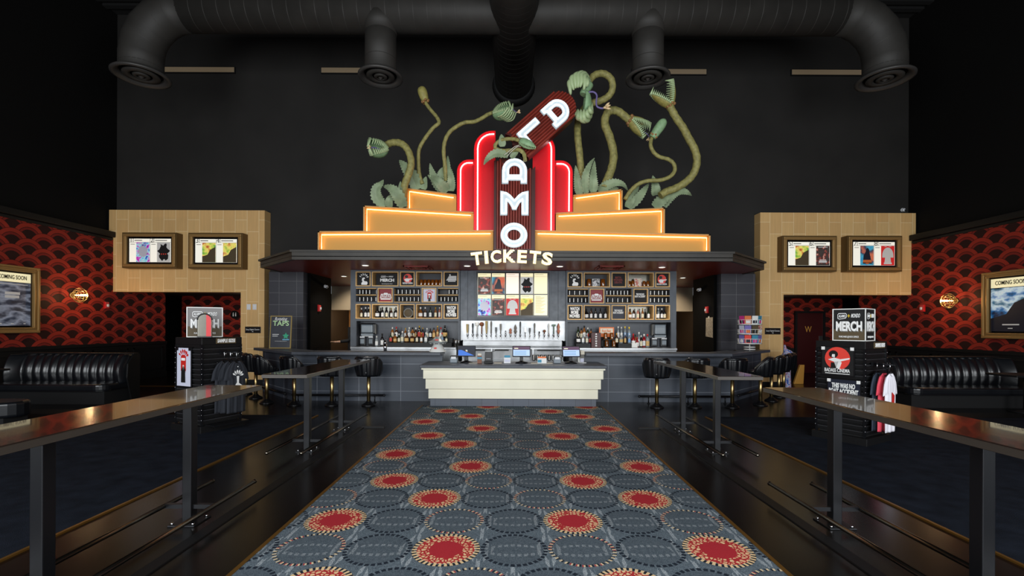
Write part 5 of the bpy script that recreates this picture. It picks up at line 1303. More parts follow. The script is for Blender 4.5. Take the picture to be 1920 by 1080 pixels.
def print_in(r, kind, lab):
    """a flat square print standing in a shadow box"""
    x0, x1, z0_, z1_ = r; w, h = x1 - x0, z1_ - z0_; y = YF + .05
    bg = {'afro': 'black_matte', 'agfa': 'maroon_print', 'red_white': 'lilac_print', 'boat2': 'navy_print'}.get(kind, 'black_matte')
    t = thing('framed_print', lab, 'print', ((x0 + x1) / 2, y, z0_ + .001))
    ob('sheet', MB().box((x0, y, z0_ + .001), (x1, y + .02, z1_ - .002)), bg, t, True)
    T = FY((x0 + x1) / 2, y - .001, (z0_ + z1_) / 2)
    def sh(polys, m_, name='figure', dz=0): ob(name, put(shape_mb([[(a * w, b * h) for a, b in p] for p in polys], .002), T @ Matrix.Translation((0, 0, dz))), m_, t, True)
    bub = []
    if kind in ('afro',):
        sh([[(.34 * math.cos(a), .36 * math.sin(a) + .06) for a in [2 * PI * i / 28 for i in range(28)]]], 'red_print', 'disc')
        sh([[(.13 * math.cos(a) - .1, .12 * math.sin(a) + .2) for a in [2 * PI * i / 16 for i in range(16)]]], 'letter_ink_black', 'dark_shape', .004)
        sh([[(-.28, -.02), (-.1, .06), (.1, .04), (.38, .06), (.38, .0), (.12, -.06), (.1, -.2), (-.14, -.2)]], 'letter_ink_white', 'pale_shape', .004)
        words_on(t, T @ Matrix.Translation((0, -.32 * h, 0)), [('BADASS CINEMA', w * .8)], h * .2, 'letter_ink_white', .6, .015)
    elif kind == 'death':
        fan = [[(.36 * math.cos(a), .05 + .36 * math.sin(a)), (.4 * math.cos(a + .12), .05 + .42 * math.sin(a + .12)), (.34 * math.cos(a + .26), .05 + .38 * math.sin(a + .26)), (.2 * math.cos(a + .14), .06 + .2 * math.sin(a + .14))] for a in (.25, .7, 1.15, 1.6, 2.05, 2.5)]
        sh(fan, 'letter_ink_white', 'fan_shape'); sh([[(-.12, .1), (-.16, -.1), (-.1, -.16), (-.2, -.34), (-.18, -.44), (.24, -.44), (.3, -.3), (.24, -.18), (.05, -.16), (-.02, -.04), (.1, .06), (.04, .14)]], 'letter_ink_white', 'pale_shape')
    elif kind == 'agfa':
        sh([[(-.44, -.24), (-.44, -.18), (-.36, .12), (-.18, .12), (-.12, .2), (.12, .2), (.18, .12), (.36, .12), (.44, -.18), (.44, -.24)], [(-.38, -.2), (.38, -.2), (.31, .07), (-.31, .07)]], 'letter_ink_white', 'badge')
        sh([[(-.38, -.34), (.38, -.34), (.4, -.27), (-.4, -.27)]], 'letter_ink_white', 'bar')
        words_on(t, T @ Matrix.Translation((0, -.055 * h, 0)), [('AGFA', w * .64)], h * .33, 'letter_ink_white', .7, .02)
    elif kind == 'red_white':
        fan = [[(.34 * math.cos(a), .12 + .28 * math.sin(a)), (.36 * math.cos(a + .2), .12 + .32 * math.sin(a + .2)), (.3 * math.cos(a + .34), .12 + .28 * math.sin(a + .34)), (.2 * math.cos(a + .18), .12 + .16 * math.sin(a + .18))] for a in (.3, .75, 1.2, 1.65, 2.1, 2.5)]
        sh(fan, 'letter_ink_red', 'fan_shape'); sh([[(-.17, .18), (-.17, -.3), (.17, -.3), (.17, .18), (.1, .25), (-.1, .25)]], 'letter_ink_red', 'column_shape'); sh([[(-.1, -.48), (.1, -.48), (.08, -.28), (.1, -.1), (0, .02), (-.08, -.1)]], 'letter_ink_black', 'dark_shape', .004); sh([[(-.1, .0), (.1, .0), (.1, .1), (-.1, .1)], [(-.05, -.2), (.03, -.2), (.03, -.05), (-.05, -.05)]], 'letter_ink_white', 'pale_shape', .005)
    elif kind == 'watch': words_on(t, T, [('WATCH', w * .74), ('MORE', w * .58), ('MOVIES', w * .8)], h * .33, 'letter_ink_white', .8, .05)
    elif kind in ('boat', 'boat2'): words_on(t, T @ Matrix.Translation((0, .06 * h, 0)), [('THIS WAS NO', w * .66), ('BOAT ACCIDENT', w * .84)], h * .2, 'letter_ink_white', .8, .03, .06)
    elif kind == 'birth': words_on(t, T, [('BIRTH.', w * .5), ('MOVIES.', w * .72), ('DEATH.', w * .62)], h * .22, 'dull_red_print', .8, .015)
    elif kind == 'stripes':
        st = [[(-.4 + .04 * i, -.1 + .075 * i), (.42, -.1 + .075 * i), (.42, -.05 + .075 * i), (-.36 + .06 * i, -.05 + .075 * i)] for i in range(5)]
        sh(st, 'letter_ink_white', 'striped_shape'); sh([[(-.26, -.19), (.34, -.19), (.34, -.14), (-.26, -.14)]], 'letter_ink_white', 'bar'); sh([[(-.1 + .06 * math.cos(a), .33 + .06 * math.sin(a)) for a in [2 * PI * i / 14 for i in range(14)]]], 'letter_ink_white', 'dot')
    elif kind == 'merch':
        merch_sign(t, T, w * .86, h * .95)
    return t
def merch_sign(t, T, w, h):
    """ALAMO + MONDO / MERCH lettering"""
    sh = shape_mb([[(-.36 * w, .2 * h), (-.30 * w, .17 * h), (-.1 * w, .2 * h), (-.06 * w, .26 * h), (-.06 * w, .33 * h), (-.10 * w, .37 * h), (-.32 * w, .37 * h), (-.36 * w, .33 * h)], [(-.345 * w, .215 * h), (-.30 * w, .19 * h), (-.11 * w, .215 * h), (-.075 * w, .265 * h), (-.075 * w, .325 * h), (-.11 * w, .35 * h), (-.31 * w, .35 * h), (-.345 * w, .325 * h)]], .001)
    ob('badge', put(sh, T @ Matrix.Translation((0, 0, .003))), 'letter_ink_white', t, True)
    words_on(t, T @ Matrix.Translation((-.21 * w, .272 * h, 0)), [('ALAMO', w * .22)], h * .12, 'letter_ink_white', .8, .02)
    words_on(t, T @ Matrix.Translation((0, .27 * h, 0)), [('+', w * .06)], h * .2, 'letter_ink_white', .8, .02)
    words_on(t, T @ Matrix.Translation((.21 * w, .28 * h, 0)), [('MONDO', w * .28)], h * .17, 'letter_ink_white', .8, .015, .35)
    words_on(t, T @ Matrix.Translation((.012 * w, -.068 * h, -.002)), [('MERCH', w * .8)], h * .36, 'grey_print', .8, .05)
    words_on(t, T @ Matrix.Translation((0, -.05 * h, 0)), [('MERCH', w * .8)], h * .36, 'letter_ink_white', .8, .04)
    words_on(t, T @ Matrix.Translation((0, -.38 * h, 0)), [('PURCHASE @ BOX OFFICE', w * .62)], h * .075, 'letter_ink_white', .8, .012)
def zrow(key, r): return r[2]
# LEFT set
S = SETS['L']; q = .10417
def gx(key, zx): return ((660 if key == 'L' else 1060) + zx * q - HX) * YF / F
b1 = [shadow_box(r, 'oak display box in the top row, chalkboard side, ' + d) for r, d in zip(S['r1'], ('holding the white hand fan print', 'holding the merchandise sign', 'holding the red circle print', 'holding six amber mugs', 'holding the white striped print'))]
print_in(b1[0], 'death', 'black square print with white fan shape, top row corner on the chalkboard side')
x0, x1, z0_, z1_ = b1[1]; print_in((x0 + .09, x1 - .02, z0_, z1_ - .03), 'merch', 'black sign lettered in white capitals in a top row display box')
print_in(b1[2], 'afro', 'black square print with red circle, top row beside the lettered sign')
for i, zx in enumerate((1222, 1290, 1358, 1426, 1494, 1562)): growler(gx('L', zx + 6), YF + .14, b1[3][2] + .001, .158, 'amber glass mug in the display box, %s from the red circle print' % ordn(i), 'amber mugs in display boxes')
print_in(b1[4], 'stripes', 'black square print with white striped shape, top row beside the amber mugs')
b3 = [shadow_box(r, 'oak display box in the bottom row, chalkboard side, ' + d, back) for r, d, back in zip(S['r3'], ('holding three bottles', 'holding five dark bottles over a mirror', 'holding the grey octagonal speaker', 'holding five mixed bottles', 'holding the white capitals print'), ('backbar_dark', 'mirror_dim', 'backbar_dark', 'backbar_dark', 'backbar_dark'))]
def brow(key, bx, zs, spec, side, where):
    for i, (zx, (shp, gl, lb, cp, h, nm)) in enumerate(zip(zs, spec)):
        bottle(min(max(gx(key, zx), bx[0] + .062), bx[1] - .062), YF + .13, bx[2] + .001, h, shp, gl, lb, cp, '%s bottle, %s in %s, %s' % (nm, ordn(i), where, side), 'bottles in the oak display boxes')
brow('L', b3[0], (140, 215, 292), [('wine', 'brown_bottle', 'label_cream', 'cap_white', .25, 'brown'), ('wine', 'dark_bottle', 'label_white', 'cap_white', .27, 'black'), ('wine', 'dark_bottle', 'label_white', 'cap_white', .27, 'dark')], LS, 'the three bottle box')
brow('L', b3[1], (430, 522, 600, 685, 768), [('squat', 'dark_bottle', 'label_white', 'cap_black', .27, 'squat dark'), ('wine', 'dark_bottle', 'label_white', 'cap_black', .27, 'dark wine'), ('wine', 'dark_bottle', 'label_cream', 'cap_black', .27, 'dark wine'), ('wine', 'brown_bottle', 'label_white', 'cap_gold', .25, 'brown wine'), ('wine', 'dark_bottle', 'label_white', 'cap_black', .27, 'black wine')], LS, 'the mirrored box')
x0, x1, z0_, z1_ = b3[2]; cxx, czz = (x0 + x1) / 2, (z0_ + z1_) / 2 - .02
t = thing('wall_speaker', 'grey octagonal speaker in the middle display box of the bottom row', 'speaker', (cxx, YF + .1, z0_ + .001)); r_ = .135
t.location.z = z0_ + .001
ob('cabinet', MB().prism([(cxx + r_ * math.cos(PI / 8 + PI / 4 * i), z0_ + .001 + r_ * .92 + r_ * math.sin(PI / 8 + PI / 4 * i)) for i in range(8)], YF + .1, YF + .2, plane='xz'), 'grey_print', t, True, bevel=.006)
ob('grille', MB().lathe([(0, .004), (.09, .004), (.1, 0), (0, 0)], (cxx, YF + .099, z0_ + .001 + r_ * .92), 20, R=Matrix.Rotation(PI / 2, 3, 'X')), 'brown_print', t, True)
brow('L', b3[3], (1200, 1300, 1393, 1488, 1583), [('squat', 'amber_bottle', 'label_white', 'cap_white', .27, 'amber'), ('wine', 'brown_bottle', 'label_white', 'cap_white', .27, 'brown'), ('wine', 'green_bottle', 'label_white', 'cap_black', .27, 'green'), ('wine', 'amber_bottle', 'label_cream', 'cap_gold', .27, 'amber gold'), ('tall', 'rose_bottle', 'label_white', 'cap_white', .27, 'pale rose')], LS, 'the box beside the speaker')
print_in(b3[4], 'watch', 'black square print of stacked white capitals beside the menu planks, chalkboard side')
# RIGHT set
S2 = SETS['R']
c1 = [shadow_box(r, 'oak display box in the top row, magazine rack side, ' + d, back) for r, d, back in zip(S2['r1'], ('holding the white hand fan print', 'holding a small picture and mugs', 'holding the dull red capitals print', 'holding a patterned picture and mugs', 'holding the red circle print'), ('backbar_dark', 'backbar_dark', 'backbar_dark', 'mirror_dim', 'backbar_dark'))]
print_in(c1[0], 'death', 'black square print with white fan shape, top row beside the menu planks')
for i, zx in enumerate((440, 690)): growler(gx('R', zx), YF + .14, c1[1][2] + .001, .2, 'amber glass mug beside the small black and white picture, ' + ('menu side' if i == 0 else 'far side'), 'amber mugs in display boxes')
def small_pic(xz0, xz1, h, bx, m_, lab):
    x0, x1 = gx('R', xz0), gx('R', xz1)
    t = thing('small_picture', lab, 'picture', ((x0 + x1) / 2, YF + .16, bx[2] + .001))
    ob('board', MB().box((x0, YF + .16, bx[2] + .001), (x1, YF + .175, bx[2] + h)), 'white_paint', t, True); ob('picture_sheet', MB().box((x0 + .006, YF + .156, bx[2] + .008), (x1 - .006, YF + .16, bx[2] + h - .008)), m_, t, True)
small_pic(500, 635, .21, c1[1], 'pic_bw', 'small black and white picture standing between two amber mugs')
print_in(c1[2], 'birth', 'black square print of stacked dull red capitals, top row')
for i, zx in enumerate((1172, 1236, 1440, 1508)): growler(gx('R', zx), YF + .14, c1[3][2] + .001, .15 if i != 1 else .16, 'amber glass mug by the patterned picture, %s from the red capitals print' % ordn(i), 'amber mugs in display boxes')
small_pic(1265, 1400, .22, c1[3], 'pic_patches', 'small picture of many coloured patches standing among amber mugs')
print_in(c1[4], 'afro', 'black square print with red circle, top row corner on the magazine rack side')
c3 = [shadow_box(r, 'oak display box in the bottom row, magazine rack side, ' + d, back) for r, d, back in zip(S2['r3'], ('holding the stacked capitals print', 'holding five dark bottles', 'holding the small white capitals print', 'holding five mixed bottles', 'holding four bottles'), ('backbar_dark', 'backbar_dark', 'backbar_dark', 'mirror_dim', 'backbar_dark'))]
print_in(c3[0], 'watch', 'black square print of stacked white capitals beside the menu planks, magazine rack side')
brow('R', c3[1], (377, 480, 560, 648, 742), [('squat', 'dark_bottle', 'label_white', 'cap_black', .26, 'squat dark'), ('wine', 'brown_bottle', 'label_white', 'cap_black', .27, 'brown'), ('wine', 'dark_bottle', 'label_white', 'cap_black', .27, 'black'), ('wine', 'dark_bottle', 'label_white', 'cap_black', .27, 'dark'), ('wine', 'dark_bottle', 'label_white', 'cap_black', .27, 'dark wine')], RS, 'the dark five bottle box')
print_in(c3[2], 'boat2', 'navy square print of two small white lines, middle of the bottom row')
brow('R', c3[3], (1160, 1250, 1328, 1415, 1522), [('squat', 'amber_bottle', 'label_white', 'cap_black', .25, 'amber'), ('wine', 'brown_bottle', 'label_white', 'cap_white', .27, 'brown'), ('wine', 'rose_bottle', 'label_cream', 'cap_white', .27, 'rose'), ('wine', 'amber_bottle', 'label_cream', 'cap_gold', .27, 'golden'), ('wine', 'green_bottle', 'label_white', 'cap_black', .27, 'green')], RS, 'the mixed mirror box')
brow('R', c3[4], (1660, 1700, 1765, 1820), [('liquor', 'dark_bottle', 'label_white', 'cap_black', .24, 'dark'), ('wine', 'clear_bottle', 'label_white', 'cap_white', .27, 'clear'), ('wine', 'dark_bottle', 'label_white', 'cap_white', .27, 'black'), ('wine', 'dark_bottle', 'label_cream', 'cap_black', .26, 'brown black')], RS, 'the four bottle corner box')
# middle rows
def open_shelf(key, r, form, lab, mid):
    _, x0, x1, z0_, z1_ = r
    t = thing('glass_shelf', lab, 'shelf', ((x0 + x1) / 2, YF, z0_ + .0005), group='open glass shelves'); zm = z0_ + (z1_ - z0_) * mid; e = .002
    ob('back_panel', MB().box((x0 + e, YF + .28, z0_ + e), (x1 - e, YF + .3, z1_ - e)), 'backbar_dark', t, True)
    bd = [(zm - .012, zm + .008, 'shelf_board')]
    bd.append((z0_ + e, z0_ + .018, 'bottom_board'))
    if form != 'B': bd.append((z1_ - .02, z1_ - e, 'top_board'))
    for a, b_, nm in bd: ob(nm, MB().box((x0 + e, YF - .005, a), (x1 - e, YF + .28, b_)), 'oak' if not (nm == 'bottom_board' and form != 'B') else 'backbar', t, True)
    return (zm + .009, z0_ + .019)
for key, S_, side in (('L', SETS['L'], LS), ('R', SETS['R'], RS)):
    fr = [r for r in S_['r2'] if r[0] == 'f']
    labs = (('red panel print', 'lilac figure print') if key == 'L' else ('red panel print', 'navy lettered print'))
    fb = [shadow_box(r[1:], 'oak display box in the middle row holding the %s, %s' % (labs[i], side)) for i, r in enumerate(fr)]
    print_in(fb[0], 'agfa', 'maroon square print with white badge lettering, middle row on the ' + side)
    if key == 'L': print_in(fb[1], 'red_white', 'pale lilac square print with red fan and column shape')
    else: print_in(fb[1], 'boat', 'black square print of two white lines, middle row on the magazine rack side')
    G = {'L': {'A': ((118, 175, 235, 297, 420), (118, 188, 258, 330, 410)), 'B': ((815, 885, 960, 1030, 1100, 1180), (830, 895, 970, 1035, 1105, 1180)), 'C': ((1735, 1805, 1875), (1590, 1655, 1720, 1790, 1860))},
         'R': {'A': ((75, 165, 255, 350), (80, 150, 225, 295, 365)), 'B': ((750, 815, 875, 940, 1003, 1065, 1125), (768, 853, 948, 1033, 1123)), 'C': ((1540, 1610, 1685, 1755, 1825), (1540, 1610, 1685, 1755, 1825))}}[key]
    for r in S_['r2']:
        if r[0] == 'f': continue
        nm = {'A': 'outer' if key == 'L' else 'menu end', 'B': 'middle', 'C': 'menu end' if key == 'L' else 'outer'}[r[0]]
        zu, zl_ = open_shelf(key, r, r[0], 'two level oak glass shelf, %s of three, %s' % (nm, side), .52 if r[0] != 'B' else .53)
        for lev, (zz, xs_) in enumerate(((zu, G[r[0]][0]), (zl_, G[r[0]][1]))):
            for i, zx in enumerate(xs_): tumbler(gx(key, zx + 6), YF + .1, zz + .001, .135, 'drinking glass, %s on the %s level of the %s shelf, %s' % (ordn(i), ('upper', 'lower')[lev], nm, side), 'drinking glasses on open shelves', True)
# towel and soap dispensers in the niches
for key, xs_, sx_, side in (('L', (672.5, 701), ((674, 685), (690, 700.5)), LS), ('R', (1224, 1251), ((1221, 1233), (1239, 1251)), RS)):
    Yd = YF + .297; r = px_rect(xs_[0] + 1, xs_[1] + 1, 606, 628 if key == 'L' else 631, Yd - .2); xm = (r[0] + r[1]) / 2; w = (r[1] - r[0]) / 2
    t = thing('towel_dispenser', 'grey paper towel dispenser on the niche tiles, ' + side, 'dispenser', (xm, Yd, r[2]))
    ob('housing', MB().box((-w, -.16, .02), (w, 0, r[3] - r[2])), 'black_plastic', t, bevel=.03)
    ob('cover', MB().box((-w * .78, -.2, .05), (w * .78, -.14, r[3] - r[2] - .03)), 'grey_plastic', t, bevel=.03, seg=3)
    ob('tray', MB().box((-w * .8, -.19, -.02), (w * .8, -.04, .035)), 'grey_plastic', t, bevel=.006); ob('towel', MB().box((-w * .7, -.15, -.04), (w * .7, -.12, .0)), 'white_paint', t)
    sg = 1 if key == 'L' else -1; ob('side_lever', MB().box((min(sg * w, sg * w + sg * .02), -.15, .03), (max(sg * w, sg * w + sg * .02), -.02, r[3] - r[2] - .03)), 'grey_print', t)
    for i, (a, b_) in enumerate(sx_):
        r = px_rect(a, b_, 631 if key == 'L' else 634, 647.8 if key == 'L' else 650, Yd - .1); xm = (r[0] + r[1]) / 2; w = (r[1] - r[0]) / 2; hgt = r[3] - r[2]
        t = thing('soap_dispenser', 'black soap dispenser below the towel dispenser, %s one, %s' % ('outer' if (i == 0) == (key == 'L') else 'inner', side), 'dispenser', (xm, Yd, r[2]), group='black soap dispensers in the niches')
        ob('housing', MB().box((-w, -.11, 0), (w, 0, hgt)), 'black_plastic', t, bevel=.015); ob('cover', MB().box((-w * .7, -.125, hgt * .2), (w * .7, -.105, hgt * .75)), 'grey_plastic', t, bevel=.01); ob('lid', MB().box((-w * .8, -.12, hgt * .85), (w * .8, -.02, hgt * 1.02)), 'white_plastic', t, bevel=.006)
# risers and liquor bottles
ZW = 1.131
for key, a, b_, side in (('L', 727, 848.5, LS), ('R', 1079, 1105.5, 'menu end of the magazine rack side'), ('R', 1157, 1181, 'outer end of the magazine rack side')):
    x0, x1 = (a - HX) * (YF - .1) / F, (b_ - HX) * (YF - .1) / F
    t = thing('bottle_riser', 'black two step bottle riser on the steel counter, ' + side, 'stand', ((x0 + x1) / 2, YF - .1, ZW))
    ob('lower_step', MB().box((x0, YF - .26, ZW), (x1, YF - .07, ZW + .10)), 'black_paint', t, True); ob('upper_step', MB().box((x0, YF - .07, ZW), (x1, YF + .14, ZW + .21)), 'black_paint', t, True)
def bx_(key, zx, Y): return (((660 + zx * .10417) if key == 'L' else (1060 + zx * .1094)) - HX) * Y / F
rng = random.Random(3)
GL = ['brown_bottle', 'amber_bottle', 'clear_bottle', 'dark_bottle', 'green_bottle', 'amber_bottle']; nmG = {'brown_bottle': 'brown', 'amber_bottle': 'amber', 'clear_bottle': 'clear', 'dark_bottle': 'black', 'green_bottle': 'green', 'red_bottle': 'red', 'rose_bottle': 'rose'}
def row(key, zs, Y, z, hs, row_name, side, mats=None):
    for i, zx in enumerate(zs):
        m_ = (mats or {}).get(zx) or (rng.choice(['squat', 'liquor', 'liquor', 'tall', 'wine']), rng.choice(GL), rng.choice(['label_cream', 'label_white', 'label_tan', 'label_cream', 'label_red']), rng.choice(['cap_white', 'cap_black', 'cap_black', 'cap_gold']))
        Yb = Y + ((.045 if i % 2 else -.03) if 'open' in row_name else (.02 if i % 2 else -.02))
        bottle(bx_(key, zx, Yb), Yb, z, hs[i] if isinstance(hs, list) else hs, *m_, '%s %s bottle, %s in the %s, %s' % (nmG[m_[1]], {'squat': 'squat', 'liquor': 'liquor', 'tall': 'slim', 'wine': 'round'}[m_[0]], ordn(i), row_name, side), 'liquor bottles on the back bar')
row('L', (700, 778, 848, 907, 985, 1085, 1170, 1250, 1330, 1620, 1700), YF - .165, ZW + .101, [.24, .22, .22, .28, .26, .24, .25, .25, .25, .25, .22], 'lower riser row', LS, {778: ('squat', 'amber_bottle', 'label_tan', 'cap_black'), 907: ('liquor', 'clear_bottle', 'label_cream', 'cap_white'), 985: ('squat', 'brown_bottle', 'label_tan', 'cap_black'), 1085: ('squat', 'brown_bottle', 'label_tan', 'cap_black'), 1330: ('liquor', 'clear_bottle', 'label_white', 'cap_white'), 1620: ('liquor', 'clear_bottle', 'label_blue', 'cap_red')})
row('L', (728, 800, 965, 1032, 1092, 1150, 1215, 1275, 1350, 1410, 1475, 1540, 1600, 1672), YF + .035, ZW + .211, [.27, .28, .25, .27, .27, .26, .31, .26, .25, .25, .26, .31, .27, .32], 'upper riser row', LS, {728: ('liquor', 'amber_bottle', 'label_cream', 'cap_white'), 800: ('liquor', 'brown_bottle', 'label_white', 'cap_red'), 1032: ('liquor', 'clear_bottle', 'label_white', 'cap_white'), 1475: ('liquor', 'amber_bottle', 'label_tan', 'cap_black'), 1600: ('liquor', 'clear_bottle', 'label_white', 'cap_red'), 1672: ('squat', 'dark_bottle', 'label_tan', 'cap_black')})
row('L', (445, 545), YF - .1, ZW, [.26, .32], 'open counter beside the riser', LS, {445: ('liquor', 'clear_bottle', 'label_white', 'cap_white'), 545: ('wine', 'dark_bottle', 'label_white', 'cap_black')})
row('R', (225, 305, 372, 425), YF - .165, ZW + .101, [.25, .25, .25, .24], 'lower riser row at the menu end', RS, {225: ('squat', 'dark_bottle', 'label_white', 'cap_black'), 305: ('liquor', 'clear_bottle', 'label_white', 'cap_white'), 372: ('liquor', 'clear_bottle', 'label_cream', 'cap_white')})
row('R', (220, 275, 325, 385, 440), YF + .035, ZW + .211, [.3, .26, .33, .28, .25], 'upper riser row at the menu end', RS)
row('R', (880, 955, 1025, 1095), YF - .165, ZW + .101, [.25, .24, .25, .24], 'lower riser row at the outer end', RS, {955: ('squat', 'clear_bottle', 'label_tan', 'cap_white'), 1095: ('liquor', 'clear_bottle', 'label_blue', 'cap_white')})
row('R', (905, 960, 1022, 1093), YF + .035, ZW + .211, [.31, .3, .31, .3], 'upper riser row at the outer end', RS, {905: ('tall', 'clear_bottle', 'label_white', 'cap_white'), 960: ('tall', 'clear_bottle', 'label_white', 'cap_white'), 1022: ('tall', 'clear_bottle', 'label_blue', 'cap_yellow'), 1093: ('liquor', 'clear_bottle', 'label_blue', 'cap_yellow')})
row('R', (1165, 1200, 1232, 1262, 1300, 1350, 1408), YF - .02, ZW, [.34, .32, .25, .38, .3, .33, .33], 'open counter beside the soap', RS, {1165: ('liquor', 'red_bottle', 'label_white', 'cap_red'), 1232: ('liquor', 'red_bottle', 'label_white', 'cap_red'), 1262: ('tall', 'clear_bottle', 'label_white', 'cap_white'), 1350: ('liquor', 'red_bottle', 'label_white', 'cap_white'), 1408: ('liquor', 'clear_bottle', 'label_tan', 'cap_red')})
solo('napkin_box', MB().box((bx_('R', 1115, YF - .1), YF - .24, ZW), (bx_('R', 1215, YF - .1), YF - .14, ZW + .11)), 'white_paint', 'white napkin box in front of the red bottle', 'box', bevel=.004)
# tall dark box and framed notice with four amber mugs
Yq = YF - .2
t = thing('display_crate', 'dark open crate of amber mugs with an orange lettered notice', 'display', (bx_('R', 730, Yq), Yq, ZW))
x0, x1 = bx_('R', 640, Yq), bx_('R', 850, Yq)
ob('crate', MB().box((x0, Yq - .08, ZW), (x1, Yq + .16, ZW + .02)).box((x0, Yq + .14, ZW), (x1, Yq + .16, ZW + .36)).box((x0, Yq - .08, ZW + .19), (x1, Yq + .14, ZW + .205)), 'black_paint', t, True)
a, b_ = bx_('R', 592, Yq), bx_('R', 850, Yq); zz = P(1140, 613.5, Yq).z; zy = P(1140, 632, Yq).z
nb = ob('notice', MB().box((a, Yq + .10, zy), (b_, Yq + .12, zz)), 'orange_print', t, True)
ob('notice_panel', MB().box((a + .03, Yq + .095, zy + .09), (b_ - .03, Yq + .10, zz - .03)), 'paper', t, True)
words_on(t, FY((a + b_) / 2, Yq + .094, (zy + zz) / 2 + .03), [('Root Beer', (b_ - a) * .6)], .09, 'orange_print', .8, .01)
ob('notice_post', MB().box(((a + b_) / 2 - .01, Yq + .12, ZW + .02), ((a + b_) / 2 + .01, Yq + .13, zy)), 'black_paint', t, True)
for i, (zx, up) in enumerate(((690, 1), (795, 1), (710, 0), (830, 0))): growler(bx_('R', zx, Yq), Yq + .0, ZW + (.206 if up else .021), .165, 'amber mug in the dark crate, %s shelf, %s' % (('lower', 'upper')[up], 'menu side' if i % 2 == 0 else 'soap side'), 'amber mugs in the crate')
t = thing('tall_box', 'tall dark maroon box with white emblems standing on the back counter', 'box', (bx_('R', 517, Yq), Yq, ZW)); w = (bx_('R', 598, Yq) - bx_('R', 437, Yq)) / 2
ob('carton', MB().box((-w, -.1, 0), (w, .08, .37)), 'mahogany_dark', t, bevel=.004)
for i, z in enumerate((.33, .275, .22, .16, .1, .045)): ob('emblem', MB().box((-.022, -.104, z - .014), (.022, -.1, z + .014)) if i % 2 else MB().lathe([(0, .003), (.022, .003), (.022, 0), (0, 0)], (0, -.1, z), 12, R=Matrix.Rotation(PI / 2, 3, 'X')), 'letter_ink_white', t)
for i in range(8): tumbler(cpos(1001 + i * 7.2, 11.7), 11.68, .786, .15, 'glass of dark red garnish behind the turned screen, %s from the middle screen' % ordn(i), 'glasses on the steel work cabinet', i % 2 == 0)
for i in range(3): solo('steel_canister', MB().lathe([(0, 0), (.04, 0), (.042, .15), (.035, .17), (0, .18)], (cpos((853, 859.5, 856)[i], 11.6), (11.64, 11.64, 11.5)[i] - (.03 if i == 2 else 0), ZW), 16), 'steel_bright', 'small steel canister beside the drip trough, %s from the flying saucer' % ordn(i), 'canister', 'steel canisters')
t = thing('drink_shaker', 'chrome cocktail shaker standing on the bar top near the towel dispenser', 'shaker', (cpos(722.5, 10.4), 10.4, ZB))
ob('cup', MB().lathe([(0, 0), (.035, 0), (.045, .16), (0, .16)], n=18), 'chrome', t); ob('cap', MB().lathe([(.045, .16), (.04, .2), (.02, .225), (.02, .25), (0, .255)], n=18), 'chrome', t)
# ------------------------------------------------------------------ portal screens
def tv(x0, x1, y0, y1, lab, chans, pics):
    YTV = 12.83; r = px_rect(x0, x1, y0, y1, YTV); xc, zc = (r[0] + r[1]) / 2, (r[2] + r[3]) / 2; W2, H2 = (r[1] - r[0]) / 2, (r[3] - r[2]) / 2
    t = thing('wall_screen', lab, 'screen', (xc, YTV, r[2]), group='gold framed screens on the beige portals')
    sw, sh = .575, .325; fr = MB()
    def bar(lo, hi): fr.box(lo, hi)
    def ringbox(o, i, ya, yb):
        bar((xc - o[0], ya, zc - o[1]), (xc + o[0], yb, zc - i[1])); bar((xc - o[0], ya, zc + i[1]), (xc + o[0], yb, zc + o[1])); bar((xc - o[0], ya, zc - i[1]), (xc - i[0], yb, zc + i[1])); bar((xc + i[0], ya, zc - i[1]), (xc + o[0], yb, zc + i[1]))
    ringbox((W2 - .035, H2 - .035), (W2 - .1, H2 - .1), YTV - .03, YTV + .05); ringbox((W2 - .09, H2 - .09), (sw + .06, sh + .06), YTV - .01, YTV + .05); ringbox((sw + .085, sh + .085), (sw + .055, sh + .055), YTV - .022, YTV + .05)
    ob('frame', fr, 'gold_frame', t, True, bevel=.008)
    cs = MB(); fr = cs
    ringbox((W2, H2), (W2 - .06, H2 - .06), YTV, YP); cs.box((xc - W2 + .06, YP - .03, zc - H2 + .06), (xc + W2 - .06, YP - .005, zc + H2 - .06)); ob('case', cs, 'gold_frame_dark', t, True)
    ob('bezel', MB().box((xc - sw - .07, YTV + .03, zc - sh - .07), (xc + sw + .07, YTV + .06, zc + sh + .07)), 'screen_black', t, True)
    y = YTV + .029
    sc_ = ob('screen', MB().box((xc - sw, y - .004, zc - sh), (xc + sw, y, zc + sh)), 'screen_cream', t, True)
    ln = MB()
    for i in range(2):
        xa = xc - sw + i * sw
        ln.box((xa, y - .007, zc + sh * .68), (xa + sw, y - .005, zc + sh * .70)); ln.box((xa + sw * .18, y - .007, zc + sh * .70), (xa + sw * .2, y - .005, zc + sh))
        ln.box((xa, y - .007, zc - sh), (xa + .006, y - .005, zc + sh)) if i else None
        ln.box((xa + sw * .06, y - .007, zc + sh * .50), (xa + sw * .27, y - .005, zc + sh * .54))
        ln.box((xa + sw * .25, y - .007, zc + sh * .82), (xa + sw * (.62 + .2 * i), y - .005, zc + sh * .88))
        T = FY(xa + sw * .09, y - .006, zc + sh * .85)
        ln.join(text_mb(str(chans[i]), .17, .001, .0), T)
        b0_, shp, sm_, bars = PICS[pics[i]]
        o = picture(None, 'poster_picture', FY(xa + sw * .66, y - .005, zc - sh * .16), sw * .64, sh * 1.66, b0_, shp, sm_, bars); o.parent = sc_; o.data.transform(Matrix.Translation(-wloc(sc_)))
    o = ob('printed_line', ln, 'screen_ink', None); o.parent = sc_; o.data.transform(Matrix.Translation(-wloc(sc_)))
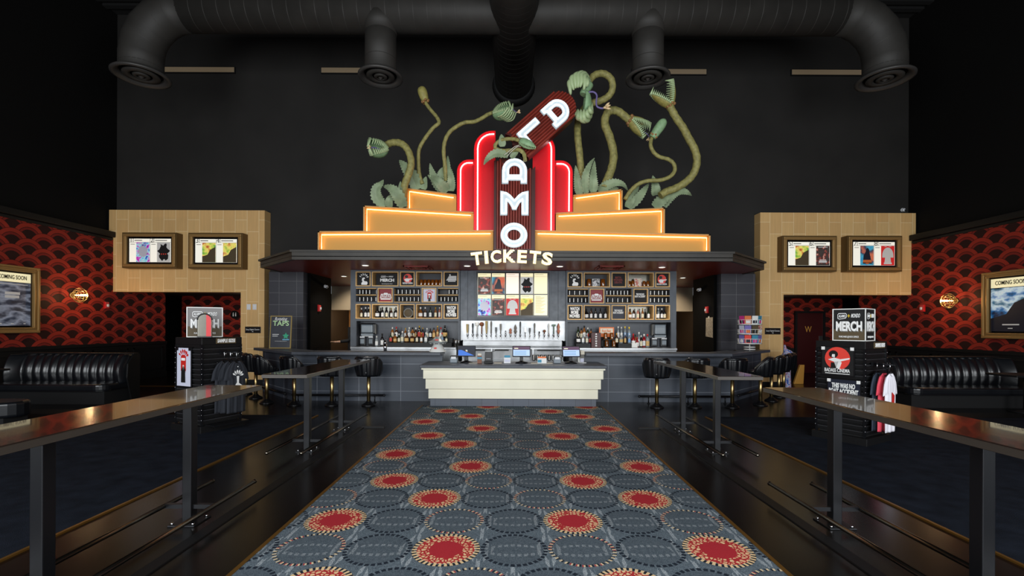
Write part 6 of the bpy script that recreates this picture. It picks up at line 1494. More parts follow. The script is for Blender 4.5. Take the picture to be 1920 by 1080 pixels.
tv(229, 331, 436, 502.5, 'gold framed screen with purple and black and white pictures, channels 1 and 2', (1, 2), ('neon', 'ink'))
tv(353, 455, 436.6, 503.5, 'gold framed screen with two matching green and yellow pictures, channels 3 and 4', (3, 4), ('leaf', 'leaf'))
tv(1467, 1569, 442, 509, 'gold framed screen with a green and a dark picture, channels 5 and 6', (5, 6), ('leaf', 'crowd'))
tv(1588.5, 1691.5, 442, 509, 'gold framed screen with an orange and a red picture, channels 7 and 8', (7, 8), ('split', 'dome'))
# ------------------------------------------------------------------ poster frames and sconces on the red walls
def wallT(s, y, z, off=0.0):   # lettering frame on a side wall
    x = s * (W - off)
    return frame_at((x, y, z), (0, 1, 0) if s < 0 else (0, -1, 0), (0, 0, 1))
def poster(s, xo0, xo1, ytop, ybot, pic, lab, extra):
    """xo: |px-960| of near and far frame edges; heights measured at the far edge"""
    Wf = W - .12
    ya, yb_ = F * Wf / xo0, F * Wf / xo1; yf = yb_
    pxf = HX + s * xo1; zt, zb_ = P(pxf, ytop, yf).z, P(pxf, ybot, yf).z
    yc, zc = (ya + yb_) / 2, (zt + zb_) / 2; hw, hh = (yb_ - ya) / 2, (zt - zb_) / 2
    t = thing('poster_case', lab, 'poster frame', (s * W, yc, zb_), group='gold poster cases on the red walls')
    T = wallT(s, yc, zc)
    def ringb(o, i, z0_, z1_):
        return MB().box((-o[0], -o[1], z0_), (o[0], -i[1], z1_)).box((-o[0], i[1], z0_), (o[0], o[1], z1_)).box((-o[0], -i[1], z0_), (-i[0], i[1], z1_)).box((i[0], -i[1], z0_), (o[0], i[1], z1_))
    fr = ringb((hw, hh), (hw - .05, hh - .05), .0, .12).join(ringb((hw - .045, hh - .045), (hw - .10, hh - .10), .0, .095)).join(ringb((hw - .09, hh - .09), (hw - .125, hh - .125), 0, .11))
    ob('frame', put(fr, T), 'gold_frame', t, True, bevel=.01)
    ob('backing', put(MB().box((-hw + .06, -hh + .06, .01), (hw - .06, hh - .06, .05)), T), 'screen_black', t, True)
    pw_, ph_ = 2 * (hw - .165), 2 * (hh - .165)
    ob('heading_panel', put(MB().box((-pw_ / 2, ph_ / 2 - ph_ * .17, .05), (pw_ / 2, ph_ / 2, .056)), T), 'menu_cream', t, True)
    words_on(t, T @ Matrix.Translation((0, ph_ / 2 - ph_ * .085, .056)), [('COMING SOON', pw_ * .76)], ph_ * .11, 'letter_ink_black', .8, .01)
    p = picture(t, 'poster_picture', T @ Matrix.Translation((0, -ph_ * .09, .05)), pw_, ph_ * .82, pic, *extra)
    gl = MB().box((-hw + .14, -hh + .14, .066), (hw - .14, hh - .14, .07))
    return t
poster(-1, 984, 884, 503.5, 624, 'pic_storm', 'gold framed poster case with a grey stormy picture on the red wall', (None, None, ('letter_ink_white', [(-.2, .2, .22, .28), (-.2, .18, .14, .2), (-.42, .42, .45, .465), (-.36, -.28, -.46, -.44), (-.04, .04, -.46, -.44), (.3, .36, -.46, -.44)])))
poster(1, 984, 879, 512.5, 634, 'pic_sea', 'gold framed poster case with a blue rocky picture on the red wall', ('hill', 'navy_print', ('letter_ink_white', [(-.2, .22, -.36, -.33), (-.06, .06, -.44, -.42)])))
for s, px, py, lab in ((-1, 150, 553.5, 'ring cage wall lamp beside the stormy poster case'), (1, 1777, 564, 'ring cage wall lamp beside the blue rocky poster case')):
    Y = F * (W - .22) / abs(px - HX); p = P(px, py, Y); c = Vector((s * (W - .22), Y, p.z))
    t = thing('wall_lamp', 'brass ' + lab, 'wall lamp', (s * W, Y, p.z - .2), group='ring cage lamps on the red walls')
    cg = MB(); d0 = Vector((-s, 0, 0))
    R_ = .185; n_ = 0
    for lat, cnt in ((28, 6), (-30, 6)):
        for i in range(cnt):
            la, lo_ = math.radians(lat), 2 * PI * (i + (.5 if lat < 0 else 0)) / cnt
            n = Vector((-s * math.sin(la), math.cos(la) * math.cos(lo_), math.cos(la) * math.sin(lo_)))
            cg.torus(c + n * math.sqrt(R_ * R_ - .072 ** 2), .072, .0065, 'z', 18, 6, rot=n.to_track_quat('Z', 'Y').to_matrix())
    cg.torus(c + Vector((-s * .16, 0, 0)), .075, .007, 'x', 20, 6); cg.torus(c + Vector((s * .16, 0, 0)), .075, .007, 'x', 20, 6)
    for v_ in cg.v: v_.y = c.y + (v_.y - c.y) * .74; v_.x = c.x + (v_.x - c.x) * .85
    ob('ring_cage', cg, 'brass', t, True)
    ob('backplate', MB().cyl((s * W, Y, p.z), (s * (W - .03), Y, p.z), .07, n=20).cyl((s * (W - .03), Y, p.z), (s * (W - .1), Y, p.z), .022, n=12), 'brass', t, True)
    ob('bulb', MB().tube([(s * (W - .10), Y, p.z), (s * (W - .22), Y, p.z), (s * (W - .23), Y, p.z), (s * (W - .37), Y, p.z), (s * (W - .40), Y, p.z)], [.01, .01, .022, .022, .01], 12), 'filament', t, True)
    l = bpy.data.lights.new('wall_lamp_glow', 'POINT'); l.energy = 15; l.color = (1, .62, .3); l.shadow_soft_size = .03
    lo_ = bpy.data.objects.new('wall_lamp_glow', l); lo_.location = (s * (W - .47), Y, p.z); col.objects.link(lo_)
# ------------------------------------------------------------------ small wall fittings
def alarm(p, n, lab):
    t = thing('fire_alarm', lab, 'alarm', tuple(p), group='red fire alarm strobes')
    n = Vector(n); u = Vector((n.y, -n.x, 0)) if abs(n.x) + abs(n.y) else Vector((1, 0, 0))
    p0 = p - u * .06 - Vector((0, 0, .09))
    ob('housing', MB().obox(p0, u * .12, Vector((0, 0, .18)), n * .05), 'red_plastic', t, True, bevel=.008); ob('wall_mount', MB().obox(p - u * .065 - Vector((0, 0, .095)), u * .13, Vector((0, 0, .19)), n * .008), 'red_plastic', t, True)
    ob('strobe', MB().obox(p - u * .025 - Vector((0, 0, .04)) + n * .05, u * .05, Vector((0, 0, .07)), n * .03), 'white_plastic', t, True, bevel=.006)
for s, px, py, lab in ((-1, 198, 572.5, 'red fire alarm strobe on the red wall under the chalkboard side portal'), (1, 1731, 578, 'red fire alarm strobe on the red wall beside the ring cage lamp')):
    Y = F * W / abs(px - HX); p = P(px, py, Y); alarm(Vector((s * W, Y, p.z)), (-s, 0, 0), lab)
for s, px, py, lab in ((-1, 597, 578, 'red fire alarm strobe on the black passage wall beside the chalkboard pier'), (1, 1326.5, 581, 'red fire alarm strobe on the black passage wall above the taped notice')):
    Y = F * 5.5 / abs(px - HX); p = P(px, py, Y); alarm(Vector((s * 5.5, Y, p.z)), (-s, 0, 0), lab)
def camera_dome(p, lab, d=(0, -1, 0)):
    t = thing('security_camera', lab, 'camera', tuple(p), group='small white security cameras')
    d = Vector(d)
    ob('mount', MB().cyl(p, p + d * .03, .05, n=18), 'white_plastic', t, True)
    ob('body', MB().ball(p + d * .065 + Vector((0, 0, -.01)), .048, 14), 'white_plastic', t, True); ob('lens', MB().ball(p + d * .09 + Vector((.0, -.03, -.025)), .022, 10), 'black_plastic', t, True)
for s, px, py, lab in ((-1, 608, 537, 'small white security camera on the black passage wall beside the chalkboard pier'), (1, 1313.5, 543, 'small white security camera on the black passage wall above the taped notice')):
    Y = F * 5.5 / abs(px - HX); p = P(px, py, Y); camera_dome(Vector((s * 5.5, Y, p.z)), lab, (-s, 0, 0))
camera_dome(P(1691, 394, YB), 'small white security camera above the beige portal with channels 5 to 8')
for px, lab in ((466.5, 'outer'), (477.5, 'inner')):
    p = P(px, 575.5, YP); t = thing('wall_switch', 'white switch plate on the beige column, %s of two, above the black plaque' % lab, 'switch', (p.x, YP, p.z - .08), group='white switch plates')
    ob('plate', MB().box((p.x - .055, YP - .012, p.z - .08), (p.x + .055, YP - .001, p.z + .08)), 'white_plastic', t, True, bevel=.004); ob('toggle', MB().box((p.x - .015, YP - .02, p.z - .03), (p.x + .015, YP - .01, p.z + .03)), 'white_paint', t, True)
for px, py, lab in ((474.5, 618.5, 'black plaque with white lettering on the beige column beside the chalkboard'), (1448.5, 621, 'black plaque with white lettering on the beige column beside the magazine rack')):
    p = P(px, py, YP); t = thing('wall_plaque', lab, 'sign', (p.x, YP, p.z - .09), group='black lettered plaques')
    ob('plate', MB().box((p.x - .22, YP - .015, p.z - .09), (p.x + .22, YP - .001, p.z + .09)), 'black_plastic', t, True, bevel=.003)
    words_on(t, FY(p.x, YP - .015, p.z + .01), [('Sony Digital Cinema', .38)], .06, 'letter_ink_white', .8, .004); words_on(t, FY(p.x, YP - .015, p.z - .05), [('4K', .05)], .04, 'letter_ink_white', .8, .004)
p = P(440, 590, 17.0 - .03)
t = thing('restroom_sign', 'round black restroom sign on the red corridor wall', 'sign', (p.x, 16.97, p.z - .14)); ob('disc', MB().cyl((p.x, 16.995, p.z), (p.x, 16.96, p.z), .15, n=28), 'black_plastic', t, True)
fg = MB()
for dx in (-.045, .045): fg.ball((p.x + dx, 16.957, p.z + .06), (.018, .004, .018), 10).box((p.x + dx - .018, 16.953, p.z - .06), (p.x + dx + .018, 16.959, p.z + .035))
ob('figure_symbol', fg, 'letter_ink_white', t, True)
# women's door at the end of the corridor
a, b_ = P(1492, 587, 17), P(1541, 587, 17)
d = struct('door_1', MB().box((a.x, 16.94, 0), (b_.x, 16.985, a.z)), 'dark_red_door')
fr = struct('door_1_frame', MB().box((a.x - .07, 16.9, 0), (a.x, 16.99, a.z + .07)).box((b_.x, 16.9, 0), (b_.x + .07, 16.99, a.z + .07)).box((a.x, 16.9, a.z), (b_.x, 16.99, a.z + .07)), 'black_paint')
o = words_on(d, FY((a.x + b_.x) / 2 - .06, 16.938, P(1510, 618, 17).z), [('W', .24)], .32, 'gold_panel', .8, .0, world=True); 
o = ob('push_plate', MB().box((b_.x - .14, 16.92, .95), (b_.x - .02, 16.94, 1.35)), 'steel', d)
nt_ = thing('taped_notice', 'brown printed paper taped to the black passage wall beside the magazine rack', 'paper', (5.5, 12.95, P(1333.5, 632, 12.9).z))
za, zb__ = P(1333.5, 631, 12.9).z, P(1333.5, 595, 12.9).z
ob('sheet', MB().add([(5.496, 13.17, za), (5.496, 12.70, za - .03), (5.485, 12.68, zb__), (5.496, 13.15, zb__ - .01), (5.4985, 13.17, za), (5.4985, 12.70, za - .03), (5.4875, 12.68, zb__), (5.4985, 13.15, zb__ - .01)], [(0, 1, 2, 3), (7, 6, 5, 4), (0, 4, 5, 1), (1, 5, 6, 2), (2, 6, 7, 3), (3, 7, 4, 0)]), 'newsprint', nt_, True)
ob('hanging_tape', MB().box((5.484, 12.9, zb__ - .03), (5.487, 12.98, zb__ + .03)), 'paper', nt_, True)
# chalkboard on the bar
YC = 11.3; r = px_rect(504.5, 545, 592, 650.5, YC); xc = (r[0] + r[1]) / 2; wb, hb = (r[1] - r[0]) / 2, (P(524, 592, YC).z - ZB)
t = thing('chalkboard_sign', 'wooden framed chalkboard lettered TAPS leaning on the bar by the pier', 'sign', (xc, YC, ZB + .004))
Tc = Matrix.Translation((0, 0, 0)) @ Matrix.Rotation(-.08, 4, 'X')
ob('frame', put(MB().box((-wb, 0, 0), (wb, .025, .022)).box((-wb, 0, hb - .022), (wb, .025, hb)).box((-wb, 0, .022), (-wb + .022, .025, hb - .022)).box((wb - .022, 0, .022), (wb, .025, hb - .022)), Tc), 'wood_olive', t)
ob('board', put(MB().box((-wb + .02, .008, .02), (wb - .02, .02, hb - .02)), Tc), 'chalkboard', t)
ob('strut', put(MB().box((-.02, .02, .0), (.02, .04, hb * .6)), Tc), 'wood_olive', t)
Tq = Tc @ FY(0, .006, 0)
words_on(t, Tq @ Matrix.Translation((0, hb * .90, 0)), [('Rotating', wb * 1.15)], .11, 'letter_ink_white', .7, .006, .3, world=False)
words_on(t, Tq @ Matrix.Translation((0, hb * .76, 0)), [('TAPS', wb * 1.5)], .17, 'chalk_green', .8, .02, world=False)
for dz, w_ in ((.42, .6), (.37, .5)): ob('chalk_line', put(MB().box((-wb * .75, hb * dz, .001), (-wb * .75 + wb * w_, hb * dz + .012, .003)), Tq), 'letter_ink_white', t)
st = shape_mb([[((.085 if i % 2 == 0 else .042) * math.cos(PI / 2 + PI * i / 5), (.085 if i % 2 == 0 else .042) * math.sin(PI / 2 + PI * i / 5)) for i in range(10)]], .002)
ob('star_mark', put(st, Tq @ Matrix.Translation((wb * .5, hb * .38, .003))), 'chalk_teal', t); ob('chalk_line', put(MB().box((wb * .2, hb * .255, .001), (wb * .82, hb * .285, .003)), Tq), 'chalk_blue', t); ob('chalk_line', put(MB().box((-wb * .5, hb * .22, .001), (wb * .6, hb * .225, .003)), Tq), 'letter_ink_white', t)
# magazine spinner rack
YM = 11.3; k = YM / F; c = P(1405.5, 656, YM)
t = thing('magazine_rack', 'white wire spinner rack of small colourful booklets on the bar top', 'rack', (c.x, YM, ZB + .001))
H = P(1405.5, 591, YM).z - ZB; bs = MB()
bs.cyl((0, 0, 0), (0, 0, H - .02), .014, n=10)
for z in (.03, .085): bs.torus((0, 0, z), .12, .011, 'z', 28, 8)
for a in range(4): bs.cyl((0, 0, .03), (.12 * math.cos(a * PI / 2), .12 * math.sin(a * PI / 2), .03), .008, n=8).cyl((0, 0, .085), (.12 * math.cos(a * PI / 2), .12 * math.sin(a * PI / 2), .085), .008, n=8)
ob('stand', bs, 'white_paint', t)
wr = MB(); tiers_z = [.17, .17 + (H - .17) / 3, .17 + 2 * (H - .17) / 3]; th_ = (H - .17) / 3
for z in tiers_z:
    for zz in (z, z + th_ * .5, z + .01):
        R_ = .27; wr.tube([(R_ * math.cos(a), R_ * math.sin(a), zz) for a in [2 * PI * i / 8 + PI / 8 for i in range(9)]], .006, 6)
    for i in range(16): a = 2 * PI * i / 16; wr.cyl((.25 * math.cos(a), .25 * math.sin(a), z), (.265 * math.cos(a), .265 * math.sin(a), z + th_ * .5), .005, n=6)
    for i in range(4): a = PI * i / 2; wr.cyl((0, 0, z + .01), (.26 * math.cos(a), .26 * math.sin(a), z + .01), .006, n=6)
ob('wire_basket', wr, 'white_paint', t)
bc = [['violet_print', 'red_print', 'teal_print', 'violet_print', 'lilac_print'], ['lilac_print', 'violet_print', 'brown_print', 'pic_patches', 'hot_pink'], ['hot_pink', 'orange_print', 'white_paint', 'teal_print', 'lilac_print']]
for ti_, z in enumerate(tiers_z):
    for i in range(5):
        a = math.radians(-162 + 36 * i); n = Vector((math.cos(a), math.sin(a), 0)); u = Vector((-n.y, n.x, 0))
        o0 = Vector((c.x, YM, ZB)) + n * .225 - u * .07 + Vector((0, 0, z + .012))
        mb = MB().obox(o0, u * .14, Vector((0, 0, th_ * .86)) + n * .02, n * .012); mb.obox(o0 + n * .0125 + Vector((0, 0, .02)) + u * .02, u * .1, Vector((0, 0, th_ * .3)) + n * .007, n * .003, 1)
        solo('booklet', mb, [bc[ti_][i], ['white_paint', 'navy_print', 'hot_pink', 'orange_print', 'black_matte'][(i + ti_ * 2) % 5]], 'small booklet on the %s tier of the spinner rack, %s from the pier' % (('bottom', 'middle', 'top')[ti_], ordn(i)), 'booklet', 'booklets in the spinner rack')
cb = solo('power_cord', MB().tube(smooth_path([(c.x - .9, 11.15, ZB + .006), (c.x - .7, 11.3, ZB + .006), (c.x - .45, 11.2, ZB + .006), (c.x - .3, 11.35, ZB + .006), (c.x - .28, 11.5, ZB + .006)], 5), .006, 6), 'black_plastic', 'thin black cord lying on the bar top beside the spinner rack', 'cord')
# ------------------------------------------------------------------ shirt racks
def lT(lx, ly, lz, face):   # lettering frame on a rack face in the rack's own coordinates
    return {'-y': frame_at((lx, ly, lz), (1, 0, 0), (0, 0, 1)), '+x': frame_at((lx, ly, lz), (0, 1, 0), (0, 0, 1)), '-x': frame_at((lx, ly, lz), (0, -1, 0), (0, 0, 1))}[face]
HT = .3125; TH = 1.457
def gondola(N, ang, corner, lab):
    R = Matrix.Rotation(ang, 3, 'Z'); ctr = Vector((N[0], N[1], 0)) - R @ Vector((corner[0] * HT, corner[1] * HT, 0))
    t = thing('shirt_rack', lab, 'rack', tuple(ctr), ang, group='black slat wall shirt racks')
    ob('base', MB().box((-HT - .05, -HT - .05, 0), (HT + .05, HT + .05, .11)), 'black_paint', t, bevel=.006)
    ob('core', MB().box((-HT + .03, -HT + .03, .11), (HT - .03, HT - .03, TH)), 'black_matte', t)
    sl = MB(); z = .14
    while z < TH - .12:
        sl.prism([(-HT, -HT), (HT, -HT), (HT, HT), (-HT, HT)], z, z + .055); sl.prism([(-HT + .012, -HT + .012), (HT - .012, -HT + .012), (HT - .012, HT - .012), (-HT + .012, HT - .012)], z + .055, z + .066); z += .078
    ob('slat_panel', sl, 'black_paint', t, bevel=.003)
    ed_ = MB(); z = .14
    while z < TH - .12:
        h_ = HT + .004; ed_.prism([(-h_, -h_), (h_, -h_), (h_, h_), (-h_, h_)], z + .043, z + .053); z += .078
    ob('slat_edge', ed_, 'slat_edge', t)
    ob('header', MB().box((-HT - .012, -HT - .012, TH - .11), (HT + .012, HT + .012, TH)), 'black_paint', t, bevel=.006)
    co = MB()
    for a in (-1, 1):
        for b in (-1, 1): co.box((a * HT - .014, b * HT - .014, .11), (a * HT + .014, b * HT + .014, TH - .11))
    ob('corner_post', co, 'black_steel', t)
    dt = MB(); z = .14 + .06
    while z < TH - .12:
        for a in (-1, 1):
            for b in (-1, 1): dt.ball((a * (HT + .012), b * (HT + .012), z), .007, 6)
        z += .078
    ob('slat_clip', dt, 'chrome', t)
    return t, ctr, R
tl, cl_, RL = gondola((-4.715, 7.06), math.radians(-24), (1, -1), 'black slat rack hung with black shirts, panel sign on top')
tr_, cr_, RR = gondola((4.923, 6.47), math.radians(30), (-1, -1), 'black slat rack with red circle poster, cube sign on top')
def put_thing(name, lab, cat, R, ctr, local, group=None):
    p = ctr + R @ Vector(local); return thing(name, lab, cat, tuple(p), math.atan2(R[1][0], R[0][0]), group)
def rack_poster(R, ctr, face, along, z, w, h, name, lab, bg):
    loc = {'-y': (along, -HT - .016, z), '+x': (HT + .016, along, z), '-x': (-HT - .016, along, z)}[face]
    t = put_thing('hanging_poster', lab, 'poster', R, ctr, loc); T = lT(0, 0, 0, face)
    ob('panel', put(MB().box((-w / 2, -h / 2, 0), (w / 2, h / 2, .012)), T), 'black_plastic', t); ob('sheet', put(MB().box((-w / 2 + .015, -h / 2 + .015, .012), (w / 2 - .015, h / 2 - .015, .016)), T), bg, t)
    cp = MB()
    for sx_ in (-1, 1): cp.box((sx_ * (w / 2 - .03) - .022, h / 2 - .055, .016), (sx_ * (w / 2 - .03) + .022, h / 2 - .01, .024))
    ob('clip', put(cp, T), 'letter_ink_white' if bg != 'lilac_print' else 'black_plastic', t)
    return t, T @ Matrix.Translation((0, 0, .018))
t, T = rack_poster(RL, cl_, '-y', -.08, 1.0, .36, .62, '', 'pale lilac poster with red fan and column shape on the black shirt rack', 'lilac_print')
for (polys, m_) in (([[(.12 * math.cos(a), .15 + .1 * math.sin(a)), (.13 * math.cos(a + .2), .15 + .13 * math.sin(a + .2)), (.11 * math.cos(a + .34), .15 + .11 * math.sin(a + .34)), (.07 * math.cos(a + .18), .15 + .05 * math.sin(a + .18))] for a in (.2, .65, 1.1, 1.55, 2.0, 2.45)], 'letter_ink_red'), ([[(-.06, .16), (-.06, -.06), (.06, -.06), (.06, .16), (.03, .19), (-.03, .19)]], 'letter_ink_red'), ([[(-.05, -.24), (.05, -.24), (.045, -.1), (.055, -.04), (.0, .03), (-.045, -.05)]], 'letter_ink_black'), ([[(-.045, .1), (.045, .1), (.045, .14), (-.045, .14)], [(-.02, -.05), (.02, -.05), (.015, .03), (-.01, .03)]], 'letter_ink_white')):
    ob('figure', put(shape_mb([p] if False else [p for p in polys], .0015), T @ Matrix.Translation((0, 0, .002 if m_ == 'letter_ink_red' else .005))), m_, t)
t, T = rack_poster(RR, cr_, '-x', .02, 1.165, .44, .43, '', 'black poster panel with red circle on the slat rack', 'black_matte')
ob('disc', put(shape_mb([[(.165 * math.cos(a), .165 * math.sin(a) + .04) for a in [2 * PI * i / 32 for i in range(32)]]], .0015), T), 'red_print', t)
ob('dark_shape', put(shape_mb([[(.06 * math.cos(a) - .05, .055 * math.sin(a) + .1) for a in [2 * PI * i / 18 for i in range(18)]]], .0015), T @ Matrix.Translation((0, 0, .003))), 'letter_ink_black', t)
ob('dark_shape', put(shape_mb([[(-.08, -.02), (.03, -.03), (.03, -.13), (-.09, -.13)]], .0015), T @ Matrix.Translation((0, 0, .003))), 'letter_ink_black', t)
ob('pale_shape', put(shape_mb([[(-.12, .02), (-.04, .05), (.04, .03), (.16, .055), (.16, .035), (.05, .0), (-.04, -.01)], [(-.07, .06), (-.03, .055), (-.03, .1), (-.065, .1)], [(.02, -.0), (.06, -.02), (.03, -.11), (-.01, -.1)]], .0015), T @ Matrix.Translation((0, 0, .006))), 'letter_ink_white', t)
words_on(t, T @ Matrix.Translation((0, -.135, .004)), [('BADASS CINEMA', .33)], .075, 'letter_ink_white', .7, .012, world=False); ob('bar', put(MB().box((-.16, -.185, 0), (.16, -.175, .003)), T), 'letter_ink_white', t)
t, T = rack_poster(RR, cr_, '-x', -.06, .70, .44, .43, '', 'navy poster panel of two white capital lines low on the slat rack', 'navy_print')
words_on(t, T @ Matrix.Translation((0, .07, 0)), [('THIS WAS NO', .3), ('BOAT ACCIDENT', .38)], .095, 'letter_ink_white', .8, .04, .08, world=False)
for R, ctr, face, al, lab in ((RL, cl_, '+x', .05, 'black shirt rack header'), (RR, cr_, '-y', .06, 'red circle poster rack header')):
    loc = (HT + .016, al, TH - .055) if face == '+x' else (al, -HT - .016, TH - .055)
    t = put_thing('header_sign', 'small strip sign lettered in white capitals on the ' + lab, 'sign', R, ctr, loc, 'strip signs on the shirt racks'); T = lT(0, 0, 0, face)
    ob('plate', put(MB().box((-.16, -.042, 0), (.16, .042, .012)), T), 'brown_print', t); words_on(t, T @ Matrix.Translation((0, 0, .012)), [('SAMPLE SIZES', .29)], .075, 'letter_ink_white', .8, .03, .1, world=False)
# cube sign and panel sign on the racks
def cube_sign(base, ang, w, h, dep, lab, face_mat):
    t = thing('cube_sign', lab, 'sign', tuple(base), ang); e = .012
    ob('body', MB().box((-w / 2 + .004, -dep / 2 + .004, 0.002), (w / 2 - .004, dep / 2 - .004, h - .004)), face_mat, t)
    ed = MB()
    for x in (-w / 2, w / 2):
        for y in (-dep / 2, dep / 2): ed.box((x - e / 2, y - e / 2, 0), (x + e / 2, y + e / 2, h))
    for z in (e / 2, h - e / 2):
        for y in (-dep / 2, dep / 2): ed.box((-w / 2, y - e / 2, z - e / 2), (w / 2, y + e / 2, z + e / 2))
        for x in (-w / 2, w / 2): ed.box((x - e / 2, -dep / 2, z - e / 2), (x + e / 2, dep / 2, z + e / 2))
    ob('edge_trim', ed, 'white_paint', t)
    ob('lower_band', MB().box((-w / 2 + .008, -dep / 2 + .001, .012), (w / 2 - .008, dep / 2 - .001, h * .36)), 'brown_print', t)
    return t
def merch_local(t, T, w, h):
    o0 = t.location.copy()
    merch_sign_l(t, T, w, h)
def merch_sign_l(t, T, w, h):
    sh = shape_mb([[(-.36 * w, .2 * h), (-.30 * w, .17 * h), (-.1 * w, .2 * h), (-.06 * w, .26 * h), (-.06 * w, .33 * h), (-.10 * w, .37 * h), (-.32 * w, .37 * h), (-.36 * w, .33 * h)], [(-.345 * w, .215 * h), (-.30 * w, .19 * h), (-.11 * w, .215 * h), (-.075 * w, .265 * h), (-.075 * w, .325 * h), (-.11 * w, .35 * h), (-.31 * w, .35 * h), (-.345 * w, .325 * h)]], .001)
    ob('badge', put(sh, T @ Matrix.Translation((0, 0, .003))), 'letter_ink_white', t)
    a = dict(world=False)
    words_on(t, T @ Matrix.Translation((-.21 * w, .272 * h, 0)), [('ALAMO', w * .22)], h * .12, 'letter_ink_white', .8, .02, **a)
    words_on(t, T @ Matrix.Translation((0, .27 * h, 0)), [('+', w * .07)], h * .2, 'cap_yellow', .8, .02, **a)
    words_on(t, T @ Matrix.Translation((.21 * w, .28 * h, 0)), [('MONDO', w * .28)], h * .17, 'letter_ink_white', .8, .015, .35, **a)
    words_on(t, T @ Matrix.Translation((.02 * w, -.085 * h, -.002)), [('MERCH', w * .82)], h * .40, 'grey_print', .8, .05, **a)
    words_on(t, T @ Matrix.Translation((0, -.06 * h, 0)), [('MERCH', w * .82)], h * .40, 'letter_ink_white', .8, .04, **a)
    words_on(t, T @ Matrix.Translation((0, -.38 * h, 0)), [('PURCHASE @ BOX OFFICE', w * .62)], h * .075, 'letter_ink_white', .8, .012, **a)
# right: corner of the cube nearest the aisle
pr_ = cr_ + Vector((.02, -.03, TH + .002))
t = cube_sign(pr_, math.radians(-53), .40, .47, .40, 'black cube sign with white edges and capitals on the red circle poster rack', 'black_matte')
merch_sign_l(t, frame_at((0, -.202, .235), (1, 0, 0), (0, 0, 1)), .39, .46); merch_sign_l(t, frame_at((.202, 0, .235), (0, 1, 0), (0, 0, 1)), .39, .46)
pl_ = cl_ + Vector((-.08, .02, TH + .002))
t = cube_sign(pl_, math.radians(32), .47, .475, .30, 'grey sign with white edges and capitals on top of the black shirt rack', 'grey_board')
merch_sign_l(t, frame_at((0, -.152, .237), (1, 0, 0), (0, 0, 1)), .46, .46)
# unlit arched chrome display case in front of the grey sign
px0, px1 = 373, 395; Yh = 7.12; base = P(384, 633, Yh)
t = thing('arched_case', 'arched chrome and red display case before the grey sign on the rack', 'lamp', (base.x, Yh, TH + .002), .5)
R_ = .095; zt = .27
arcl = [(-R_, 0), (R_, 0)] + [(R_ * math.cos(math.radians(a)), zt + R_ * math.sin(math.radians(a))) for a in range(0, 181, 15)]
ob('shell', MB().prism(arcl, -.03, .07, plane='xz'), 'mirror_dim', t, bevel=.012, seg=3)
ob('red_side', MB().prism([(.02, .02), (R_ - .012, .02)] + [((R_ - .012) * math.cos(math.radians(a)), zt + (R_ - .012) * math.sin(math.radians(a))) for a in range(0, 76, 15)] + [(.02, zt + R_ - .014)], -.036, -.03, plane='xz'), 'red_panel', t)
ob('rim', MB().tube([(x, -.03, z) for x, z in arcl[2:]], .009, 8), 'black_plastic', t); ob('foot', MB().box((-R_, -.05, -.0), (R_, .07, .02)), 'black_plastic', t, bevel=.004)
# shirts on hangers
def shirt_mb(w=.27, h=.80, seed=0):
    """a hanging T-shirt: body, sleeves and neck as one closed cloth shell with soft folds"""
    nx, nz = 28, 30; V, idx = [], {}
    def half(z):   # half width of the silhouette at height z (0 top .. -h)
        u = -z / h
        body = .235 + .015 * u
        if u < .05: return .10 + (u / .05) * .09
        if u < .14: return .19 + (u - .05) / .09 * .10
        if u < .30: return .29 + (u - .14) / .16 * .05
        if u < .33: return .34 - (u - .30) / .03 * .10
        return body
    fs = []
    for lay in (0, 1):
        for j in range(nz + 1):
            z = -h * j / nz; hw_ = half(z)
            for i in range(nx + 1):
                u = -1 + 2 * i / nx; x = u * hw_
                fold = .012 * math.sin(9 * u + 2.2 * j / nz + seed) * (j / nz) + .006 * math.sin(17 * u + seed * 2)
                y = (.035 + .015 * math.sin(PI * j / nz)) * math.sqrt(max(0, 1 - abs(u) ** 3)) * (1 if lay else -1)
                if j == 0 and lay == 0 and abs(u) < .6: z2 = z - .035 * (1 - (u / .6) ** 2)
                else: z2 = z
                V.append((x * .62, y * .5 + fold * .5, z2 - .35 * max(0, abs(x) - .17) * (1 if j < nz * .34 else 0)))
    q = (nx + 1) * (nz + 1)
    def I(l, j, i): return l * q + j * (nx + 1) + i
    for j in range(nz):
        for i in range(nx): fs += [(I(0, j, i), I(0, j + 1, i), I(0, j + 1, i + 1), I(0, j, i + 1)), (I(1, j, i), I(1, j, i + 1), I(1, j + 1, i + 1), I(1, j + 1, i))]
        for i in (0, nx): fs.append((I(0, j, i), I(1, j, i), I(1, j + 1, i), I(0, j + 1, i)))
    for i in range(nx):
        for j in (0, nz): fs.append((I(0, j, i), I(0, j, i + 1), I(1, j, i + 1), I(1, j, i)))
    return MB().add(V, fs, 0, True)
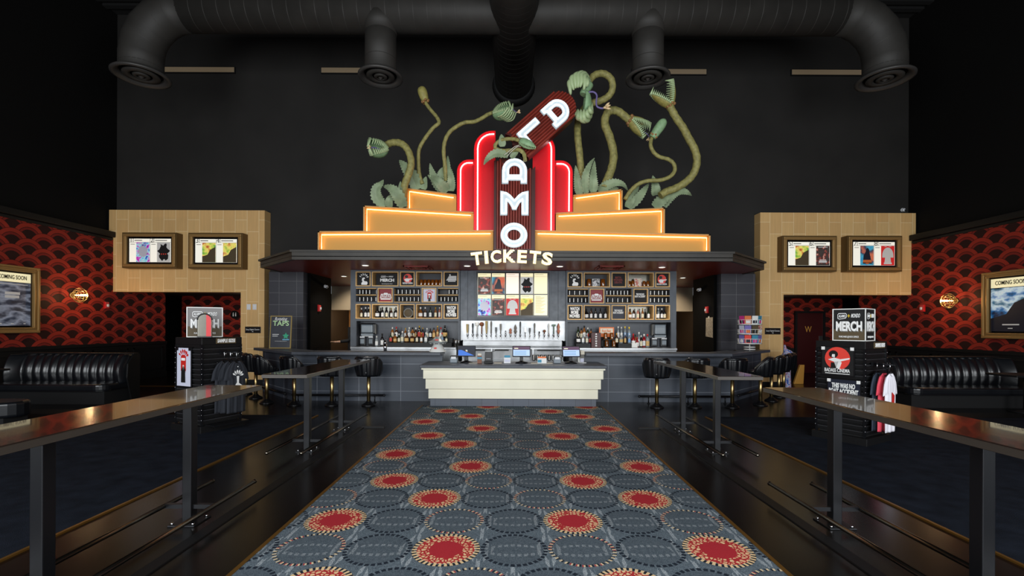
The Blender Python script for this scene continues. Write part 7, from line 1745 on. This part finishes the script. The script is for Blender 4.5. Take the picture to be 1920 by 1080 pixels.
def shirt(R, ctr, face, out, along, z, matn, lab, deco, seed):
    loc = (HT + out, along, z) if face == '+x' else (along, -HT - out, z)
    t = put_thing('hanging_shirt', lab, 'shirt', R, ctr, loc, 'shirts hanging on the racks')
    Tl = Matrix.Identity(4) if face == '-y' else Matrix.Rotation(PI / 2, 4, 'Z')
    ob('shirt_body', put(shirt_mb(seed=seed), Tl), matn, t)
    hg = MB().tube(smooth_path([(-.12, 0, -.03), (-.06, 0, .0), (0, 0, .03), (.06, 0, .0), (.12, 0, -.03)], 3), .010, 8)
    ob('hanger', put(hg, Tl), 'black_plastic', t)
    ob('hanger_hook', put(MB().tube([(0, 0, .03), (0, 0, .09)] + [(.025 * math.sin(a), 0, .115 - .025 * math.cos(a) * -1 - .0) for a in [-.2 + .5 * i for i in range(8)]], .0045, 6), Tl), 'chrome', t)
    Td = Tl @ frame_at((0, -.034, 0), (1, 0, 0), (0, 0, 1))
    if deco == 'tree':
        fan = [[(.08 * math.cos(a), -.24 + .08 * math.sin(a)), (.1 * math.cos(a + .15), -.24 + .11 * math.sin(a + .15)), (.085 * math.cos(a + .36), -.24 + .09 * math.sin(a + .36)), (.035 * math.cos(a + .18), -.24 + .035 * math.sin(a + .18))] for a in (.15, .6, 1.05, 1.5, 1.95, 2.4)]
        ob('printed_figure', put(shape_mb(fan + [[(-.02, -.23), (.02, -.23), (.015, -.34), (.07, -.38), (-.05, -.38), (-.015, -.33)]], .001), Td), 'letter_ink_white', t)
        ob('printed_mark', put(MB().ball((0, -.085, 0), (.009, .009, .004), 8), Td), 'letter_ink_white', t)
    elif deco == 'word': words_on(t, Td @ Matrix.Translation((.06, -.30, -.002)), [('THIS', .09), ('BOAT', .10)], .07, 'letter_ink_white', .8, .03, world=False)
    elif deco == 'line': ob('printed_figure', put(MB().box((.02, -.34, 0), (.08, -.30, .003)), Td), 'letter_ink_white', t)
    elif deco == 'red': ob('printed_figure', put(shape_mb([[(-.03, -.42), (.04, -.42), (.05, -.3), (-.02, -.25)]], .001), Td), 'letter_ink_red', t)
def face_bar(R, ctr, face, along, z, L, lab):
    loc = (HT, along, z) if face == '+x' else (along, -HT, z)
    t = put_thing('hang_bar', lab, 'rail', R, ctr, loc, 'shirt bars on the racks')
    T = Matrix.Identity(4) if face == '-y' else Matrix.Rotation(PI / 2, 4, 'Z')
    ob('bar', put(MB().cyl((0, -.008, 0), (0, -L, 0), .011, n=10).ball((0, -L, 0), .014, 8), T), 'black_steel', t); ob('bracket', put(MB().box((-.05, -.026, -.03), (.05, -.008, .03)), T), 'black_steel', t)
zb_ = 1.23
face_bar(RL, cl_, '+x', -.0, zb_, .36, 'black shirt bar carrying the black shirts')
for i, (o, al, m_, dc, lab) in enumerate(((.10, -.03, 'cloth_black', 'line', 'black shirt on a hanger next to the slat rack, innermost of three'), (.20, .0, 'cloth_black', 'word', 'black shirt with white capitals, middle of three on the rack'), (.30, .03, 'cloth_black', 'tree', 'black shirt with white fan print, outermost of three on the rack'))): shirt(RL, cl_, '+x', o, al, zb_ - .14, m_, lab, dc, i * 1.7)
face_bar(RR, cr_, '-y', -.10, 1.14, .26, 'black shirt bar carrying the navy, red and white shirts')
for i, (o, m_, dc, lab) in enumerate(((.06, 'cloth_navy', '', 'navy shirt hanging behind the red shirt on the slat rack'), (.135, 'cloth_red', '', 'red shirt hanging between navy and white shirts on the slat rack'), (.21, 'cloth_white', 'red', 'white shirt with a red mark, outermost on the slat rack'))): shirt(RR, cr_, '-y', o, -.10, 1.02, m_, lab, dc, i * 2.1 + .5)
ob('shelf', MB().box((HT + .012, -.28, .11), (HT + .25, .28, .13)), 'black_steel', tl)
# patterned cloth over the far stool, and the person in the service passage
cm = mat('cloth_blue', C(70, 120, 190), .8); nt2, bb = bsdf(cm); x_, y_, z_, vv = coords(nt2); nn = noise(nt2, vv, 16.0, 3.0)
ra = nt2.nodes.new('ShaderNodeValToRGB'); e0 = ra.color_ramp.elements; e0[0].position, e0[1].position = .38, .62; e0[0].color, e0[1].color = C(40, 80, 170), C(90, 160, 220)
for p_, c_ in ((.5, C(200, 210, 230)), (.57, C(190, 70, 90))): el_ = ra.color_ramp.elements.new(p_); el_.color = c_
nt2.links.new(nn.v, ra.inputs[0]); nt2.links.new(ra.outputs[0], bb.inputs['Base Color'])
c = P(1476, 668, 12.2)
fo = MB().tube(smooth_path([(c.x - .07, 12.2, c.z + .30), (c.x - .05, 12.2, c.z + .18), (c.x, 12.2, c.z + .08), (c.x + .02, 12.2, c.z - .06), (c.x + .0, 12.2, c.z - .2), (c.x - .02, 12.2, c.z - .44), (c.x, 12.2, 0)], 4), [.02, .025, .03, .035, .045, .06, .085, .11, .13, .14, .14, .135, .13, .12, .11, .1, .1, .1, .1, .1, .1, .1, .1, .1, .1], 14)
solo('garment_bag', fo, 'cloth_blue', 'blue patterned cloth bag standing behind the last bar stool by the portal', 'bag')
wf = MB().prism([(P(1488, 713, 13.6).x, 0), (P(1506, 713, 13.6).x, 0), (P(1508, 690, 13.6).x, P(1508, 684, 13.6).z), (P(1500, 690, 13.6).x, P(1500, 684, 13.6).z)], 13.58, 13.66, plane='xz')
solo('orange_panel', wf, 'gold_panel', 'small upright orange panel in the corridor mouth beyond the last stool', 'sign', bevel=.01)  # plain orange trapezoid standing on the corridor floor
px_ = -4.62; yp = 14.05
t = thing('person', 'person in black clothing half hidden behind the passage partition, one arm held out', 'person', (px_, yp, 0))
def skin_obj(name, verts, edges, rad, m_, par, sub=2):
    me = bpy.data.meshes.new(name); me.from_pydata(verts, edges, []); me.materials.append(M[m_]); o = bpy.data.objects.new(name, me); col.objects.link(o); o.parent = par
    o.modifiers.new('Skin', 'SKIN'); 
    for i, r_ in enumerate(rad):
        me.skin_vertices[0].data[i].radius = (r_, r_) if not isinstance(r_, tuple) else r_
    me.skin_vertices[0].data[0].use_root = True
    s_ = o.modifiers.new('Subdivision', 'SUBSURF'); s_.levels = sub; s_.render_levels = sub
    for p in me.polygons: p.use_smooth = True
    return o
v = [(0, 0, .95), (0, 0, 1.12), (0, 0, 1.32), (0, 0, 1.44), (0, -.01, 1.53), (0, -.03, 1.62), (0, -.03, 1.72), (-.1, 0, .88), (-.11, -.01, .5), (-.11, .02, .09), (-.12, -.13, .04), (.1, 0, .88), (.11, -.01, .5), (.11, .02, .09), (.12, -.13, .04), (-.19, 0, 1.41), (-.3, -.05, 1.2), (-.55, -.12, 1.17), (-.66, -.13, 1.165), (.19, 0, 1.41), (.25, 0, 1.15), (.24, -.12, .92), (.24, -.14, .84)]
e = [(0, 1), (1, 2), (2, 3), (3, 4), (4, 5), (5, 6), (0, 7), (7, 8), (8, 9), (9, 10), (0, 11), (11, 12), (12, 13), (13, 14), (3, 15), (15, 16), (16, 17), (17, 18), (3, 19), (19, 20), (20, 21), (21, 22)]
rd = [(.15, .11), (.14, .1), (.17, .11), (.11, .09), .055, .085, .08, .09, .06, .045, .035, .09, .06, .045, .035, .065, .05, .036, .03, .065, .05, .036, .03]
skin_obj('body', v, e, rd, 'skin', t)
skin_obj('shirt', [v[i] for i in (1, 2, 3, 15, 16, 17, 19, 20, 21, 0)], [(9, 0), (0, 1), (1, 2), (2, 3), (3, 4), (4, 5), (2, 6), (6, 7), (7, 8)], [(.155, .115), (.185, .125), (.125, .1), .078, .064, .05, .078, .064, .05, (.165, .125)], 'black_matte', t)
skin_obj('trousers', [v[i] for i in (0, 7, 8, 9, 11, 12, 13)], [(0, 1), (1, 2), (2, 3), (0, 4), (4, 5), (5, 6)], [(.16, .12), .1, .075, .062, .1, .075, .062], 'black_matte', t)
ob('hair', MB().ball((0, -.01, 1.73), (.1, .115, .1), 16), 'hair', t)
hv = [(-.64, -.13, 1.165), (-.71, -.135, 1.16)]; hand_v, hand_e, hand_r = list(hv), [(0, 1)], [.028, .038]
for i, (dy, L, dz) in enumerate(((-.035, .075, .012), (-.012, .085, .016), (.012, .08, .012), (.034, .062, .004))):
    b0_ = len(hand_v); hand_v += [(-.735, -.135 + dy, 1.162), (-.735 - L * .55, -.137 + dy * 1.2, 1.162 + dz), (-.735 - L, -.137 + dy * 1.3, 1.156 + dz * .4)]; hand_e += [(1, b0_), (b0_, b0_ + 1), (b0_ + 1, b0_ + 2)]; hand_r += [.0105, .009, .0075]
b0_ = len(hand_v); hand_v += [(-.69, -.175, 1.168), (-.72, -.2, 1.172), (-.745, -.205, 1.172)]; hand_e += [(1, b0_), (b0_, b0_ + 1), (b0_ + 1, b0_ + 2)]; hand_r += [.0125, .011, .009]
skin_obj('hand', hand_v, hand_e, hand_r, 'skin', t)
# wall fixture in the passage
p = P(652, 607, 16.2)
sw_ = thing('passage_sconce', 'slim white tube lamp in the service passage behind the partition', 'wall lamp', (p.x - .12, 18.55, 1.5))
ob('tube', MB().cyl((0, 0, .05), (0, 0, .42), .045, n=14), 'wall_light', sw_); ob('bracket', MB().box((-.02, -.0, .2), (.02, .05, .26)), 'black_steel', sw_)
# ------------------------------------------------------------------ light and camera
def area(name, loc, rot, sx_, sy, e, color=(1, 1, 1)):
    l = bpy.data.lights.new(name, 'AREA'); l.shape = 'RECTANGLE'; l.size = sx_; l.size_y = sy; l.energy = e; l.color = color
    o = bpy.data.objects.new(name, l); o.location = loc; o.rotation_euler = rot; col.objects.link(o); return o
for i, x in enumerate((-7.2, -2.4, 2.4, 7.2)):     # daylight through the entrance glazing behind the viewer
    area('entrance_daylight', (x, -2.6, 2.9), (PI / 2 + .0, 0, 0), 3.4, 4.8, 460, (.93, .97, 1.0))
for s in (-1, 1):
    l = bpy.data.lights.new('passage_lamp', 'POINT'); l.energy = 80 if s < 0 else 70; l.color = (1, .72, .42); l.shadow_soft_size = .08
    o = bpy.data.objects.new('passage_lamp', l); o.location = (s * 5.0 if s < 0 else 4.3, 17.7, 1.9); col.objects.link(o)
    l = bpy.data.lights.new('bulkhead_fill', 'SPOT'); l.energy = 170; l.color = (1, .86, .7); l.shadow_soft_size = .08; l.spot_size = 1.5; l.spot_blend = .6
    o = bpy.data.objects.new('bulkhead_fill', l); o.location = (s * 5.3, 15.0, SOF - .02); o.rotation_euler = (math.radians(50), 0, 0); col.objects.link(o)  # added fill spot without a fixture, aimed at the bulkhead
    l = bpy.data.lights.new('corridor_lamp', 'POINT'); l.energy = 26; l.color = (1, .8, .6); l.shadow_soft_size = .1
    o = bpy.data.objects.new('corridor_lamp', l); o.location = (s * 8.6, 15.3, 2.55); col.objects.link(o)
w = bpy.data.worlds.new('sky'); scn.world = w; w.use_nodes = True; bg = w.node_tree.nodes['Background']; bg.inputs[0].default_value = (.85, .92, 1, 1); bg.inputs[1].default_value = .18
cam = bpy.data.cameras.new('camera'); co = bpy.data.objects.new('camera', cam); col.objects.link(co)
cam.sensor_width = 36; cam.lens = F / 1920 * 36; cam.shift_y = (HY - 540) / 1920; cam.clip_end = 100
co.location = (0, 0, EYE); co.rotation_euler = (Matrix.Rotation(PI / 2, 3, 'X') @ Matrix.Rotation(ROLL, 3, 'Z')).to_euler()
scn.camera = co
vs = scn.view_settings; vs.view_transform = 'Standard'; vs.look = 'None'; vs.exposure = 0.0; vs.gamma = 1.0; vs.use_curve_mapping = False
try:
    scn.cycles.use_denoising = True; scn.cycles.max_bounces = 8; scn.cycles.sample_clamp_indirect = 4.0; scn.cycles.caustics_reflective = False; scn.cycles.caustics_refractive = False
except Exception: pass
